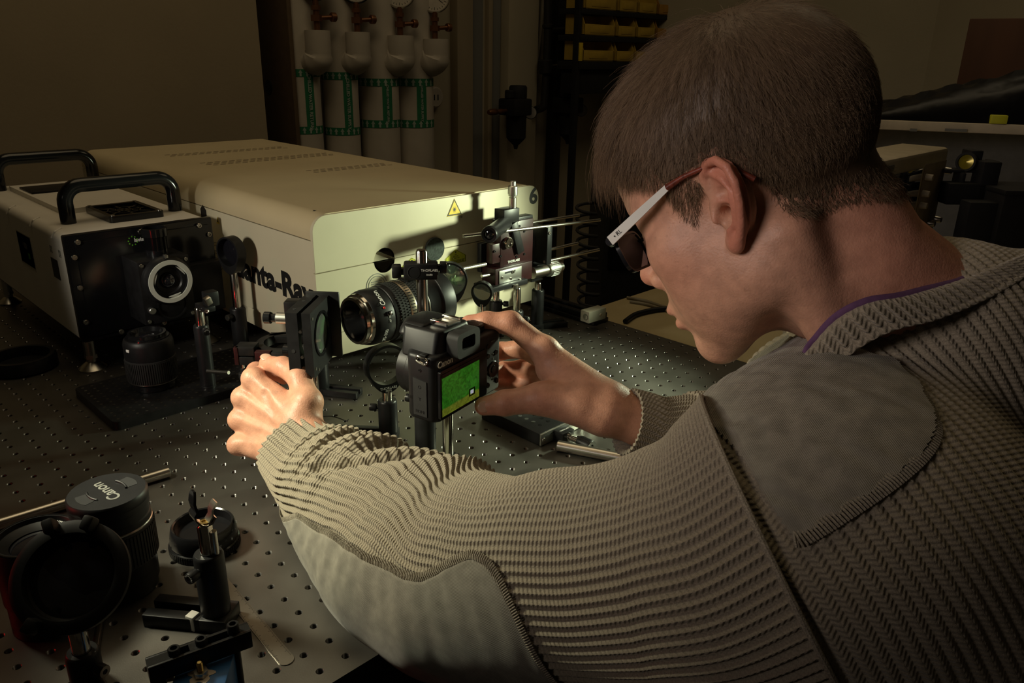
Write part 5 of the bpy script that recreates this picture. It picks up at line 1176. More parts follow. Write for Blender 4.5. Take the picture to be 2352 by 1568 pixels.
# ================================================================ background: pipes, shelf, desk, instruments
M_['pipewhite'] = pm('white_pipe_jacket', (0.52, 0.47, 0.40), 0.5, 0, .05, 12)
M_['pipegreen'] = pm('green_pipe_tape', (0.02, 0.17, 0.075), 0.6)
M_['tapewhite'] = pm('tape_lettering', (0.34, 0.42, 0.36), 0.6)
M_['blackpipe'] = pm('black_iron_pipe', (0.015, 0.014, 0.013), 0.5)
M_['copper'] = pm('dark_copper_fitting', (0.22, 0.10, 0.05), 0.4, 0.8)
XPp = XR + 0.16
names = ['CHILLED WATER RETURN', 'CHILLED WATER SUPPLY', 'CHILLED WATER RETURN', 'CHILLED WATER SUPPLY']
side_ = ['leftmost of the four', 'second from the left', 'third from the left', 'rightmost of the four']
for i, (x0, x1, ya, yb, el, et) in enumerate(((667, 744, 168, 300, 733, 70), (757, 829, 175, 303, 824, 74), (842, 919, 190, 286, 921, 82), (922, 996, 190, 286, 1000, 90))):
    pa, pb = onx(x0, 220, XPp), onx(x1, 220, XPp); r = (pb[1] - pa[1]) / 2 * 0.96; yc = (pa[1] + pb[1]) / 2 - 0.022
    t = thing('insulated_pipe', (XPp, yc, FZ), 'white insulated vertical pipe with green tape bands, %s' % side_[i], 'pipe', 'chilled water pipes on the back wall')
    MB().lathe([(r, FZ + 0.001), (r, 2.55)], TR(XPp, yc, 0), 36).build('jacket', M_['pipewhite'], t)
    f = Vector((CAM[0] - XPp, CAM[1] - yc, 0)).normalized()
    def zz(y): return onx((x0 + x1) / 2, y, XPp + r)[2]
    for y_ in (ya, yb):
        bnd = MB(); bnd.lathe([(r * 1.012, zz(y_ + 9)), (r * 1.012, zz(y_ - 9))], TR(XPp, yc, 0), 36, cap0=False, cap1=False); b_ = bnd.build('tape_band', M_['pipegreen'], t)
        ar = MB()
        for k in range(7):
            q = math.atan2(f.y, f.x) + (k - 3) * 0.34; c = Vector((XPp + r * 1.018 * math.cos(q), yc + r * 1.018 * math.sin(q), zz(y_)))
            s = r * .10; ar.prism([(-s * .5, -s * 1.6), (s * .5, -s * 1.6), (s * .5, 0), (s * 1.1, 0), (0, s * 1.8), (-s * 1.1, 0), (-s * .5, 0)], 0, 0.0006, frame(c, (math.cos(q), math.sin(q), 0), (-math.sin(q), math.cos(q), 0)))
        ar.build('tape_arrows', M_['tapewhite'], b_, smooth=False)['kind'] = 'stuff'
    q0 = math.atan2(f.y, f.x) + 0.42
    st_ = MB(); n = 8; vs = []
    for k in range(n + 1):
        q = q0 - 0.26 + 0.52 * k / n
        for z in (zz(yb - 8), zz(ya + 8)): vs.append((XPp + r * 1.010 * math.cos(q), yc + r * 1.010 * math.sin(q), z))
    st_.add(vs, [(2 * k, 2 * k + 2, 2 * k + 3, 2 * k + 1) for k in range(n)]); sg_ = st_.build('tape_strip', M_['pipegreen'], t)
    c = Vector((XPp + r * 1.03 * math.cos(q0), yc + r * 1.03 * math.sin(q0), (zz(ya) + zz(yb)) / 2))
    hgt_ = abs(zz(ya + 10) - zz(yb - 10)); tm = text_mb(names[i], hgt_ * 0.098, frame(c, (math.cos(q0), math.sin(q0), 0), (0, 0, -1)), 0.0003, bold=0.0006, sx=1.0)
    tm.build('lettering', M_['tapewhite'], sg_, smooth=False)
    # insulated tee with valve and pressure gauge
    ec = onx(el, 140, XPp + 0.09); e0 = Vector((XPp, yc, ec[2] - 0.01)); er = r * .72
    zt = onx(el, et, XPp + 0.09)[2]
    mb = MB(); mb.tube(smoothpath([(XPp + 0.01, yc + 0.01, ec[2] + .01), (XPp + 0.055, yc + (ec[1] - yc) * .6, ec[2] - 0.004), (XPp + 0.085, ec[1], ec[2] + 0.012), (XPp + 0.09, ec[1], ec[2] + 0.05), (XPp + 0.09, ec[1], zt)], 6), [er * .95] * 8 + [er * 1.05] * 6 + [er * .92] * 11, 24); mb.build('tee_jacket', M_['pipewhite'], t)
    MB().cyl((XPp + .09, ec[1], zt), (XPp + .09, ec[1], zt + 0.10), 0.011, 14).build('gauge_stem', M_['copper'], t)
    mb = MB(); mb.prism(hexa(0.019), zt + 0.03, zt + 0.05, TR(XPp + .09, ec[1], 0)); mb.prism(hexa(0.016), zt + 0.066, zt + 0.08, TR(XPp + .09, ec[1], 0)); mb.cyl((XPp + .09, ec[1], zt + 0.04), (XPp + .10, ec[1] + 0.06, zt + 0.045), 0.008, 12); mb.cyl((XPp + .10, ec[1] + 0.052, zt + 0.045), (XPp + .10, ec[1] + 0.072, zt + 0.045), 0.016, 16, 0.003); mb.build('stem_valve', M_['copper'], t)
    gz = zt + 0.098 + 0.058; g = frame((XPp + .085, ec[1] + 0.004, gz), f, (0, 0, 1))
    gm = MB(); gm.lathe([(0.060, -0.02), (0.062, 0.012), (0.058, 0.016), (0.055, 0.010), (0.055, 0.008)], g, 40, cap1=False); gb = gm.build('gauge_case', M_['blackgloss'] if i < 2 else M_['satin'], t)
    MB().lathe([(0.0552, 0.006), (0.0001, 0.0061)], g, 40, cap1=False).build('gauge_dial', pm('gauge_dial_white', (0.55, 0.50, 0.42), 0.5), gb)
    dm = MB()
    for k in range(21):
        q = -2.3 + k * 0.23; dm.box(-0.0008, 0.0008, 0.044 if k % 5 else 0.040, 0.050, 0.0062, 0.0066, 0, g @ Matrix.Rotation(q + PI / 2, 4, 'Z'))
    dm.box(-0.001, 0.001, -0.01, 0.040, 0.0064, 0.007, 0, g @ Matrix.Rotation(2.5, 4, 'Z')); dm.build('dial_marks', M_['printk'], gb, smooth=False)['kind'] = 'stuff'
p0, p1 = onx(616, 200, XR + .05), onx(668, 200, XR + .05)
mb = MB(); mb.cyl(p0, p1, 0.008, 12); mb.cyl(p0, p0 + Vector((0, 0.035, 0)), 0.030, 16, 0.004); single(mb, 'pipe_hanger', M_['blackpipe'], 'dark pipe hanger rod left of the insulated pipes', 'bracket')
c = onx(1006, 224, XR + .05); mb = MB(); mb.lathe([(0.045, 0), (0.045, 0.03), (0.038, 0.036), (0.0001, 0.036)], frame((XR + 0.002, c[1], c[2]), (1, 0, 0)), 30, cap1=False)
t = thing('wall_outlet', (XR, c[1], c[2]), 'round pale electrical outlet right of the insulated pipes', 'outlet'); mb.build('cover', M_['pipewhite'], t)
for dy in (-.010, .010): MB().box(XR + 0.037, XR + 0.0385, c[1] + dy - .003, c[1] + dy + .003, c[2] - .012, c[2] + .012).build('slot', M_['blackmatte'], t)

XB = XR + 0.10
def BP(x, y, X=XB): return onx(x, y, X)
# compressed air line with filter regulator
t = thing('air_line', (XB, BP(1253, 200)[1], FZ), 'black iron air pipe with branch and yellow-handled valve on the wall', 'pipe')
mb = MB(); mb.tube(smoothpath([BP(1259, -200), BP(1258, 60), BP(1255, 160), BP(1250, 235), BP(1247, 246), BP(1232, 252)], 6), 0.019, 14); mb.build('main_pipe', M_['blackpipe'], t)
mb = MB(); mb.tube(smoothpath([BP(1256, 72), BP(1300, 71), BP(1314, 72), BP(1318, 82), BP(1317, 120), BP(1313, 200), BP(1310, 260)], 6), 0.018, 14); mb.build('branch_pipe', M_['blackpipe'], t)
for x, y0, y1, r in ((1253, 136, 170, 0.034), (1316, 140, 172, 0.034), (1258, 54, 66, 0.026)):
    a, b = BP(x, y1), BP(x, y0); mb = MB(); mb.cyl(a, b, r, 16, 0.006); mb.build('valve_body', M_['blackpipe'], t)
a, b = BP(1268, 152, XB + .03), BP(1284, 151, XB + .03); MB().cyl(a, b, 0.008, 10).build('valve_lever', M_['satin'], t)
a, b = BP(1283, 151, XB + .03), BP(1310, 150, XB + .03); MB().box(-0.016, 0.016, -0.008, 0.008, 0, (b - a).length, 0.003, frame(a, b - a)).build('yellow_handle', M_['yellow'], t)
def regulator(cx, top, bot, label):
    c = BP(cx, (top + bot) / 2, XB + .04); za, zb = BP(cx, bot, XB + .04)[2], BP(cx, top, XB + .04)[2]; h = zb - za
    t = thing('air_regulator', (c[0], c[1], za), label, 'regulator'); M = TR(c[0], c[1], za)
    MB().lathe([(0.008, 0), (0.012, h * .06), (0.030, h * .12), (0.046, h * .18), (0.048, h * .55), (0.050, h * .56)], M, 24).build('filter_bowl', M_['blackmatte'], t)
    MB().box(-0.055, 0.055, -0.068, 0.050, h * .54, h * .80, 0.008, M).build('manifold', M_['blackmatte'], t)
    MB().lathe([(0.040, h * .79), (0.042, h * .82), (0.042, h * .97), (0.036, h)], M @ TR(0, 0.008, 0), 24).build('knob', M_['blackmatte'], t)
    MB().cyl(M @ Vector((0, -0.045, h * .8)), M @ Vector((0, -0.045, h * .93)), 0.024, 18, 0.004).build('pilot_cap', M_['blackmatte'], t)
    gm = MB(); g = frame((c[0] + .01, c[1] + 0.085, za + h * .57), (0.8, -0.6, 0)); gm.lathe([(0.030, -0.012), (0.030, 0.006), (0.027, 0.008)], g, 24); gb = gm.build('gauge', M_['black'], t)
    MB().lathe([(0.027, 0.0082), (0.0001, 0.0083)], g, 24, cap1=False).build('gauge_dial', pm('small_dial', (0.38, 0.36, 0.34), 0.5), gb)
regulator(1186, 196, 342, 'dark air filter regulator with a small gauge on the wall')
regulator(1306, 196, 330, 'second dark air regulator half hidden beside the black post')
a, b = BP(1122, 258, XB + .04), BP(1170, 254, XB + .04); mb = MB(); d = b - a
mb.lathe([(0.010, 0), (0.014, d.length * .1), (0.014, d.length * .35), (0.009, d.length * .4), (0.012, d.length * .6), (0.009, d.length * .7), (0.009, d.length)], frame(a, d), 16); single(mb, 'hose_fitting', M_['copper'], 'brass hose fitting sticking out left of the air regulator', 'fitting')
cn = [BP(1252, -150, XR + .03), BP(1244, 40, XR + .03), BP(1226, 180, XR + .03), BP(1216, 330, XR + .03), BP(1214, 520, XR + .03)]
single(MB().tube(smoothpath(cn, 8), 0.012, 12), 'conduit', pm('grey_conduit', (0.30, 0.27, 0.21), 0.6), 'thin pale conduit running down the wall left of the air pipe', 'conduit')
ya, yb = BP(1286, 200)[1], BP(1301, 200)[1]; single(MB().box(XB - .085, XB - .022, ya, yb, FZ + .001, 2.55, 0.004), 'strut_channel', M_['blackpipe'], 'tall black strut channel standing against the back wall', 'post')
# shelf with yellow bins
XS = XR + 0.32
def SP(x, y, X=XS): return onx(x, y, X)
t = thing('bin_shelf', (XS - .1, SP(1450, 100)[1], FZ), 'black shelf rack holding yellow parts bins', 'shelf')
y0s, y1s = SP(1333, 100)[1], SP(1600, 100)[1]
for yy in (y0s, y1s): MB().box(XS - .035, XS - .005, yy - .012, yy + .012, FZ + .001, 1.6, 0.002).build('upright', M_['blackmatte'], t)
sh_z = []
for k, (y_a, y_b) in enumerate(((24, 36), (83, 96), (141, 160))):
    za, zb = SP(1400, y_b)[2], SP(1400, y_a)[2]; sh_z.append(zb); MB().box(XS - .14, XS, y0s, y1s, za, zb, 0.002).build('shelf_board', M_['blackmatte'], t)
MB().box(XS - .13, XS - .02, y0s + .02, y1s, SP(1400, 215)[2], SP(1400, 160)[2], 0.002).build('lower_panel', M_['blackmatte'], t)
MB().box(XS - .01, XS + .004, y0s - .004, y0s + .016, SP(1336, 140)[2], SP(1336, 98)[2], .001).build('shelf_label', M_['yellow'], t)
M_['bin'] = pm('yellow_bin_plastic', (0.50, 0.34, 0.05), 0.5, 0, .08, 20)
M_['bin2'] = pm('ochre_bin_plastic', (0.42, 0.22, 0.04), 0.5, 0, .08, 20)
rows = ['top', 'middle', 'bottom']; cols = ['leftmost', 'second', 'third', 'fourth']
for k in range(3):
    yb_px = (24, 83, 141)[k]
    for j, (xa, xb) in enumerate(((1341, 1413), (1418, 1460), (1463, 1505), (1508, 1560))):
        ya, yb_ = SP(xa, 80)[1], SP(xb, 80)[1]; zb = sh_z[k] + 0.001; hgt_b = (0.105, 0.105, 0.105)[k]; w = yb_ - ya; dx = 0.22
        tb = thing('parts_bin', (XS - .11, (ya + yb_) / 2, zb), 'yellow plastic parts bin on the %s shelf, %s from the black upright' % (rows[k], cols[j]), 'bin', 'yellow parts bins')
        mat = M_['bin'] if j != 3 else M_['bin2']
        for s in (0, 1):
            yy = ya + .003 if s == 0 else yb_ - .006
            mb = MB(); mb.prism([(XS - .12, zb), (XS, zb), (XS, zb + hgt_b * .45), (XS - .03, zb + hgt_b), (XS - .12, zb + hgt_b)], yy, yy + .003, Matrix(((1, 0, 0, 0), (0, 0, 1, 0), (0, 1, 0, 0), (0, 0, 0, 1)))); mb.build('side_wall', mat, tb, smooth=False)
        MB().box(XS - .12, XS, ya + .003, yb_ - .003, zb, zb + .003).build('bottom', mat, tb)
        MB().box(XS - .12, XS - .117, ya + .003, yb_ - .003, zb, zb + hgt_b).build('back_wall', mat, tb)
        MB().box(XS - .003, XS, ya + .003, yb_ - .003, zb, zb + hgt_b * .45, .001).build('front_wall', mat, tb)
        MB().box(XS, XS + .002, ya + w * .2, yb_ - w * .2, zb + hgt_b * .10, zb + hgt_b * .36, .0008).build('label_slot', mat, tb)
single(MB().box(XS - .2, XS - .02, SP(1640, 20)[1], SP(1896, 20)[1], FZ + .001, 1.9, .01), 'tall_locker', pm('dark_brown_locker', (0.16, 0.075, 0.03), 0.6, 0, .3, 8), 'tall dark brown locker standing behind the head', 'locker')

# coiled hose hanging behind the cage mount
mb = MB(); pts = []
ca, cb_ = atd(1346, 462, 1.93), atd(1352, 700, 1.83)
for k in range(9 * 16 + 1):
    q = 2 * PI * k / 16; c = ca + (cb_ - ca) * (k / (9 * 16)); pts.append(c + Vector((0.024 * math.cos(q), 0.024 * math.sin(q), 0)))
pts = [atd(1372, 300, 1.98), atd(1366, 400, 1.96)] + pts; mb.tube(pts, 0.0040, 8); single(mb, 'coiled_hose', M_['blackmatte'], 'black coiled air hose hanging behind the table', 'hose')
# dark cabinet behind it
c = atd(1445, 560, 2.25); M = frame((c[0], c[1], 0), (0, 0, 1), (0.70, 0.71, 0)); tt = thing('dark_cabinet', (c[0], c[1], FZ), 'black equipment cabinet in shadow behind the coiled hose', 'cabinet')
MB().box(-0.075, 0.36, 0.0, 0.40, FZ + 0.001, 0.13, 0.006, M).build('case', M_['blackmatte'], tt); MB().box(-0.06, 0.34, -0.004, 0.001, -0.10, 0.11, 0.002, M).build('front_panel', M_['black'], tt)
# beige desk beyond the table edge
zd = -0.035; dl = onz(1387, 699, zd); dr = onz(1900, 700, zd)
t = thing('beige_desk', (0.5, 1.25, FZ), 'beige bench top beyond the far edge of the steel table', 'desk')
M_['desk'] = pm('beige_laminate', (0.42, 0.34, 0.19), 0.45, 0, .04, 10, rvar=.05)
MB().box(dl[0], 1.55, 0.845, 2.1, zd - 0.03, zd, 0.003).build('desk_top', M_['desk'], t)
for lx in (dl[0] + .05, 1.5):
    for ly in (0.90, 2.04): MB().box(lx - .025, lx + .025, ly - .025, ly + .025, FZ + .001, zd - .03, .003).build('leg', M_['blackmatte'], t)
cp_ = [onz(x, y, zd + 0.006) for x, y in ((1436, 738), (1460, 722), (1500, 712), (1545, 708), (1600, 705), (1680, 712))]
single(MB().tube(smoothpath(cp_, 8), 0.0055, 12), 'power_cable', M_['blackplas'], 'thick black cable arching over the beige bench behind the lips', 'cable')
for i, o_ in enumerate(((0, 0), (7, 9))):
    cp_ = [onz(x + o_[0], y + o_[1], zd + 0.004) for x, y in ((1440, 683), (1480, 690), (1530, 705), (1620, 720))]
    single(MB().tube(smoothpath(cp_, 8), 0.0034, 10), 'thin_cable', pm('beige_cable', (0.20, 0.17, 0.11), 0.5), ('thin cable lying further back on the beige bench', 'thin cable lying nearer on the beige bench')[i], 'cable')
# labelled box by the chin and the thin rod beside it
p = onz(1770, 872, 0.0); M = frame((p[0] + 0.02, p[1] + 0.05, 0.0003), (0, 0, 1), (0.78, 0.62, 0))
t = thing('labelled_box', (p[0] + 0.02, p[1] + 0.05, 0), 'low grey box lettered IBS standing behind the chin', 'box')
MB().box(-0.02, 0.075, 0.0, 0.05, 0, 0.062, 0.002, M).build('case', pm('grey_box_paint', (0.27, 0.23, 0.17), 0.6), t)
text_mb('IBS', 0.030, frame(M @ Vector((0.012, -0.0003, 0.033)), M.to_3x3() @ Vector((0, -1, 0)), (0, 0, 1)), 0.0003, bold=0.0002).build('lettering', pm('rust_lettering', (0.24, 0.07, 0.03), 0.6), t, smooth=False)
p = onz(1816, 884); single(MB().cyl((p[0] + .01, p[1] + .02, 0.0003), (p[0] + .01, p[1] + .02, 0.075), 0.003, 12), 'thin_rod', M_['satin'], 'thin upright rod beside the lettered box under the chin', 'rod')

# ---- right background: white shelf, black cover, oscilloscope, dark mounts
t = thing('white_shelf', tuple(atd(2200, 420, 1.75)), 'white shelf with a grey back panel behind the man', 'shelf')
a, b = atd(1960, 288, 1.72), atd(2500, 320, 1.62); d = b - a; d.z = 0; M = frame((a[0], a[1], 0), (0, 0, 1), d); z1 = atd(2150, 280, 1.68)[2]; L_ = d.length
MB().box(-0.1, L_ + 0.3, 0, 0.30, z1 - 0.020, z1, 0.002, M).build('shelf_board', pm('white_shelf_edge', (0.62, 0.54, 0.40), 0.5), t)
MB().box(-0.1, L_ + 0.3, 0.28, 0.30, zd + .0005, z1 - 0.0201, 0, M).build('back_panel', pm('grey_back_panel', (0.22, 0.22, 0.20), 0.6), t)
for xx in (-0.08, L_ + 0.25): MB().box(xx - .01, xx + .01, 0.02, 0.279, zd + .0005, z1 - .0201, .002, M).build('end_support', M_['blackmatte'], t)
for x, w in ((2090, 14), (2170, 44)):
    p = atd(x, 298, 1.675); MB().box(0, w * 0.001, -0.0006, 0.0, -0.003, 0.003, 0, frame(p, (0, 0, 1), d)).build('dark_mark', M_['printgrey'], t)
# black plastic sheet heaped on the shelf
bm = bmesh.new(); nx, ny = 40, 14
gv = [[None] * ny for _ in range(nx)]
for i in range(nx):
    for j in range(ny):
        u, w = i / (nx - 1), j / (ny - 1); h = 0.008 + 0.19 * (u ** 0.9) * (0.35 + 0.65 * math.sin(PI * min(w * 1.15, 1.0)) ** .7) * (1 if w > 0 else 0) + 0.005 * math.sin(i * 1.3 + j * 2.1) * math.sin(PI * w) + 0.006 * math.sin(i * .6 - j * 1.7) * math.sin(PI * w)
        gv[i][j] = bm.verts.new(M @ Vector((0.02 + u * (L_ + 0.25), 0.01 + 0.26 * w, z1 + 0.001 + max(h, 0.001))))
for i in range(nx - 1):
    for j in range(ny - 1): bm.faces.new((gv[i][j], gv[i + 1][j], gv[i + 1][j + 1], gv[i][j + 1]))
bot = []
for v in [gv[i][0] for i in range(nx)] + [gv[nx - 1][j] for j in range(1, ny)] + [gv[i][ny - 1] for i in range(nx - 2, -1, -1)] + [gv[0][j] for j in range(ny - 2, 0, -1)]: bot.append(v)
low = [bm.verts.new((v.co.x, v.co.y, z1 + 0.0005)) for v in bot]
for k in range(len(bot)): bm.faces.new((bot[k], low[k], low[(k + 1) % len(bot)], bot[(k + 1) % len(bot)]))
bmesh.ops.recalc_face_normals(bm, faces=bm.faces[:])
mb = MB(); mb.bm(bm); single(mb, 'plastic_sheet', pm('black_plastic_sheet', (0.005, 0.005, 0.006), 0.38, 0, .1, 20, 0.002, 25, spec=0.25), 'glossy black plastic sheet heaped on the white shelf', 'cover', angle=80)
p = atd(2290, 282, 1.66); single(MB().box(-0.016, 0.016, -0.012, 0.012, 0, 0.018, .002, frame((p[0], p[1], z1 + .0005), (0, 0, 1), d)), 'yellow_tape_roll', M_['yellowgreen'], 'small dull yellow block on the front edge of the white shelf', 'block')
a, b = atd(2212, 120, 2.5), atd(2520, 110, 2.3); d2 = b - a; d2.z = 0; Mw = frame((a[0], a[1], 0), (0, 0, 1), d2); single(MB().box(0, d2.length, 0, 0.02, -0.2, atd(2212, 44, 2.5)[2], 0.002, Mw), 'wooden_board', pm('dark_red_wood', (0.11, 0.045, 0.025), 0.6, 0, .25, 6, stretch=(1, 1, .15)), 'dark reddish wooden board leaning behind the black sheet', 'board')
# oscilloscope
tl, tr = atd(1992, 376, 1.06), atd(2182, 338, 1.288); d3 = tr - tl; d3.z = 0; Wd = d3.length; zt = (tl[2] + tr[2]) / 2
Mo = frame((tl[0], tl[1], zt), (0, 0, 1), d3); H_ = zt - zd - 0.012
t = thing('oscilloscope', (tl[0] + d3[0] / 2, tl[1] + d3[1] / 2, zd), 'cream oscilloscope with a dark screen and rows of knobs behind the neck', 'oscilloscope')
M_['scope'] = pm('cream_instrument_plastic', (0.50, 0.43, 0.30), 0.5)
MB().box(0, Wd, 0.0, 0.08, -H_, 0, 0.006, Mo).build('case', M_['scope'], t)
MB().box(0.012, Wd * .66, -0.0015, 0.002, -H_ * .74, -0.024, 0.001, Mo).build('screen', M_['glass'], t)
MB().box(Wd * .69, Wd - .004, -0.001, 0.002, -H_ * .95, -0.020, 0.001, Mo).build('control_panel', pm('tan_panel', (0.30, 0.24, 0.15), 0.6), t)
MB().box(0.004, Wd * .30, -0.001, 0.002, -0.019, -0.009, 0.0005, Mo).build('name_strip', M_['printgrey'], t)
for r_, (zz_, nk) in enumerate(((-0.040, 2), (-0.066, 2), (-0.085, 2), (-0.128, 4), (-0.165, 4))):
    for k in range(nk):
        if -zz_ > H_ - .012: continue
        xx = Wd * .72 + k * (Wd * .26 / max(nk - 1, 1)) ; o = Mo @ Vector((xx, -0.0015, zz_ + .003 * k)); dv = Mo.to_3x3() @ Vector((0, -1, 0))
        mb = MB(); mb.lathe([(0.0055, 0), (0.0050, 0.010), (0.0042, 0.011)], frame(o, dv), 16); mb.build('knob', M_['satin'] if nk > 2 or k else M_['scope'], t)
for k in range(3): MB().box(Wd * .72 + k * 0.018, Wd * .72 + k * 0.018 + .010, -0.003, 0.001, -H_ + .008, -H_ + .020, .0006, Mo).build('socket', M_['black'], t)
MB().box(0.01, Wd - .01, 0.005, 0.075, -H_ - .011, -H_ + .001, .002, Mo).build('foot_bar', M_['blackmatte'], t)
# dark optical mounts right of it
p = atd(2225, 640, 1.25); zb = zd
t = thing('dark_mount_group', (p[0], p[1], zb), 'black optic mount with a yellow lens right of the oscilloscope', 'optic mount')
def DP(x, y, dd=1.28): return atd(x, y, dd)
def dbox(n, x0, y0, x1, y1, dd=1.28, th=0.03):
    a, b = DP(x0, y1, dd), DP(x1, y0, dd); r_ = Vector(CR[0]); r_.z = 0; r_.normalize(); w = (b - a).dot(r_)
    MB().box(0, w, 0, th, 0, b[2] - a[2], 0.002, frame((a[0], a[1], a[2]), (0, 0, 1), r_)).build(n, M_['blackmatte'], t)
c = DP(2220, 372); view_ = Vector(CAM) - c; M = frame(c, view_.normalized() * 1.0 + Vector((-.3, 0, 0)), (0, 0, 1))
mb = MB(); mb.ringprism(circ(0.0155, 36), circ(0.0120, 36), -0.005, 0.005, M); mb.build('lens_ring', M_['blackmatte'], t)
mb = MB(); mb.lathe([(0.0121, 0), (0.0001, 0.002)], M, 30, cap1=False); mb.build('lens', pm('amber_optic', (0.30, 0.24, 0.02), 0.2, .3), t)
for n, x0, y0, x1, y1 in (('top_clamp', 2227, 345, 2256, 372), ('upright', 2240, 368, 2283, 470), ('side_knob', 2283, 370, 2297, 378), ('plate', 2170, 390, 2245, 396), ('stem', 2206, 396, 2216, 425), ('block', 2172, 420, 2260, 470), ('base_block', 2190, 455, 2300, 640), ('low_block', 2280, 422, 2305, 450)): dbox(n, x0, y0, x1, y1)
q_f = DP(2195, 640); MB().box(0, 0.075, 0, 0.03, zd + .0005, q_f[2] + .02, .002, frame((q_f[0], q_f[1], 0), (0, 0, 1), Vector((CR[0][0], CR[0][1], 0)))).build('foot', M_['blackmatte'], t)
p = atd(2330, 560, 1.22); t2 = thing('dark_equipment_case', (p[0], p[1], zd), 'black equipment case at the right frame edge behind the shoulder', 'case')
t = t2; dbox('lid', 2308, 440, 2482, 449, 1.22, 0.10); q_f = DP(2310, 448, 1.22); MB().box(0, 0.115, 0.001, 0.099, zd + .0005, q_f[2], .002, frame((q_f[0], q_f[1], 0), (0, 0, 1), Vector((CR[0][0], CR[0][1], 0)))).build('case', M_['blackmatte'], t)
# ================================================================ the person
# ---- signed-distance modelling (numpy) and surface extraction
def _n(p): return np.sqrt((p * p).sum(1))
def sd_ell(p, c, r):
    r = np.asarray(r, np.float32); q = (p - np.asarray(c, np.float32))
    k0 = _n(q / r); k1 = _n(q / (r * r)); return k0 * (k0 - 1) / np.maximum(k1, 1e-9)
def sd_sph(p, c, r): return _n(p - np.asarray(c, np.float32)) - r
def sd_cone(p, a, b, ra, rb):
    a = np.asarray(a, np.float32); b = np.asarray(b, np.float32); ba = b - a
    t = np.clip(((p - a) @ ba) / max(float(ba @ ba), 1e-12), 0, 1)
    return _n(p - a - t[:, None] * ba) - (ra + (rb - ra) * t)
def smin(a, b, k):
    h = np.maximum(k - np.abs(a - b), 0) / k; return np.minimum(a, b) - h * h * k * 0.25
def smax(a, b, k): return -smin(-a, -b, k)
def sd_chain(p, pts, rs, k=0.004):
    d = None
    for i in range(len(pts) - 1):
        e = sd_cone(p, pts[i], pts[i + 1], rs[i], rs[i + 1])
        d = e if d is None else np.minimum(d, e)
    return d

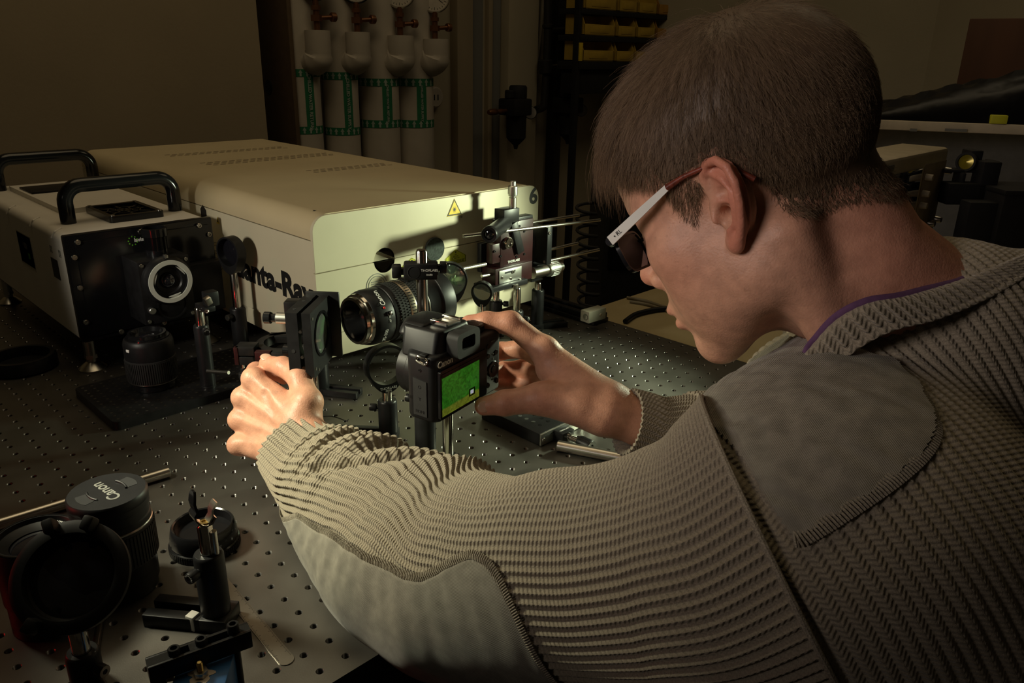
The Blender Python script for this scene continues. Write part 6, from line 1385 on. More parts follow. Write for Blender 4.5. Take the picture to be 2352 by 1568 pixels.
def mesh_sdf(fn, lo, hi, h, smooth=1):
    """narrow-band surface nets: returns vertices (n,3) and quads (m,4)"""
    lo = np.asarray(lo, np.float64); hi = np.asarray(hi, np.float64)
    F = 4
    nc = np.ceil((hi - lo) / (h * F)).astype(int) + 1
    nf = (nc - 1) * F + 1
    ax = [lo[i] + np.arange(nc[i]) * h * F for i in range(3)]
    g = np.stack(np.meshgrid(*ax, indexing='ij'), -1).reshape(-1, 3).astype(np.float32)
    dc = fn(g).reshape(nc)
    # coarse cells close to the surface
    corners = [dc[i:nc[0] - 1 + i, j:nc[1] - 1 + j, k:nc[2] - 1 + k] for i in (0, 1) for j in (0, 1) for k in (0, 1)]
    mn = np.minimum.reduce([np.abs(c) for c in corners])
    act = mn < h * F * 1.1
    D = np.repeat(np.repeat(np.repeat(dc, F, 0), F, 1), F, 2)[:nf[0], :nf[1], :nf[2]].astype(np.float32)
    mask = np.zeros(nf, bool)
    ci = np.argwhere(act)
    off = np.stack(np.meshgrid(*[np.arange(F + 1)] * 3, indexing='ij'), -1).reshape(-1, 3)
    for s in range(0, len(ci), 20000):
        q = (ci[s:s + 20000, None, :] * F + off[None]).reshape(-1, 3); mask[q[:, 0], q[:, 1], q[:, 2]] = True
    idx = np.argwhere(mask)
    P = (lo + idx * h).astype(np.float32)
    out = np.empty(len(P), np.float32)
    for s in range(0, len(P), 400000): out[s:s + 400000] = fn(P[s:s + 400000])
    D[idx[:, 0], idx[:, 1], idx[:, 2]] = out
    ins = D < 0
    # cells with a sign change
    cc = np.zeros((nf[0] - 1, nf[1] - 1, nf[2] - 1), np.uint8)
    for i in (0, 1):
        for j in (0, 1):
            for k in (0, 1): cc += ins[i:nf[0] - 1 + i, j:nf[1] - 1 + j, k:nf[2] - 1 + k]
    cells = np.argwhere((cc > 0) & (cc < 8))
    vid = -np.ones(cc.shape, np.int64); vid[cells[:, 0], cells[:, 1], cells[:, 2]] = np.arange(len(cells))
    acc = np.zeros((len(cells), 3)); cnt = np.zeros(len(cells))
    E = [((0, 0, 0), (1, 0, 0)), ((0, 1, 0), (1, 1, 0)), ((0, 0, 1), (1, 0, 1)), ((0, 1, 1), (1, 1, 1)),
         ((0, 0, 0), (0, 1, 0)), ((1, 0, 0), (1, 1, 0)), ((0, 0, 1), (0, 1, 1)), ((1, 0, 1), (1, 1, 1)),
         ((0, 0, 0), (0, 0, 1)), ((1, 0, 0), (1, 0, 1)), ((0, 1, 0), (0, 1, 1)), ((1, 1, 0), (1, 1, 1))]
    for a, b in E:
        a = np.array(a); b = np.array(b)
        ca = cells + a; cb = cells + b
        da = D[ca[:, 0], ca[:, 1], ca[:, 2]]; db = D[cb[:, 0], cb[:, 1], cb[:, 2]]
        m = (da < 0) != (db < 0)
        t = np.where(m, da / np.where(m, da - db, 1), 0)
        pt = a + (b - a) * t[:, None]
        acc += np.where(m[:, None], pt, 0); cnt += m
    Vt = lo + (cells + acc / cnt[:, None]) * h
    quads = []
    for axis in range(3):
        o1, o2 = [(1, 2), (2, 0), (0, 1)][axis]
        s0 = [slice(None)] * 3; s1 = [slice(None)] * 3
        s0[axis] = slice(0, -1); s1[axis] = slice(1, None)
        A = ins[tuple(s0)]; B = ins[tuple(s1)]
        ed = np.argwhere(A != B)
        ok = (ed[:, o1] > 0) & (ed[:, o2] > 0) & (ed[:, o1] < nf[o1] - 1) & (ed[:, o2] < nf[o2] - 1)
        ed = ed[ok]
        flip = ~A[ed[:, 0], ed[:, 1], ed[:, 2]]
        e1 = np.zeros(3, int); e1[o1] = 1; e2 = np.zeros(3, int); e2[o2] = 1
        def gv(c): return vid[c[:, 0], c[:, 1], c[:, 2]]
        q = np.stack([gv(ed - e1 - e2), gv(ed - e2), gv(ed), gv(ed - e1)], 1)
        q[flip] = q[flip][:, ::-1]
        quads.append(q)
    Q = np.concatenate(quads); Q = Q[(Q >= 0).all(1)]
    for _ in range(smooth):   # light tangential relaxation
        sm = np.zeros_like(Vt); ct = np.zeros(len(Vt))
        for k in range(4):
            np.add.at(sm, Q[:, k], Vt[Q[:, (k + 1) % 4]]); np.add.at(sm, Q[:, k], Vt[Q[:, (k + 3) % 4]]); np.add.at(ct, Q[:, k], 2)
        Vt = Vt * 0.4 + 0.6 * sm / np.maximum(ct, 1)[:, None]
    return Vt, Q

def np_mesh(name, Vt, Q, mat, parent, attrs=None, smooth=True, org=None):
    me = bpy.data.meshes.new(name)
    o3 = np.zeros(3)
    p = parent
    while p is not None: o3 += np.array(p.location); p = p.parent
    n, m = len(Vt), len(Q); k = Q.shape[1]
    me.vertices.add(n); me.vertices.foreach_set('co', (Vt - o3).astype(np.float32).ravel())
    me.loops.add(m * k); me.loops.foreach_set('vertex_index', Q.astype(np.int32).ravel())
    me.polygons.add(m); me.polygons.foreach_set('loop_start', np.arange(0, m * k, k, dtype=np.int32))
    for m_ in (mat if isinstance(mat, (list, tuple)) else [mat]): me.materials.append(m_)
    if attrs:
        for an, av in attrs.items():
            a = me.attributes.new(an, 'FLOAT', 'POINT'); a.data.foreach_set('value', np.asarray(av, np.float32))
    me.update(calc_edges=True); me.validate()
    if smooth: me.shade_smooth()
    o = bpy.data.objects.new(name, me); COL.objects.link(o)
    if parent is not None: o.parent = parent
    return o

# ---- head frame: origin between the ears; F forward, L to the person's left, U up
HO = np.array([0.5250, 0.2456, 0.3837])
HF = np.array([-0.8529, -0.1769, -0.4913]); HL = np.array([0.1937, -0.9809, 0.0168]); HU = np.array([-0.4849, -0.0808, 0.8708])
HR = np.stack([HF, HL, HU], 1)
def h2w(p): return np.asarray(p) @ HR.T + HO
def w2h(p): return (np.asarray(p) - HO) @ HR
def px2h(x, y, l=None, f=None, u=None):
    """point of the head frame seen in direction (x, y), on the plane l (or f, or u) = const"""
    o = w2h(CAM); d = HR.T @ ray(x, y)
    i, c = (1, l) if l is not None else ((0, f) if f is not None else (2, u))
    return o + d * (c - o[i]) / d[i]
NECK = [w2h(np.array(atd(1895, 520, 0.620))), w2h(np.array(atd(1950, 625, 0.622))), w2h(np.array(atd(2075, 728, 0.640))), w2h(np.array(atd(2190, 830, 0.665)))]

EA = math.radians(24); ER = math.radians(11)
EC = np.array([-0.004, 0.0715, 0.001])
def ear_pt(p, q, w):
    pp = p * math.cos(ER) - q * math.sin(ER); qq = p * math.sin(ER) + q * math.cos(ER)
    return (EC[0] + pp * math.cos(EA) + w * math.sin(EA), EC[1] + w * math.cos(EA) - pp * math.sin(EA), EC[2] + qq)
def sd_cranium(p):
    return sd_ell(p, (-0.006, 0, 0.050), (0.100, 0.076, 0.084))
def sd_head(p):
    q = p.copy(); q[:, 1] = np.abs(q[:, 1])
    d = sd_cranium(p)
    d = smin(d, sd_ell(p, (0.035, 0, 0.046), (0.058, 0.064, 0.060)), 0.03)
    d = smin(d, sd_ell(p, (0.042, 0, -0.030), (0.050, 0.057, 0.074)), 0.03)
    d = smin(d, sd_cone(q, (0.000, 0.050, -0.058), (0.068, 0.011, -0.100), 0.018, 0.0185), 0.025)
    d = smin(d, sd_sph(p, (0.0725, 0, -0.1020), 0.0180), 0.014)
    d = smin(d, sd_ell(q, (0.020, 0.050, -0.040), (0.045, 0.020, 0.038)), 0.02)
    d = smin(d, sd_sph(q, (0.058, 0.046, -0.016), 0.0215), 0.022)
    d = smin(d, sd_ell(q, (0.046, 0.034, -0.056), (0.031, 0.022, 0.034)), 0.02)
    d = smin(d, sd_cone(q, (0.085, 0.010, 0.024), (0.069, 0.049, 0.023), 0.0105, 0.010), 0.014)
    d = smax(d, -sd_ell(q, (0.096, 0.033, 0.004), (0.020, 0.017, 0.013)), 0.014)
    d = smin(d, sd_sph(q, (0.0705, 0.0325, 0.005), 0.0128), 0.004)
    d = smin(d, sd_cone(q, (0.0690, 0.020, 0.0135), (0.0690, 0.046, 0.0115), 0.0125, 0.0105), 0.006)
    d = smin(d, sd_cone(p, (0.086, 0, 0.016), (0.1095, 0, -0.0275), 0.0085, 0.0105), 0.012)
    d = smin(d, sd_sph(q, (0.0985, 0.0115, -0.0345), 0.0082), 0.007)
    d = smin(d, sd_cone(p, (0.104, 0, -0.036), (0.092, 0, -0.046), 0.006, 0.006), 0.006)
    d = smax(d, -sd_ell(q, (0.1025, 0.0065, -0.0425), (0.006, 0.0035, 0.004)), 0.003)
    d = smin(d, sd_ell(p, (0.078, 0, -0.060), (0.021, 0.031, 0.028)), 0.012)
    d = smin(d, sd_ell(p, (0.0950, 0, -0.0625), (0.0100, 0.023, 0.0068)), 0.006)
    d = smin(d, sd_ell(p, (0.0925, 0, -0.0765), (0.0100, 0.0205, 0.0072)), 0.006)
    d = smax(d, -sd_ell(p, (0.1035, 0, -0.0695), (0.0085, 0.025, 0.0014)), 0.003)
    # neck with the long muscle running from behind the ear to the collarbone
    dn = sd_chain(p, NECK, [0.060, 0.063, 0.066, 0.066])
    d = smin(d, dn, 0.028)
    d = smin(d, sd_cone(q, (-0.030, 0.050, -0.035), (-0.022, 0.034, -0.120), 0.013, 0.012), 0.03)
    # left and right ear
    e = q
    rim = [(0.0085, 0.004, 0.003), (0.0125, 0.013, 0.0045), (0.0115, 0.024, 0.007), (0.004, 0.0325, 0.009), (-0.007, 0.0335, 0.011), (-0.0165, 0.027, 0.012), (-0.0205, 0.015, 0.012), (-0.0200, 0.001, 0.0115), (-0.0165, -0.012, 0.0105), (-0.0115, -0.022, 0.009), (-0.0045, -0.029, 0.0075)]
    er = sd_chain(e, [ear_pt(*t) for t in rim], [0.0028, 0.0032, 0.0034, 0.0034, 0.0034, 0.0034, 0.0033, 0.0032, 0.0032, 0.0034, 0.0040])
    ci = np.array(ear_pt(-0.004, 0.002, 0.003))
    # plate of the ear: thin slab inside the rim
    v = e - np.array(ear_pt(0, 0, 0), np.float32)
    nx = np.array(ear_pt(0, 0, 1)) - np.array(ear_pt(0, 0, 0)); ux = np.array(ear_pt(1, 0, 0)) - np.array(ear_pt(0, 0, 0)); vx = np.array(ear_pt(0, 1, 0)) - np.array(ear_pt(0, 0, 0))
    pu, pv, pw = v @ ux, v @ vx, v @ nx
    loc = np.stack([pu, pv, pw], 1).astype(np.float32)
    plate = sd_ell(loc, (-0.005, 0.004, 0.0035), (0.0165, 0.0300, 0.0042))
    ea = smin(plate, er, 0.004)
    anti = [(0.003, 0.024, 0.0062), (-0.006, 0.020, 0.0082), (-0.0125, 0.010, 0.0095), (-0.0130, -0.002, 0.0095), (-0.0090, -0.012, 0.0090), (-0.003, -0.0175, 0.0085)]
    ea = smin(ea, sd_chain(e, [ear_pt(*t) for t in anti], [0.0024, 0.0028, 0.0032, 0.0032, 0.0030, 0.0032]), 0.003)
    ea = smin(ea, sd_ell(loc, (-0.0015, -0.0275, 0.006), (0.0078, 0.0085, 0.0042)), 0.005)
    ea = smin(ea, sd_cone(loc, (0.0105, -0.001, 0.004), (0.0088, -0.0085, 0.0070), 0.0045, 0.0040), 0.004)
    ea = smin(ea, sd_cone(loc, (0.010, 0.004, 0.005), (0.0, 0.003, 0.006), 0.0026, 0.0016), 0.003)
    ea = smin(ea, sd_ell(loc, (-0.004, 0.000, -0.005), (0.014, 0.022, 0.008)), 0.006)
    ea = smax(ea, -sd_ell(loc, (-0.0008, -0.0065, 0.0085), (0.0082, 0.0088, 0.0085)), 0.003)
    ea = smax(ea, -sd_ell(loc, (-0.0040, 0.0100, 0.0085), (0.0070, 0.0050, 0.0055)), 0.003)
    d = smin(d, ea, 0.004)
    d = smax(d, -sd_ell(loc, (0.0035, -0.0045, 0.000), (0.0030, 0.0040, 0.009)), 0.002)
    return d

person = thing('person', (0.95, 0.34, FZ), 'man in glasses and ribbed taupe sweater with canvas patches leaning over the table', 'person')
M_['skin'] = pm('skin', (0.55, 0.30, 0.20), 0.46, 0, 0.12, 90, 0.00030, 560, spec=0.4, sss=0.08)
def skin_nodes(m):
    nt = m.node_tree; N = nt.nodes; L = nt.links; b = N['Principled BSDF']
    src = b.inputs['Base Color'].links[0].from_socket
    at = N.new('ShaderNodeAttribute'); at.attribute_name = 'flush'
    mx = N.new('ShaderNodeMix'); mx.data_type = 'RGBA'; mx.inputs['B'].default_value = (0.56, 0.165, 0.11, 1)
    L.new(at.outputs['Fac'], mx.inputs['Factor']); L.new(src, mx.inputs['A'])
    # freckles and pores
    vo = N.new('ShaderNodeTexNoise'); vo.inputs['Scale'].default_value = 330; vo.inputs['Detail'].default_value = 1
    tc = N.new('ShaderNodeTexCoord'); L.new(tc.outputs['Object'], vo.inputs['Vector'])
    mr = N.new('ShaderNodeMapRange'); mr.inputs[1].default_value = 0.66; mr.inputs[2].default_value = 0.76; mr.inputs[4].default_value = 0.22
    L.new(vo.outputs['Fac'], mr.inputs[0])
    m2 = N.new('ShaderNodeMix'); m2.data_type = 'RGBA'; m2.inputs['B'].default_value = (0.25, 0.11, 0.06, 1)
    L.new(mr.outputs[0], m2.inputs['Factor']); L.new(mx.outputs['Result'], m2.inputs['A'])
    L.new(m2.outputs['Result'], b.inputs['Base Color'])
skin_nodes(M_['skin'])

HV, HQ = mesh_sdf(sd_head, (-0.170, -0.125, -0.225), (0.130, 0.115, 0.142), 0.0014, smooth=2)
def gs(v, c, r): return np.exp(-(((v - np.array(c)) / np.array(r)) ** 2).sum(1))
q_ = HV.copy(); q_[:, 1] = np.abs(q_[:, 1])
lip = np.clip(gs(HV, (0.099, 0, -0.062), (0.008, 0.022, 0.005)) + gs(HV, (0.097, 0, -0.076), (0.008, 0.020, 0.006)), 0, 1)
earf = np.clip((q_[:, 1] - 0.0745) / 0.006, 0, 1) * (np.abs(HV[:, 0] + 0.004) < 0.04)
HFL = np.clip(0.8 * lip + 0.55 * earf + 0.5 * gs(HV, (0.115, 0, -0.03), (0.02, 0.02, 0.015)) + 0.30 * np.clip((-HV[:, 0] - 0.02) / 0.06, 0, 1) + 0.2 * gs(q_, (0.06, 0.055, -0.03), (0.03, 0.03, 0.025)), 0, 1)
HVW = h2w(HV)
# ---- hands: every joint is placed at its own distance, fingers are separate rounded chains
def A3(t): return np.array(atd(*t), np.float32)
def hand_sdf(spec):
    fingers = [([A3(j[:3]) for j in f], [j[3] for j in f]) for f in spec['fingers']]
    palm = [(A3(a[:3]), A3(b[:3]), a[3], b[3]) for a, b in spec['palm']]
    blobs = [(A3(b[:3]), b[3]) for b in spec.get('blobs', [])]
    ridges = [(A3(a[:3]), A3(b[:3]), a[3], b[3]) for a, b in spec.get('ridges', [])]
    cuts = [(A3(a[:3]), A3(b[:3]), a[3], b[3]) for a, b in spec.get('cuts', [])]
    KP = spec.get('k', 0.014)
    def fn(p):
        d = None
        for a, b, ra, rb in palm:
            e = sd_cone(p, a, b, ra, rb); d = e if d is None else smin(d, e, KP)
        for c, r_ in blobs: d = smin(d, sd_sph(p, c, r_), 0.008)
        for a, b, ra, rb in ridges: d = smin(d, sd_cone(p, a, b, ra, rb), 0.0055)
        for a, b, ra, rb in cuts: d = smax(d, -sd_cone(p, a, b, ra, rb), 0.007)
        for pts, rs in fingers:
            e = sd_chain(p, pts, rs)
            for c, r_ in list(zip(pts, rs))[1:-1]: e = smin(e, sd_sph(p, c, r_ * 1.07), 0.004)   # knuckles
            d = smin(d, e, 0.0055)
        return d
    allp = np.array([q for pts, _ in fingers for q in pts] + [q for a, b, _, _ in palm for q in (a, b)])
    return fn, allp.min(0) - 0.04, allp.max(0) + 0.04

LEFT = dict(k=0.008,
    palm=[((690, 965, .868, .0200), (583, 872, .902, .0118)), ((672, 985, .870, .0190), (561, 915, .908, .0116)),
          ((655, 1010, .872, .0185), (551, 965, .906, .0112)), ((640, 1035, .872, .0180), (549, 1020, .896, .0108)),
          ((690, 975, .866, .0210), (800, 1110, .820, .0270)), ((640, 1030, .872, .0200), (760, 1160, .825, .0250)),
          ((706, 925, .868, .0180), (690, 975, .868, .0200)), ((600, 960, .905, .018), (660, 960, .895, .020))],
    blobs=[((580, 868, .898, .0122)), ((556, 912, .902, .0120)), ((548, 963, .900, .0115)), ((545, 1022, .890, .0110))],
    ridges=[((672, 962, .853, .0022), (588, 868, .8905, .0036)), ((655, 978, .853, .0022), (563, 910, .8935, .0038)), ((640, 1000, .854, .0020), (553, 961, .8925, .0036)), ((628, 1022, .856, .0018), (551, 1014, .8845, .0032))],
    cuts=[((606, 905, .872, .0030), (622, 950, .858, .0020))],
    fingers=[[(583, 868, .905, .0112), (588, 852, .935, .0104), (628, 853, .945, .0092), (652, 868, .940, .0080)],
             [(558, 912, .908, .0112), (566, 905, .942, .0104), (612, 908, .955, .0092), (640, 915, .945, .0080)],
             [(550, 963, .906, .0106), (560, 962, .940, .0100), (606, 965, .950, .0088), (632, 965, .938, .0078)],
             [(548, 1020, .896, .0098), (560, 1020, .926, .0090), (598, 1012, .935, .0080), (620, 1005, .925, .0070)],
             [(704, 922, .872, .0160), (688, 868, .886, .0128), (650, 842, .902, .0112), (613, 834, .915, .0092)]])
RIGHT = dict(
    palm=[((1385, 925, .815, .0230), (1250, 805, .838, .0140)), ((1390, 930, .825, .0220), (1272, 835, .858, .0140)),
          ((1395, 940, .832, .0210), (1285, 868, .878, .0135)), ((1398, 955, .835, .0200), (1292, 900, .890, .0125)),
          ((1395, 935, .812, .0240), (1560, 1010, .830, .0290)), ((1385, 950, .805, .0220), (1255, 915, .806, .0175)),
          ((1340, 900, .815, .018), (1262, 850, .835, .014))],
    blobs=[((1252, 802, .832, .0142)), ((1330, 925, .803, .0190))],
    fingers=[[(1250, 805, .838, .0138), (1172, 741, .836, .0122), (1118, 740, .840, .0110), (1078, 742, .845, .0092)],
             [(1272, 835, .858, .0132), (1202, 800, .905, .0112), (1150, 806, .918, .0100), (1120, 812, .900, .0088)],
             [(1285, 868, .878, .0126), (1206, 846, .922, .0110), (1156, 850, .930, .0098), (1125, 853, .910, .0086)],
             [(1292, 900, .890, .0112), (1212, 884, .920, .0096), (1168, 882, .926, .0086), (1140, 882, .910, .0076)],
             [(1330, 925, .805, .0190), (1238, 915, .805, .0158), (1160, 925, .806, .0128), (1112, 932, .812, .0100)]])
LHV, LHQ = None, None
body_parts = [(HVW, HQ, HFL)]
for spec in (LEFT, RIGHT):
    fn, lo, hi = hand_sdf(spec)
    v, q = mesh_sdf(fn, lo, hi, 0.0013, smooth=2)
    fl = np.zeros(len(v))
    for f in spec['fingers']:
        for j in f[1:]: fl += 0.38 * np.exp(-(_n(v - A3(j[:3])) / 0.014) ** 2)
    fl += 0.12
    body_parts.append((v, q, np.clip(fl, 0, 0.6)))
# body core under the clothes
SLw, SRw = np.array(atd(1800, 1080, .60)), np.array(atd(2010, 985, .88)); N0w = np.array(atd(2130, 790, .65))
TC = np.array([0.62, 0.36, 0.13]); TA = np.array([0.75, 0.0, -0.66]); TA = TA / np.linalg.norm(TA)
TB = np.array([0.66, 0.0, 0.75]); TB = TB - TA * (TB @ TA); TB /= np.linalg.norm(TB); TL = np.cross(TB, TA)   # person's left
if TL[1] > 0: TL = -TL
TM = np.stack([TA, TL, TB], 1)
STUB0, STUB1, STUB2 = (np.array(atd(*t), np.float32) for t in ((1880, 1240, .548), (2000, 1260, .566), (2330, 1560, .600)))
BACK0 = np.array(atd(2390, 705, .675), np.float32); BACK1 = np.array(atd(2560, 1120, .68), np.float32)
def torso(off):
    def fn(p):
        q = ((p - TC.astype(np.float32)) @ TM.astype(np.float32))
        d = sd_ell(q, (0.05, 0, -0.005), (0.20 + off, 0.172 + off, 0.105 + off))
        d = smin(d, sd_ell(q, (0.26, 0, -0.01), (0.26 + off, 0.165 + off, 0.110 + off)), 0.06)
        d = smin(d, sd_sph(p, SLw, 0.062 + off), 0.07)
        d = smin(d, sd_sph(p, SRw, 0.055 + off), 0.06)
        d = smin(d, sd_cone(p, N0w, SLw, 0.066 + off, 0.054 + off), 0.06)
        d = smin(d, sd_cone(p, N0w, SRw, 0.056 + off, 0.046 + off), 0.06)
        d = smin(d, sd_cone(p, N0w, BACK1, 0.060 + off, 0.110 + off), 0.06)
        d = smin(d, sd_cone(p, N0w, BACK0, 0.058 + off, 0.050 + off), 0.05)
        # root of the left arm and the flank below it
        d = smin(d, sd_cone(p, STUB0, STUB1, 0.108 + off, 0.106 + off), 0.05)
        d = smin(d, sd_cone(p, STUB1, STUB2, 0.108 + off, 0.132 + off), 0.06)
        return d
    return fn
legs = [((1.05, 0.27, -0.06), (0.98, 0.24, -0.46)), ((0.98, 0.24, -0.46), (1.02, 0.24, FZ + 0.06)), ((1.05, 0.46, -0.06), (0.98, 0.48, -0.46)), ((0.98, 0.48, -0.46), (1.02, 0.48, FZ + 0.06))]
def core(p):
    d = torso(-0.012)(p)
    for a, b in ((A3((1800, 1090, .60)), A3((1060, 1330, .665))), (SRw.astype(np.float32), A3((1760, 1015, .86)))): d = smin(d, sd_cone(p, a, b, 0.046, 0.038), 0.03)
    d = smin(d, sd_cone(p, A3((1060, 1330, .665)), A3((720, 1075, .845)), 0.036, 0.028), 0.02)
    d = smin(d, sd_cone(p, A3((1760, 1015, .86)), A3((1500, 985, .822)), 0.034, 0.028), 0.02)
    return d
cv, cq = mesh_sdf(core, (0.05, -0.08, -0.20), (1.20, 0.66, 0.42), 0.008, smooth=1)
body_parts.append((cv, cq, np.zeros(len(cv))))
off = 0; VV, QQ, FF = [], [], []
for v, q, fl in body_parts:
    VV.append(v); QQ.append(q + off); FF.append(fl); off += len(v)
body = np_mesh('body', np.concatenate(VV), np.concatenate(QQ), M_['skin'], person, {'flush': np.concatenate(FF)})
# finger nails that show: left thumb, right thumb
M_['nail'] = pm('finger_nail', (0.62, 0.38, 0.28), 0.25, 0, 0.05, 80, sss=0.1)
def nail(c, d, up, w=0.0062, l=0.0075):
    c = Vector(c); M = frame(c, up, d)
    mb = MB(); bm = bmesh.new(); bmesh.ops.create_uvsphere(bm, u_segments=16, v_segments=10, radius=1)
    for v in bm.verts: v.co = (v.co.x * l, v.co.y * w, v.co.z * 0.0016)
    mb.bm(bm, M); return mb.build('nail', M_['nail'], person)
def nrm(v): return v / np.linalg.norm(v)
tl = A3((613, 834, .915)); ta = A3((650, 842, .902)); view = nrm(CAM - tl)
upv = nrm(view * 0.35 + np.array([0, 0, 1.0]) * 0.9)
nail(tl + upv * 0.0092, Vector(tl - ta), upv)
tl = A3((1112, 932, .812)); ta = A3((1160, 925, .806)); upv = nrm(nrm(CAM - tl) * 1.0 + np.array([0, 0, -.1]))
nail(tl + upv * 0.0097, Vector(tl - ta), upv)
# trousers and shoes, below the frame
M_['trouser'] = pm('dark_trousers', (0.03, 0.032, 0.04), 0.85, 0, 0.15, 200)
tr = MB()
for yy in (0.26, 0.47):
    tr.tube(smoothpath([(1.03, yy, -0.02), (0.99, yy, -0.25), (0.97, yy, -0.47), (1.0, yy, -0.70), (1.02, yy, FZ + 0.07)], 6), [0.105 - 0.055 * k / 24 for k in range(25)], 20)
tr.build('trousers', M_['trouser'], person)
for yy in (0.26, 0.47):
    s_ = MB(); bm = bmesh.new(); bmesh.ops.create_uvsphere(bm, u_segments=24, v_segments=14, radius=1)
    for v in bm.verts: v.co = (v.co.x * 0.14, v.co.y * 0.052, max(v.co.z, -0.6) * 0.055)
    s_.bm(bm, TR(0.96, yy, FZ + 0.033)); s_.build('shoe', M_['blackmatte'], person)
# ---- ribbed sweater: sleeves are swept tubes with real ribs, the trunk follows the torso
def knit_material(name, base):
    m = pm(name, base, 0.92, 0, 0.16, 900, spec=0.15, sheen=0.25)
    nt = m.node_tree; N = nt.nodes; L = nt.links; b = N['Principled BSDF']
    au = N.new('ShaderNodeAttribute'); au.attribute_name = 'ribu'
    av = N.new('ShaderNodeAttribute'); av.attribute_name = 'stv'
    def M2(op, a, b_=None, v=None):
        n = N.new('ShaderNodeMath'); n.operation = op
        if hasattr(a, 'links'): L.new(a, n.inputs[0])
        else: n.inputs[0].default_value = a
        if b_ is not None:
            if hasattr(b_, 'links'): L.new(b_, n.inputs[1])
            else: n.inputs[1].default_value = b_
        return n.outputs[0]
    fu = M2('SUBTRACT', M2('FRACT', au.outputs['Fac']), 0.5)        # -0.5..0.5 across one rib
    au2 = M2('ABSOLUTE', fu)
    ph = M2('ADD', M2('MULTIPLY', av.outputs['Fac'], 2 * PI), M2('MULTIPLY', au2, 9.0))   # slanted legs of a V stitch
    st = M2('SINE', ph)
    cl = M2('SINE', M2('MULTIPLY', au2, 2 * PI))
    hgt = M2('ADD', M2('MULTIPLY', st, 0.42), M2('MULTIPLY', cl, 0.5))
    nz = N.new('ShaderNodeTexNoise'); nz.inputs['Scale'].default_value = 1600; nz.inputs['Detail'].default_value = 1
    tc = N.new('ShaderNodeTexCoord'); L.new(tc.outputs['Object'], nz.inputs['Vector'])
    hh = M2('ADD', hgt, M2('MULTIPLY', nz.outputs['Fac'], 0.5))
    bp = N.new('ShaderNodeBump'); bp.inputs['Distance'].default_value = 0.0007; bp.inputs['Strength'].default_value = 1.0
    L.new(hh, bp.inputs['Height']); L.new(bp.outputs[0], b.inputs['Normal'])
    return m
M_['knit'] = knit_material('taupe_rib_knit', (0.30, 0.26, 0.195))
def denim(name, c):
    m = pm(name, c, 0.9, 0, 0.14, 90, spec=0.2, sheen=0.2)
    nt = m.node_tree; N = nt.nodes; L = nt.links; b = N['Principled BSDF']
    tc = N.new('ShaderNodeTexCoord'); wv = N.new('ShaderNodeTexWave'); wv.inputs['Scale'].default_value = 330; wv.inputs['Distortion'].default_value = 0.6
    wv.bands_direction = 'DIAGONAL'
    L.new(tc.outputs['Object'], wv.inputs['Vector'])
    bp = N.new('ShaderNodeBump'); bp.inputs['Distance'].default_value = 0.0003; L.new(wv.outputs['Fac'], bp.inputs['Height']); L.new(bp.outputs[0], b.inputs['Normal'])
    return m
M_['denim'] = denim('faded_grey_canvas', (0.27, 0.25, 0.205))
M_['cord'] = pm('overlock_thread', (0.30, 0.265, 0.205), 0.9, 0, 0.3, 900, 0.0005, 900)

def interp_stations(st, n):
    """smooth interpolation of station rows -> n rows"""
    st = np.array(st, float); m = len(st)
    out = []
    for k in range(n):
        t = k / (n - 1) * (m - 1); i = min(int(t), m - 2); u = t - i
        a, b, c, d = st[max(i - 1, 0)], st[i], st[i + 1], st[min(i + 2, m - 1)]
        out.append(0.5 * ((2 * b) + (c - a) * u + (2 * a - 5 * b + 4 * c - d) * u * u + (3 * b - a - 3 * c + d) * u ** 3))
    return np.array(out)

class Sleeve:
    def __init__(s, st, ns, nt, flat=0.90):
        R_ = interp_stations(st, ns)
        s.C = np.array([np.array(atd(x, y, d)) for x, y, d, r in R_]); s.r = R_[:, 3] * R_[:, 2] / FPX
        t = np.gradient(s.C, axis=0); t /= np.linalg.norm(t, axis=1)[:, None]
        v = CAM - s.C; v /= np.linalg.norm(v, axis=1)[:, None]
        e1 = np.cross(v, t); e1 /= np.linalg.norm(e1, axis=1)[:, None]
        if e1[0] @ np.array([0, 0, 1.0]) < 0: e1 = -e1
        e2 = np.cross(t, e1); e2 *= np.sign((e2 * v).sum(1))[:, None]
        s.t, s.e1, s.e2 = t, e1, e2
        s.arc = np.concatenate([[0], np.cumsum(np.linalg.norm(np.diff(s.C, axis=0), axis=1))])
        s.ns, s.nt, s.flat = ns, nt, flat
    def pos(s, i, th, extra=0.0):
        """i: row indices (array), th: angles, extra: offset outward"""
        d = s.e1[i] * np.cos(th)[:, None] + s.e2[i] * (np.sin(th) * s.flat)[:, None]
        r_ = s.r[i] + s.fold(i, th) + extra
        return s.C[i] + d * r_[:, None]
    def fold(s, i, th): return 0.0
    def grid(s, i0, i1, th0, th1, nt, closed):
        I, K = np.meshgrid(np.arange(i0, i1), np.arange(nt), indexing='ij')
        th = th0 + (th1 - th0) * K / (nt if closed else nt - 1)
        return I.ravel(), th.ravel()
def quads(nr, nc, closed):
    q = []
    a = np.arange(nr - 1)[:, None] * nc; k = np.arange(nc if closed else nc - 1)[None, :]; k2 = (k + 1) % nc
    return np.stack([a + k, a + k2, a + nc + k2, a + nc + k], -1).reshape(-1, 4)
def ribprof(u, depth):
    f = np.abs((u % 1.0) - 0.5) * 2           # 0 at the crest, 1 in the valley
    return depth * (0.5 + 0.5 * np.cos(PI * np.clip(f * 1.25 - 0.12, 0, 1)))

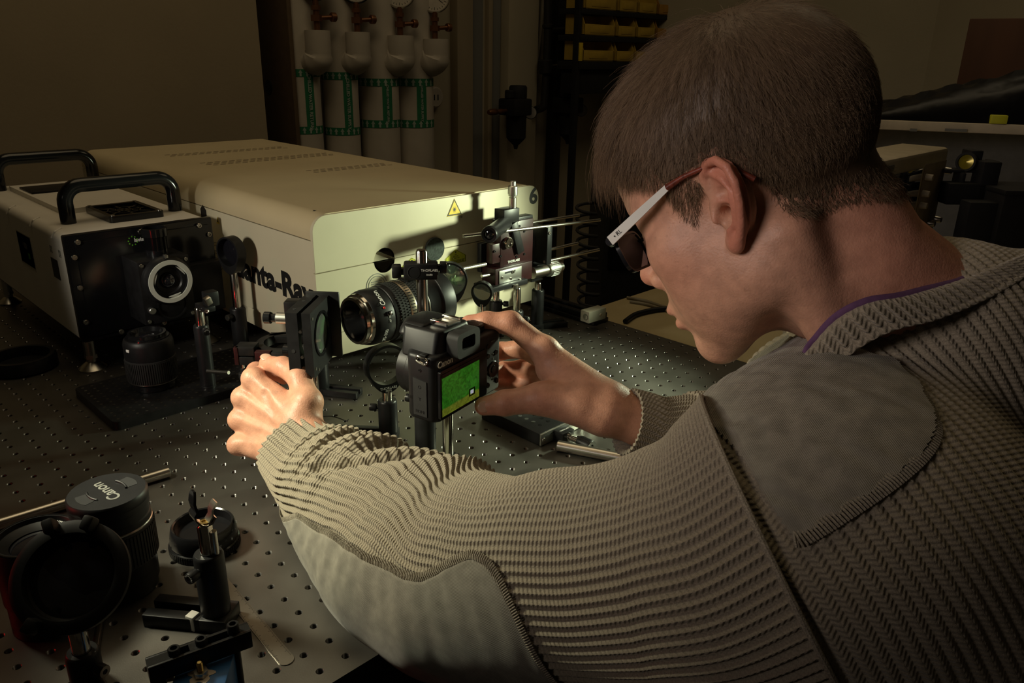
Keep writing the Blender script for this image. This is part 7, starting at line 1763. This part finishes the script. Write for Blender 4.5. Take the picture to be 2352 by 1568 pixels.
ST = [(664, 1016, .866, 79), (702, 1058, .850, 94), (752, 1100, .830, 122), (812, 1150, .803, 152), (876, 1205, .773, 180), (950, 1262, .738, 208),
      (1040, 1308, .700, 224), (1140, 1322, .666, 232), (1262, 1322, .632, 238), (1400, 1320, .602, 246), (1530, 1314, .578, 280), (1650, 1300, .560, 325), (1785, 1256, .547, 378), (1860, 1214, .544, 400), (1912, 1180, .541, 410)]
NSL = 600; sl = Sleeve(ST, NSL, 420)
SEAM = int(round((NSL - 1) * 12 / 14.0))
# where along the sleeve the cuff ends and how the cloth gathers
FOLDS = [(0.100, .0046, .0060, 0.55), (0.128, .0060, .0070, 0.60), (0.160, .0070, .0085, 0.70), (0.196, .0075, .0095, 0.75), (0.236, .0060, .0110, 0.8)]
def sleeve_fold(i, th):
    a = sl.arc[i] / sl.arc[SEAM]
    out = np.zeros(len(th))
    w = np.exp(-((th - 0.75) / 0.95) ** 2)
    for s0, amp, wid, sk in FOLDS:
        x = a - s0 - 0.020 * np.sin(th * 1.3 + s0 * 40) + 0.015 * (th - 0.6)
        out += amp * w * (np.exp(-(x / (wid * 1.3)) ** 2) - 0.7 * np.exp(-((x - wid * 2.0) / (wid * 1.1)) ** 2))
    # deep crease inside the elbow and the big roll after it
    x = a - 0.405 + 0.16 * (th - 0.2) ** 1 * (th > 0.2)
    out += -0.032 * np.exp(-(x / 0.017) ** 2) * np.exp(-((th - 0.45) / 0.85) ** 2)
    x = a - 0.345 + 0.10 * (th - 0.2) * (th > 0.2)
    out += 0.009 * np.exp(-(x / 0.026) ** 2) * np.exp(-((th - 0.4) / 0.9) ** 2)
    x = a - 0.475 + 0.16 * (th - 0.2) * (th > 0.2)
    out += 0.013 * np.exp(-(x / 0.040) ** 2) * np.exp(-((th - 0.3) / 0.8) ** 2)
    x = a - 0.62; out += -0.006 * np.exp(-(x / 0.05) ** 2) * np.exp(-((th - 0.25) / 0.6) ** 2)
    # gathers of the canvas below
    out += (0.0019 * np.sin(a * 27 + th * 2.2 + 2.2 * np.sin(a * 13)) + 0.0006 * np.sin(a * 71 - th * 4.1 + 2.6 * np.sin(a * 23 + 2 * th))) * np.exp(-((th - 2.35) / 0.75) ** 2) * np.clip((a - 0.05) / 0.05, 0, 1) * np.clip((0.6 - a) / 0.1, 0, 1)
    # cuff is tight
    return out * np.clip((a - 0.062) / 0.03, 0, 1)
sl.fold = sleeve_fold
a_n = sl.arc / sl.arc[SEAM]
ICUFF = int(np.searchsorted(a_n, 0.072))
T0, T1 = -PI / 2, 1.5 * PI
def sleeve_mesh(name, s, i0, i1, nt, pitch, depth, tref, mat, parent, lift=0.0, taper=1.0):
    I, th = s.grid(i0, i1, T0, T1, nt, True)
    pt_ = np.interp(s.arc[I] / s.arc[-1], [0.0, 0.45], [pitch * taper, pitch]); dp_ = np.interp(s.arc[I] / s.arc[-1], [0.0, 0.45], [depth * taper, depth])
    u = (th - tref) * s.r[I] / pt_
    v = s.arc[I] / 0.0034
    P = s.pos(I, th, lift + ribprof(u, 1.0) * dp_)
    n = i1 - i0
    # turn the first edge inwards so that the opening has thickness
    d = s.C[i0] - P[:nt]; inner = P[:nt] + d / np.linalg.norm(d, axis=1)[:, None] * 0.004 + s.t[i0] * 0.001
    inner2 = P[:nt] + d / np.linalg.norm(d, axis=1)[:, None] * 0.006 + s.t[i0] * 0.02
    P = np.concatenate([inner2, inner, P]); u = np.concatenate([u[:nt], u[:nt], u]); v = np.concatenate([v[:nt], v[:nt], v])
    return np_mesh(name, P, quads(n + 2, nt, True)[:, ::-1], mat, parent, {'ribu': u, 'stv': v})
sleeve_mesh('sleeve', sl, ICUFF, SEAM + 1, 560, 0.0072, 0.0029, 0.8, M_['knit'], person, taper=1.32)
sleeve_mesh('cuff', sl, 0, ICUFF + 6, 300, 0.0092, 0.0044, 0.8, M_['knit'], person, lift=-0.0008)

# elbow patch: canvas lying on the lower side of the sleeve
BND = [(652, 1148), (690, 1182), (735, 1212), (800, 1252), (850, 1280), (905, 1302), (985, 1322), (1040, 1290), (1090, 1272), (1130, 1290), (1160, 1335), (1188, 1400), (1225, 1480), (1262, 1552)]
Ig, tg = sl.grid(0, SEAM, 0.3, 1.12 * PI, 160, False)
Pg = sl.pos(Ig, tg); qg = (Pg - CAM) @ CR.T; pxg = np.stack([1176 + FPX * qg[:, 0] / qg[:, 2], 784 + FPX * qg[:, 1] / qg[:, 2]], 1)
bi, bt = [], []
for b in BND:
    k = np.argmin(((pxg - np.array(b)) ** 2).sum(1)); bi.append(Ig[k]); bt.append(tg[k])
bi = np.array(bi); bt = np.array(bt); bi[-1] = bi[-2] + 8; bt[-1] = 3.3
ii = np.arange(bi[0], bi.max() + 1); order = np.argsort(bi); tb = np.interp(ii, bi[order], bt[order])
for _ in range(10): tb[1:-1] = 0.25 * tb[:-2] + 0.5 * tb[1:-1] + 0.25 * tb[2:]
tb = np.minimum(tb, 4.2); ncol = 150
I2 = np.repeat(ii, ncol); kk = np.tile(np.arange(ncol) / (ncol - 1), len(ii)); t2 = tb[I2 - ii[0]] * (1 - kk) + 4.3 * kk
edge = np.minimum(1, np.minimum(kk * ncol / 3.0, 1))
wr = 0.0004 * np.sin(sl.arc[I2] * 320 + 6 * np.sin(t2 * 2.3)) * np.exp(-((kk - 0.12) / 0.14) ** 2)
Pp = sl.pos(I2, t2, 0.0058 + wr * 1.0 - 0.0040 * (1 - edge))
np_mesh('elbow_patch', Pp, quads(len(ii), ncol, False)[:, ::-1], M_['denim'], person)['label'] = 'faded grey canvas elbow patch'
cordp = sl.pos(ii, tb, 0.0046)
def stitched(name, path, r, parent):
    """overlocked edge: a band of short slanting stitches"""
    mb = MB(); P = [Vector(p) for p in path]
    L_ = [0.0]
    for a, b in zip(P[:-1], P[1:]): L_.append(L_[-1] + (b - a).length)
    mb.tube(P[::max(1, len(P) // 160)], r, 8)
    return mb.build(name, M_['cord'], parent)
def stitches(name, path, nrm_fn, w, pitch, parent, r=0.0007):
    """one mesh of slanting thread loops lying across a seam"""
    P = np.array(path); L_ = np.concatenate([[0], np.cumsum(np.linalg.norm(np.diff(P, axis=0), axis=1))])
    n = int(L_[-1] / pitch); mb = MB()
    for k in range(n):
        x = (k + 0.5) * pitch
        c = np.array([np.interp(x, L_, P[:, j]) for j in range(3)]); c2 = np.array([np.interp(x + 0.001, L_, P[:, j]) for j in range(3)])
        t = nrm(c2 - c + 1e-9); nn = nrm(nrm_fn(c)); s_ = np.cross(nn, t)
        mb.tube([Vector(c + s_ * w * 0.5 - t * pitch * .3), Vector(c + nn * 0.0010), Vector(c - s_ * w * 0.5 + t * pitch * .3)], r, 5)
    o = mb.build(name, M_['cord'], parent); o['kind'] = 'stuff'; return o
stitches('patch_stitching', cordp, lambda c: c - sl.C[np.argmin(((sl.C - c) ** 2).sum(1))], 0.0068, 0.0019, person)

# trunk of the sweater
th_, tq = mesh_sdf(torso(0.0), (0.42, 0.02, -0.18), (1.12, 0.66, 0.40), 0.0020, smooth=3)
q3 = (th_ - TC) @ TM
ang = np.arctan2(q3[:, 1], q3[:, 2] + 0.06)
WV = nrm(np.cross(TA, nrm(TL * 0.62 + TB * 0.62))); ribu_t = (th_ @ WV) / 0.0088; stv_t = q3[:, 0] / 0.0036
# normals from the faces
def vnormals(Vt, Q):
    fn = np.cross(Vt[Q[:, 2]] - Vt[Q[:, 0]], Vt[Q[:, 3]] - Vt[Q[:, 1]]); n = np.zeros_like(Vt)
    for k in range(4): np.add.at(n, Q[:, k], fn)
    return n / np.maximum(np.linalg.norm(n, axis=1), 1e-12)[:, None]
tn = vnormals(th_, tq)
if (tn * (th_ - th_.mean(0))).sum() < 0: tn = -tn
def inpoly(pts, poly):
    x, y = pts[:, 0], pts[:, 1]; ins = np.zeros(len(pts), bool); n = len(poly)
    for i in range(n):
        x0, y0 = poly[i]; x1, y1 = poly[(i + 1) % n]
        c = ((y0 > y) != (y1 > y)) & (x < (x1 - x0) * (y - y0) / ((y1 - y0) if y1 != y0 else 1e-9) + x0); ins ^= c
    return ins
def topx(P):
    q = (P - CAM) @ CR.T; return np.stack([1176 + FPX * q[:, 0] / q[:, 2], 784 + FPX * q[:, 1] / q[:, 2]], 1), q[:, 2]
PATCH = [(1500, 940), (1600, 962), (1645, 990), (1700, 1048), (1762, 1150), (1822, 1238), (1850, 1232), (1950, 1172), (2050, 1104), (2118, 1044), (2146, 995), (2140, 950), (2105, 885), (2055, 835), (1965, 812), (1900, 820), (1870, 790), (1750, 760), (1560, 840)]
pxt, dept = topx(th_)
inp = inpoly(pxt, PATCH) & (dept < 0.72)
facing = (tn * (CAM - th_)).sum(1) > -0.05
disp = ribprof(ribu_t, 0.0022) * (~inp) + 0.0030 * inp
np_mesh('sweater_trunk', th_ + tn * disp[:, None], tq, M_['knit'], person, {'ribu': ribu_t, 'stv': stv_t})
pf = inp[tq].all(1); used = np.unique(tq[pf]); rem = -np.ones(len(th_), int); rem[used] = np.arange(len(used))
wq = th_[used]; wr = 0.0006 * np.sin(wq @ np.array([150., 90, 210]) + 2.4 * np.sin(wq @ np.array([60., -110, 40])) + 1.5 * np.sin(wq @ np.array([-35., 70, 130])))
np_mesh('shoulder_patch', th_[used] + tn[used] * (0.0046 + wr)[:, None], rem[tq[pf]], M_['denim'], person)['label'] = 'faded grey canvas shoulder patch'
from mathutils.bvhtree import BVHTree
bvh = BVHTree.FromPolygons([Vector(p) for p in th_], [list(map(int, f)) for f in tq])
def hits(pl, out=0.0):
    r_ = []
    for x, y in pl:
        h = bvh.ray_cast(Vector(CAM), Vector(ray(x, y)).normalized())
        if h[0] is not None: r_.append(np.array(h[0] - Vector(ray(x, y)).normalized() * out))
    return r_
pe = [(p[0], p[1]) for p in smoothpath([(x, y, 0) for x, y in PATCH[5:15]], 12)]
hp = hits(pe, 0.004)
stitches('patch_stitching', hp, lambda c: tn[np.argmin(((th_ - c) ** 2).sum(1))], 0.0090, 0.0022, person, 0.0009)
# armhole seam where the sleeve meets the trunk
Ia = np.full(160, SEAM); tha = np.linspace(-0.4, PI + 0.4, 160)
MB().tube([Vector(p) for p in sl.pos(Ia, tha, 0.0012)], 0.0022, 8).build('armhole_seam', M_['cord'], person)

# right cuff and sleeve
STR = [(1440, 968, .806, 74), (1475, 975, .812, 72), (1520, 990, .820, 76), (1600, 1000, .835, 92), (1700, 1010, .855, 105), (1800, 1000, .868, 118), (1900, 960, .880, 130), (1990, 920, .885, 140)]
sr = Sleeve(STR, 260, 260)
ir = int(np.searchsorted(sr.arc / sr.arc[-1], 0.24))
sleeve_mesh('cuff', sr, 0, ir + 4, 260, 0.0064, 0.0024, 0.8, M_['knit'], person)
sleeve_mesh('sleeve', sr, ir, 260, 300, 0.0086, 0.0026, 0.8, M_['knit'], person, lift=0.003)

# collar: ribbed band around the neck, and the purple shirt under it
CP = [(1866, 838, .585), (1895, 790, .568), (1945, 742, .556), (2015, 708, .551), (2100, 692, .556), (2225, 654, .578), (2352, 608, .612), (2450, 590, .680), (2400, 610, .752), (2230, 660, .785), (2060, 760, .770), (1930, 850, .680)]
cp = np.array([np.array(p) for p in smoothpath([atd(*c) for c in CP], 36, True)]); cc_ = cp.mean(0)
kax = nrm(np.array(atd(2240, 850, .66)) - np.array(atd(1950, 625, .622)))
rad = cp - cc_; rad -= (rad @ kax)[:, None] * kax; rad /= np.linalg.norm(rad, axis=1)[:, None]
La = np.concatenate([[0], np.cumsum(np.linalg.norm(np.diff(cp, axis=0), axis=1))]); uu = La / 0.0080
sec = [(-0.014, -0.0030, 0), (-0.0160, 0.0005, 1), (-0.014, 0.0040, 1), (-0.006, 0.0065, 1), (0.004, 0.0085, 1), (0.011, 0.0110, .8), (0.0135, 0.0120, 0.1), (0.0160, 0.0135, 0.5), (0.0205, 0.0155, 0.5), (0.0235, 0.0150, 0), (0.020, 0.006, 0)]
P_ = []; Uc = []; Vc = []
for (kx, rx, rb) in [(0.60 * k_ + 0.001, 0.75 * r_ + 0.0015, b_) for k_, r_, b_ in sec]:
    P_.append(cp + kax * kx + rad * (rx + ribprof(uu, 0.0030) * rb)[:, None]); Uc.append(uu); Vc.append(np.full(len(cp), kx / 0.004))
np_mesh('collar', np.concatenate(P_), quads(len(sec), len(cp), True), M_['knit'], person, {'ribu': np.concatenate(Uc), 'stv': np.concatenate(Vc)})
M_['purple'] = pm('purple_cotton', (0.12, 0.055, 0.13), 0.9, 0, 0.1, 300)
ts = []
for kx, rx in ((-0.0105, -0.004), (-0.0108, -0.0015), (-0.008, 0.000), (-0.002, 0.000)): ts.append(cp + kax * kx + rad * rx)
np_mesh('shirt_neckband', np.concatenate(ts), quads(4, len(cp), True), M_['purple'], person)['label'] = 'purple shirt neckband'
# ---- hair: a thin cap on the scalp and thousands of strands that follow the growth direction
HL_PX = [(1404, 392, .052), (1440, 425, .062), (1490, 432, .070), (1530, 436, .072), (1545, 475, .073), (1566, 508, .073), (1598, 520, .074), (1606, 440, .076), (1640, 372, .074), (1700, 368, .072), (1752, 425, .068), (1788, 477, .064), (1820, 493, .060), (1869, 499, .054), (1923, 477, .046), (1994, 466, .030), (2051, 470, .010)]
hb = np.array([px2h(x, y, l=l) for x, y, l in HL_PX]); hbf, hbu = hb[:, 0], hb[:, 2]
o_ = np.argsort(hbf); hbf, hbu = hbf[o_], hbu[o_]
def hair_line(f, l):
    side = np.interp(f, hbf, hbu, left=hbu[0], right=hbu[-1])
    front = 0.092 - 0.012 * np.clip((np.abs(l) - 0.02) / 0.04, 0, 1) - 0.0 * f
    w = np.clip((f - 0.050) / 0.030, 0, 1) * np.clip((0.062 - np.abs(l)) / 0.02, 0, 1)
    return side * (1 - w) + front * w
def hair_mask(p): return p[:, 2] - hair_line(p[:, 0], p[:, 1])
hn = vnormals(HV, HQ)
if (hn * (HV - np.array([0, 0, 0.03]))).sum() < 0: hn = -hn
hm = hair_mask(HV)
scalp = (hm > 0) & ~((np.abs(HV[:, 1]) > 0.0745) & (np.abs(HV[:, 0] + 0.008) < 0.026) & (HV[:, 2] < 0.036))
top = np.clip((HV[:, 2] - 0.045) / 0.06, 0, 1); frt = np.clip((HV[:, 0] - 0.02) / 0.06, 0, 1)
thick = (0.0016 + 0.0060 * top + 0.003 * frt * top) * np.clip((hm - 0.010) / 0.020, 0.05, 1)
capn = 0.010 + 0.006 * np.sin(HV[:, 0] * 410 + 3 * np.sin(HV[:, 1] * 300)) * np.sin(HV[:, 0] * 170 + HV[:, 1] * 230); capm = scalp & (hm > capn) & ~((HV[:, 0] > 0.004) & (HV[:, 2] < 0.034) & (np.abs(HV[:, 1]) > 0.03)); fs = capm[HQ].all(1); used = np.unique(HQ[fs]); rem = -np.ones(len(HV), int); rem[used] = np.arange(len(used))
M_['hair'] = pm('brown_hair', (0.105, 0.066, 0.040), 0.48, 0, 0.35, 900, spec=0.35, stretch=(1, 1, 1))
def hair_tone(m):
    nt = m.node_tree; N = nt.nodes; L = nt.links; b = N['Principled BSDF']
    at = N.new('ShaderNodeAttribute'); at.attribute_name = 'tone'
    mx = N.new('ShaderNodeMix'); mx.data_type = 'RGBA'; mx.inputs['A'].default_value = (0.095, 0.060, 0.036, 1); mx.inputs['B'].default_value = (0.36, 0.25, 0.145, 1)
    L.new(at.outputs['Fac'], mx.inputs['Factor']); L.new(mx.outputs['Result'], b.inputs['Base Color'])
hair_tone(M_['hair'])
capv = h2w(HV[used] + hn[used] * thick[used, None])
np_mesh('hair_cap', capv, rem[HQ[fs]], M_['hair'], person, {'tone': np.full(len(used), 0.12)})
rng = np.random.default_rng(5)
CROWN = np.array([-0.035, 0.012, 0.130]); GRAV = HR.T @ np.array([0, 0, -1.0])
def strands(roots, nrm0, length, lift, nseg, rad, seed, grav, fringe=0.0, tone=None):
    n = len(roots); P = [roots.copy()]
    d = roots - CROWN; d -= (d * nrm0).sum(1)[:, None] * nrm0; d /= np.maximum(np.linalg.norm(d, axis=1), 1e-6)[:, None]
    d = d + rng.normal(0, 0.22, (n, 3)); d -= (d * nrm0).sum(1)[:, None] * nrm0 * 1.0
    if fringe: d = d * (1 - fringe) + np.array([0.95, 0.10, -0.15]) * fringe + rng.normal(0, 0.10, (n, 3))
    d /= np.linalg.norm(d, axis=1)[:, None]
    dirv = d * np.cos(lift)[:, None] + nrm0 * np.sin(lift)[:, None]
    cur = roots; step = (length / nseg)[:, None]
    for k in range(nseg):
        cur = cur + dirv * step
        # stay outside the skull
        e = 1e-3
        sd = sd_cranium(cur.astype(np.float32)); c0 = cur - np.array([-0.006, 0, 0.05]); nn = c0 / np.array([0.100, 0.076, 0.084]) ** 2; nn /= np.linalg.norm(nn, axis=1)[:, None]
        low = np.maximum(0.0035 - sd, 0) * (cur[:, 2] > 0.0)
        cur = cur + nn * low[:, None]
        P.append(cur.copy())
        t = dirv - nn * (dirv * nn).sum(1)[:, None] * 0.55 + GRAV * grav * (k + 1) / nseg + rng.normal(0, 0.07, (n, 3))
        dirv = t / np.linalg.norm(t, axis=1)[:, None]
    P = np.stack(P, 1)                                   # n, nseg+1, 3
    T = np.gradient(P, axis=1); T /= np.maximum(np.linalg.norm(T, axis=2), 1e-9)[..., None]
    ref = np.array([0.31, 0.52, 0.79]); a = np.cross(T, ref); a /= np.linalg.norm(a, axis=2)[..., None]; b = np.cross(T, a)
    rr = rad * np.linspace(1, 0.25, nseg + 1)[None, :, None]
    ring = np.stack([P + (a * math.cos(q) + b * math.sin(q)) * rr for q in (0, 2 * PI / 3, 4 * PI / 3)], 2)   # n, s, 3, 3
    base = (np.arange(n) * (nseg + 1) * 3)[:, None, None]; si = (np.arange(nseg) * 3)[None, :, None]; k = np.arange(3)[None, None, :]; k2 = (k + 1) % 3
    Q = np.stack([base + si + k, base + si + k2, base + si + 3 + k2, base + si + 3 + k], -1).reshape(-1, 4)
    tn_ = rng.beta(1.6, 3.0, n) if tone is None else tone
    return ring.reshape(-1, 3), Q, np.repeat(tn_, (nseg + 1) * 3)
def pick(mask, n):
    idx = np.flatnonzero(mask); i = rng.choice(idx, n); return HV[i] + rng.normal(0, 0.0006, (n, 3)), hn[i]
parts = []
r0, n0 = pick(scalp & (HV[:, 1] > -0.06), 21000)
tp = np.clip((r0[:, 2] - 0.03) / 0.08, 0, 1); edge_ = np.clip(hair_mask(r0) / 0.03, 0, 1)
bk = 1 - 0.45 * np.clip((-r0[:, 0] - 0.03) / 0.05, 0, 1)
parts.append(strands(r0, n0, (0.006 + 0.008 * edge_ + 0.022 * tp) * bk * rng.uniform(0.7, 1.25, len(r0)), np.radians(14 + 24 * tp + rng.normal(0, 6, len(r0))), 4, 0.00016, 1, 0.06))
re_, ne_ = pick(scalp & (hm < 0.022) & (HV[:, 1] > -0.03), 5200)
parts.append(strands(re_, ne_, rng.uniform(0.004, 0.009, len(re_)), np.radians(rng.uniform(6, 24, len(re_))), 3, 0.00012, 1, 0.10))
r1, n1 = pick(scalp & (HV[:, 1] < -0.03), 3000)
parts.append(strands(r1, n1, (0.010 + 0.018 * np.clip((r1[:, 2] - 0.03) / 0.08, 0, 1)) * rng.uniform(0.7, 1.2, len(r1)), np.radians(np.full(len(r1), 22.0)), 4, 0.00016, 1, 0.06))
r2, n2 = pick(scalp & (HV[:, 0] > 0.035) & (HV[:, 2] > 0.082), 2600)
parts.append(strands(r2, n2, rng.uniform(0.035, 0.068, len(r2)), np.radians(rng.uniform(4, 24, len(r2))), 7, 0.00014, 2, 0.55, fringe=0.75))
r3, n3 = pick(scalp & (HV[:, 0] > 0.045) & (HV[:, 1] > 0.005) & (HV[:, 2] > 0.055), 900)
parts.append(strands(r3, n3, rng.uniform(0.022, 0.050, len(r3)), np.radians(rng.uniform(4, 20, len(r3))), 6, 0.00013, 3, 0.50, fringe=0.45))
# eyebrow (left one shows) and sideburn fuzz
eb = np.stack([np.full(160, 0.0), rng.uniform(0.012, 0.050, 160), rng.uniform(0.020, 0.028, 160)], 1); eb[:, 0] = 0.0985 - 0.35 * np.clip(eb[:, 1] - 0.018, 0, 1)
ebn = np.tile(np.array([0.9, 0.35, 0.1]), (160, 1))
off = 0; VV, QQ, TT = [], [], []
for v, q, t in parts: VV.append(v); QQ.append(q + off); TT.append(t); off += len(v)
o = np_mesh('hair', h2w(np.concatenate(VV)), np.concatenate(QQ), M_['hair'], person, {'tone': np.concatenate(TT)}); o['kind'] = 'stuff'; o['label'] = 'short brown hair with a longer fringe'
# fine hair along the upper edge of the right forearm and hand
ax_ = [A3(t) for t in ((1262, 800, .825), (1330, 850, .81), (1400, 888, .806), (1450, 905, .803))]
fv, fq, fo = [], [], 0
mb = MB()
for k in range(420):
    t = rng.uniform(0, 2.999); i = int(t); u = t - i
    c = ax_[i] * (1 - u) + ax_[i + 1] * u + rng.normal(0, 0.0035, 3)
    d = nrm(np.array([0.15, 0.25, 1.0]) + rng.normal(0, 0.45, 3)); c = c + np.array([0, 0, -0.004])
    L_ = rng.uniform(0.004, 0.011)
    mb.tube([Vector(c), Vector(c + d * L_ * 0.6), Vector(c + d * L_ + np.array([0.001, 0.001, -0.001]))], [0.00008, 0.00006, 0.00003], 3, caps=False)
o = mb.build('arm_hair', pm('fair_arm_hair', (0.45, 0.33, 0.18), 0.4), person); o['kind'] = 'stuff'

# ---- eyeglasses (worn, a thing of its own)
gl = thing('eyeglasses', Vector(h2w(np.array([0.085, 0, 0.0]))), 'eyeglasses with silver temples worn by the man', 'glasses')
M_['silver'] = pm('satin_silver_temple', (0.85, 0.88, 0.82), 0.30, 0.25, 0.03, 40)
M_['tort'] = pm('red_brown_temple_tip', (0.16, 0.035, 0.02), 0.35, 0, 0.4, 300)
M_['lens_'] = pm('tinted_spectacle_lens', (0.16, 0.16, 0.20), 0.03, 0, 0.02, 10, trans=1.0, ior=1.2)
hin = px2h(1402, 553, l=0.0715); mid = px2h(1532, 431, l=0.0780); ear_ = px2h(1612, 387, l=0.0800)
def bar(name, pts, hts, th, mat):
    """flat strip through head-frame points: height across the head's up direction, thickness sideways"""
    mb = MB(); P = [np.asarray(p) for p in pts]; vs = []
    for i, p in enumerate(P):
        t = nrm(P[min(i + 1, len(P) - 1)] - P[max(i - 1, 0)]); s_ = np.array([0, 1.0, 0]); up = nrm(np.cross(s_, t)); up = up if up[2] > 0 else -up
        for a, b in ((1, 1), (1, -1), (-1, -1), (-1, 1)): vs.append(Vector(h2w(p + up * hts[i] / 2 * a + s_ * th / 2 * b)))
    n = len(P); fs = [(3, 2, 1, 0), tuple(4 * n - 4 + k for k in range(4))]
    for i in range(n - 1):
        for k in range(4): fs.append((4 * i + k, 4 * i + (k + 1) % 4, 4 * i + 4 + (k + 1) % 4, 4 * i + 4 + k))
    mb.add(vs, fs); return mb.build(name, mat, gl, smooth=False)
for sgn in (1, -1):
    S_ = np.array([1, sgn, 1.0])
    b_ = bar('temple', [hin * S_, (hin * 0.5 + mid * 0.5) * S_, mid * S_], [0.0080, 0.0068, 0.0048], 0.0020, M_['silver'])
    e2_ = ear_ + np.array([-0.012, 0.000, 0.001]); e3 = ear_ + np.array([-0.030, -0.006, -0.022])
    tip = MB(); tip.tube([Vector(h2w(p * S_)) for p in (mid, mid * .5 + ear_ * .5 + np.array([0, 0, .0012]), ear_, e2_, e3)], [0.0026, 0.0020, 0.0018, 0.0020, 0.0022], 10); tip.build('temple_tip', M_['tort'], gl)
    # rim and lens
    lc = np.array([hin[0] + 0.0035, 0.0355 * sgn, hin[2] - 0.0145]); w_l, h_l = 0.054, 0.034
    out = rrect(w_l, h_l, 0.012, 5); inn = rrect(w_l - 0.004, h_l - 0.004, 0.010, 5)
    zax = nrm(HF * 1.0 + HU * -0.10 + HL * 0.10 * sgn); Mx = frame(Vector(h2w(lc)), Vector(zax), Vector(HL))
    rim = MB(); rim.ringprism(out, inn, -0.0016, 0.0016, Mx); rim.build('rim', M_['blackgloss'], gl)
    ln = MB(); ln.prism(inn, -0.0006, 0.0010, Mx); ln.build('lens', M_['lens_'], gl)
    MB().tube([Vector(h2w(hin * S_ + np.array([0.0005, 0, 0]))), Vector(h2w(np.array([hin[0] + 0.0035, 0.064 * sgn, hin[2] - 0.0015])))], 0.0038, 10).build('hinge', M_['blackgloss'], gl)
MB().tube([Vector(h2w(p)) for p in ((hin[0] + .0045, 0.009, hin[2] - .008), (hin[0] + .0075, 0, hin[2] - .006), (hin[0] + .0045, -0.009, hin[2] - .008))], 0.0018, 8).build('bridge', M_['blackgloss'], gl)
tdir = nrm(mid - hin); tup = nrm(np.cross(np.array([0, 1.0, 0]), tdir)); tup = tup if tup[2] > 0 else -tup
tp_ = hin + tdir * 0.0115 + np.array([0, 0.00125, 0])
Mt = frame(Vector(h2w(tp_)), Vector(HL), Vector(HR @ -tdir) * -1)
tm = text_mb('• RL •', 0.0050, frame(Vector(h2w(tp_)), Vector(HL), Vector(HR @ tdir)), 0.0002); tm.build('lettering', M_['printk'], gl, smooth=False)
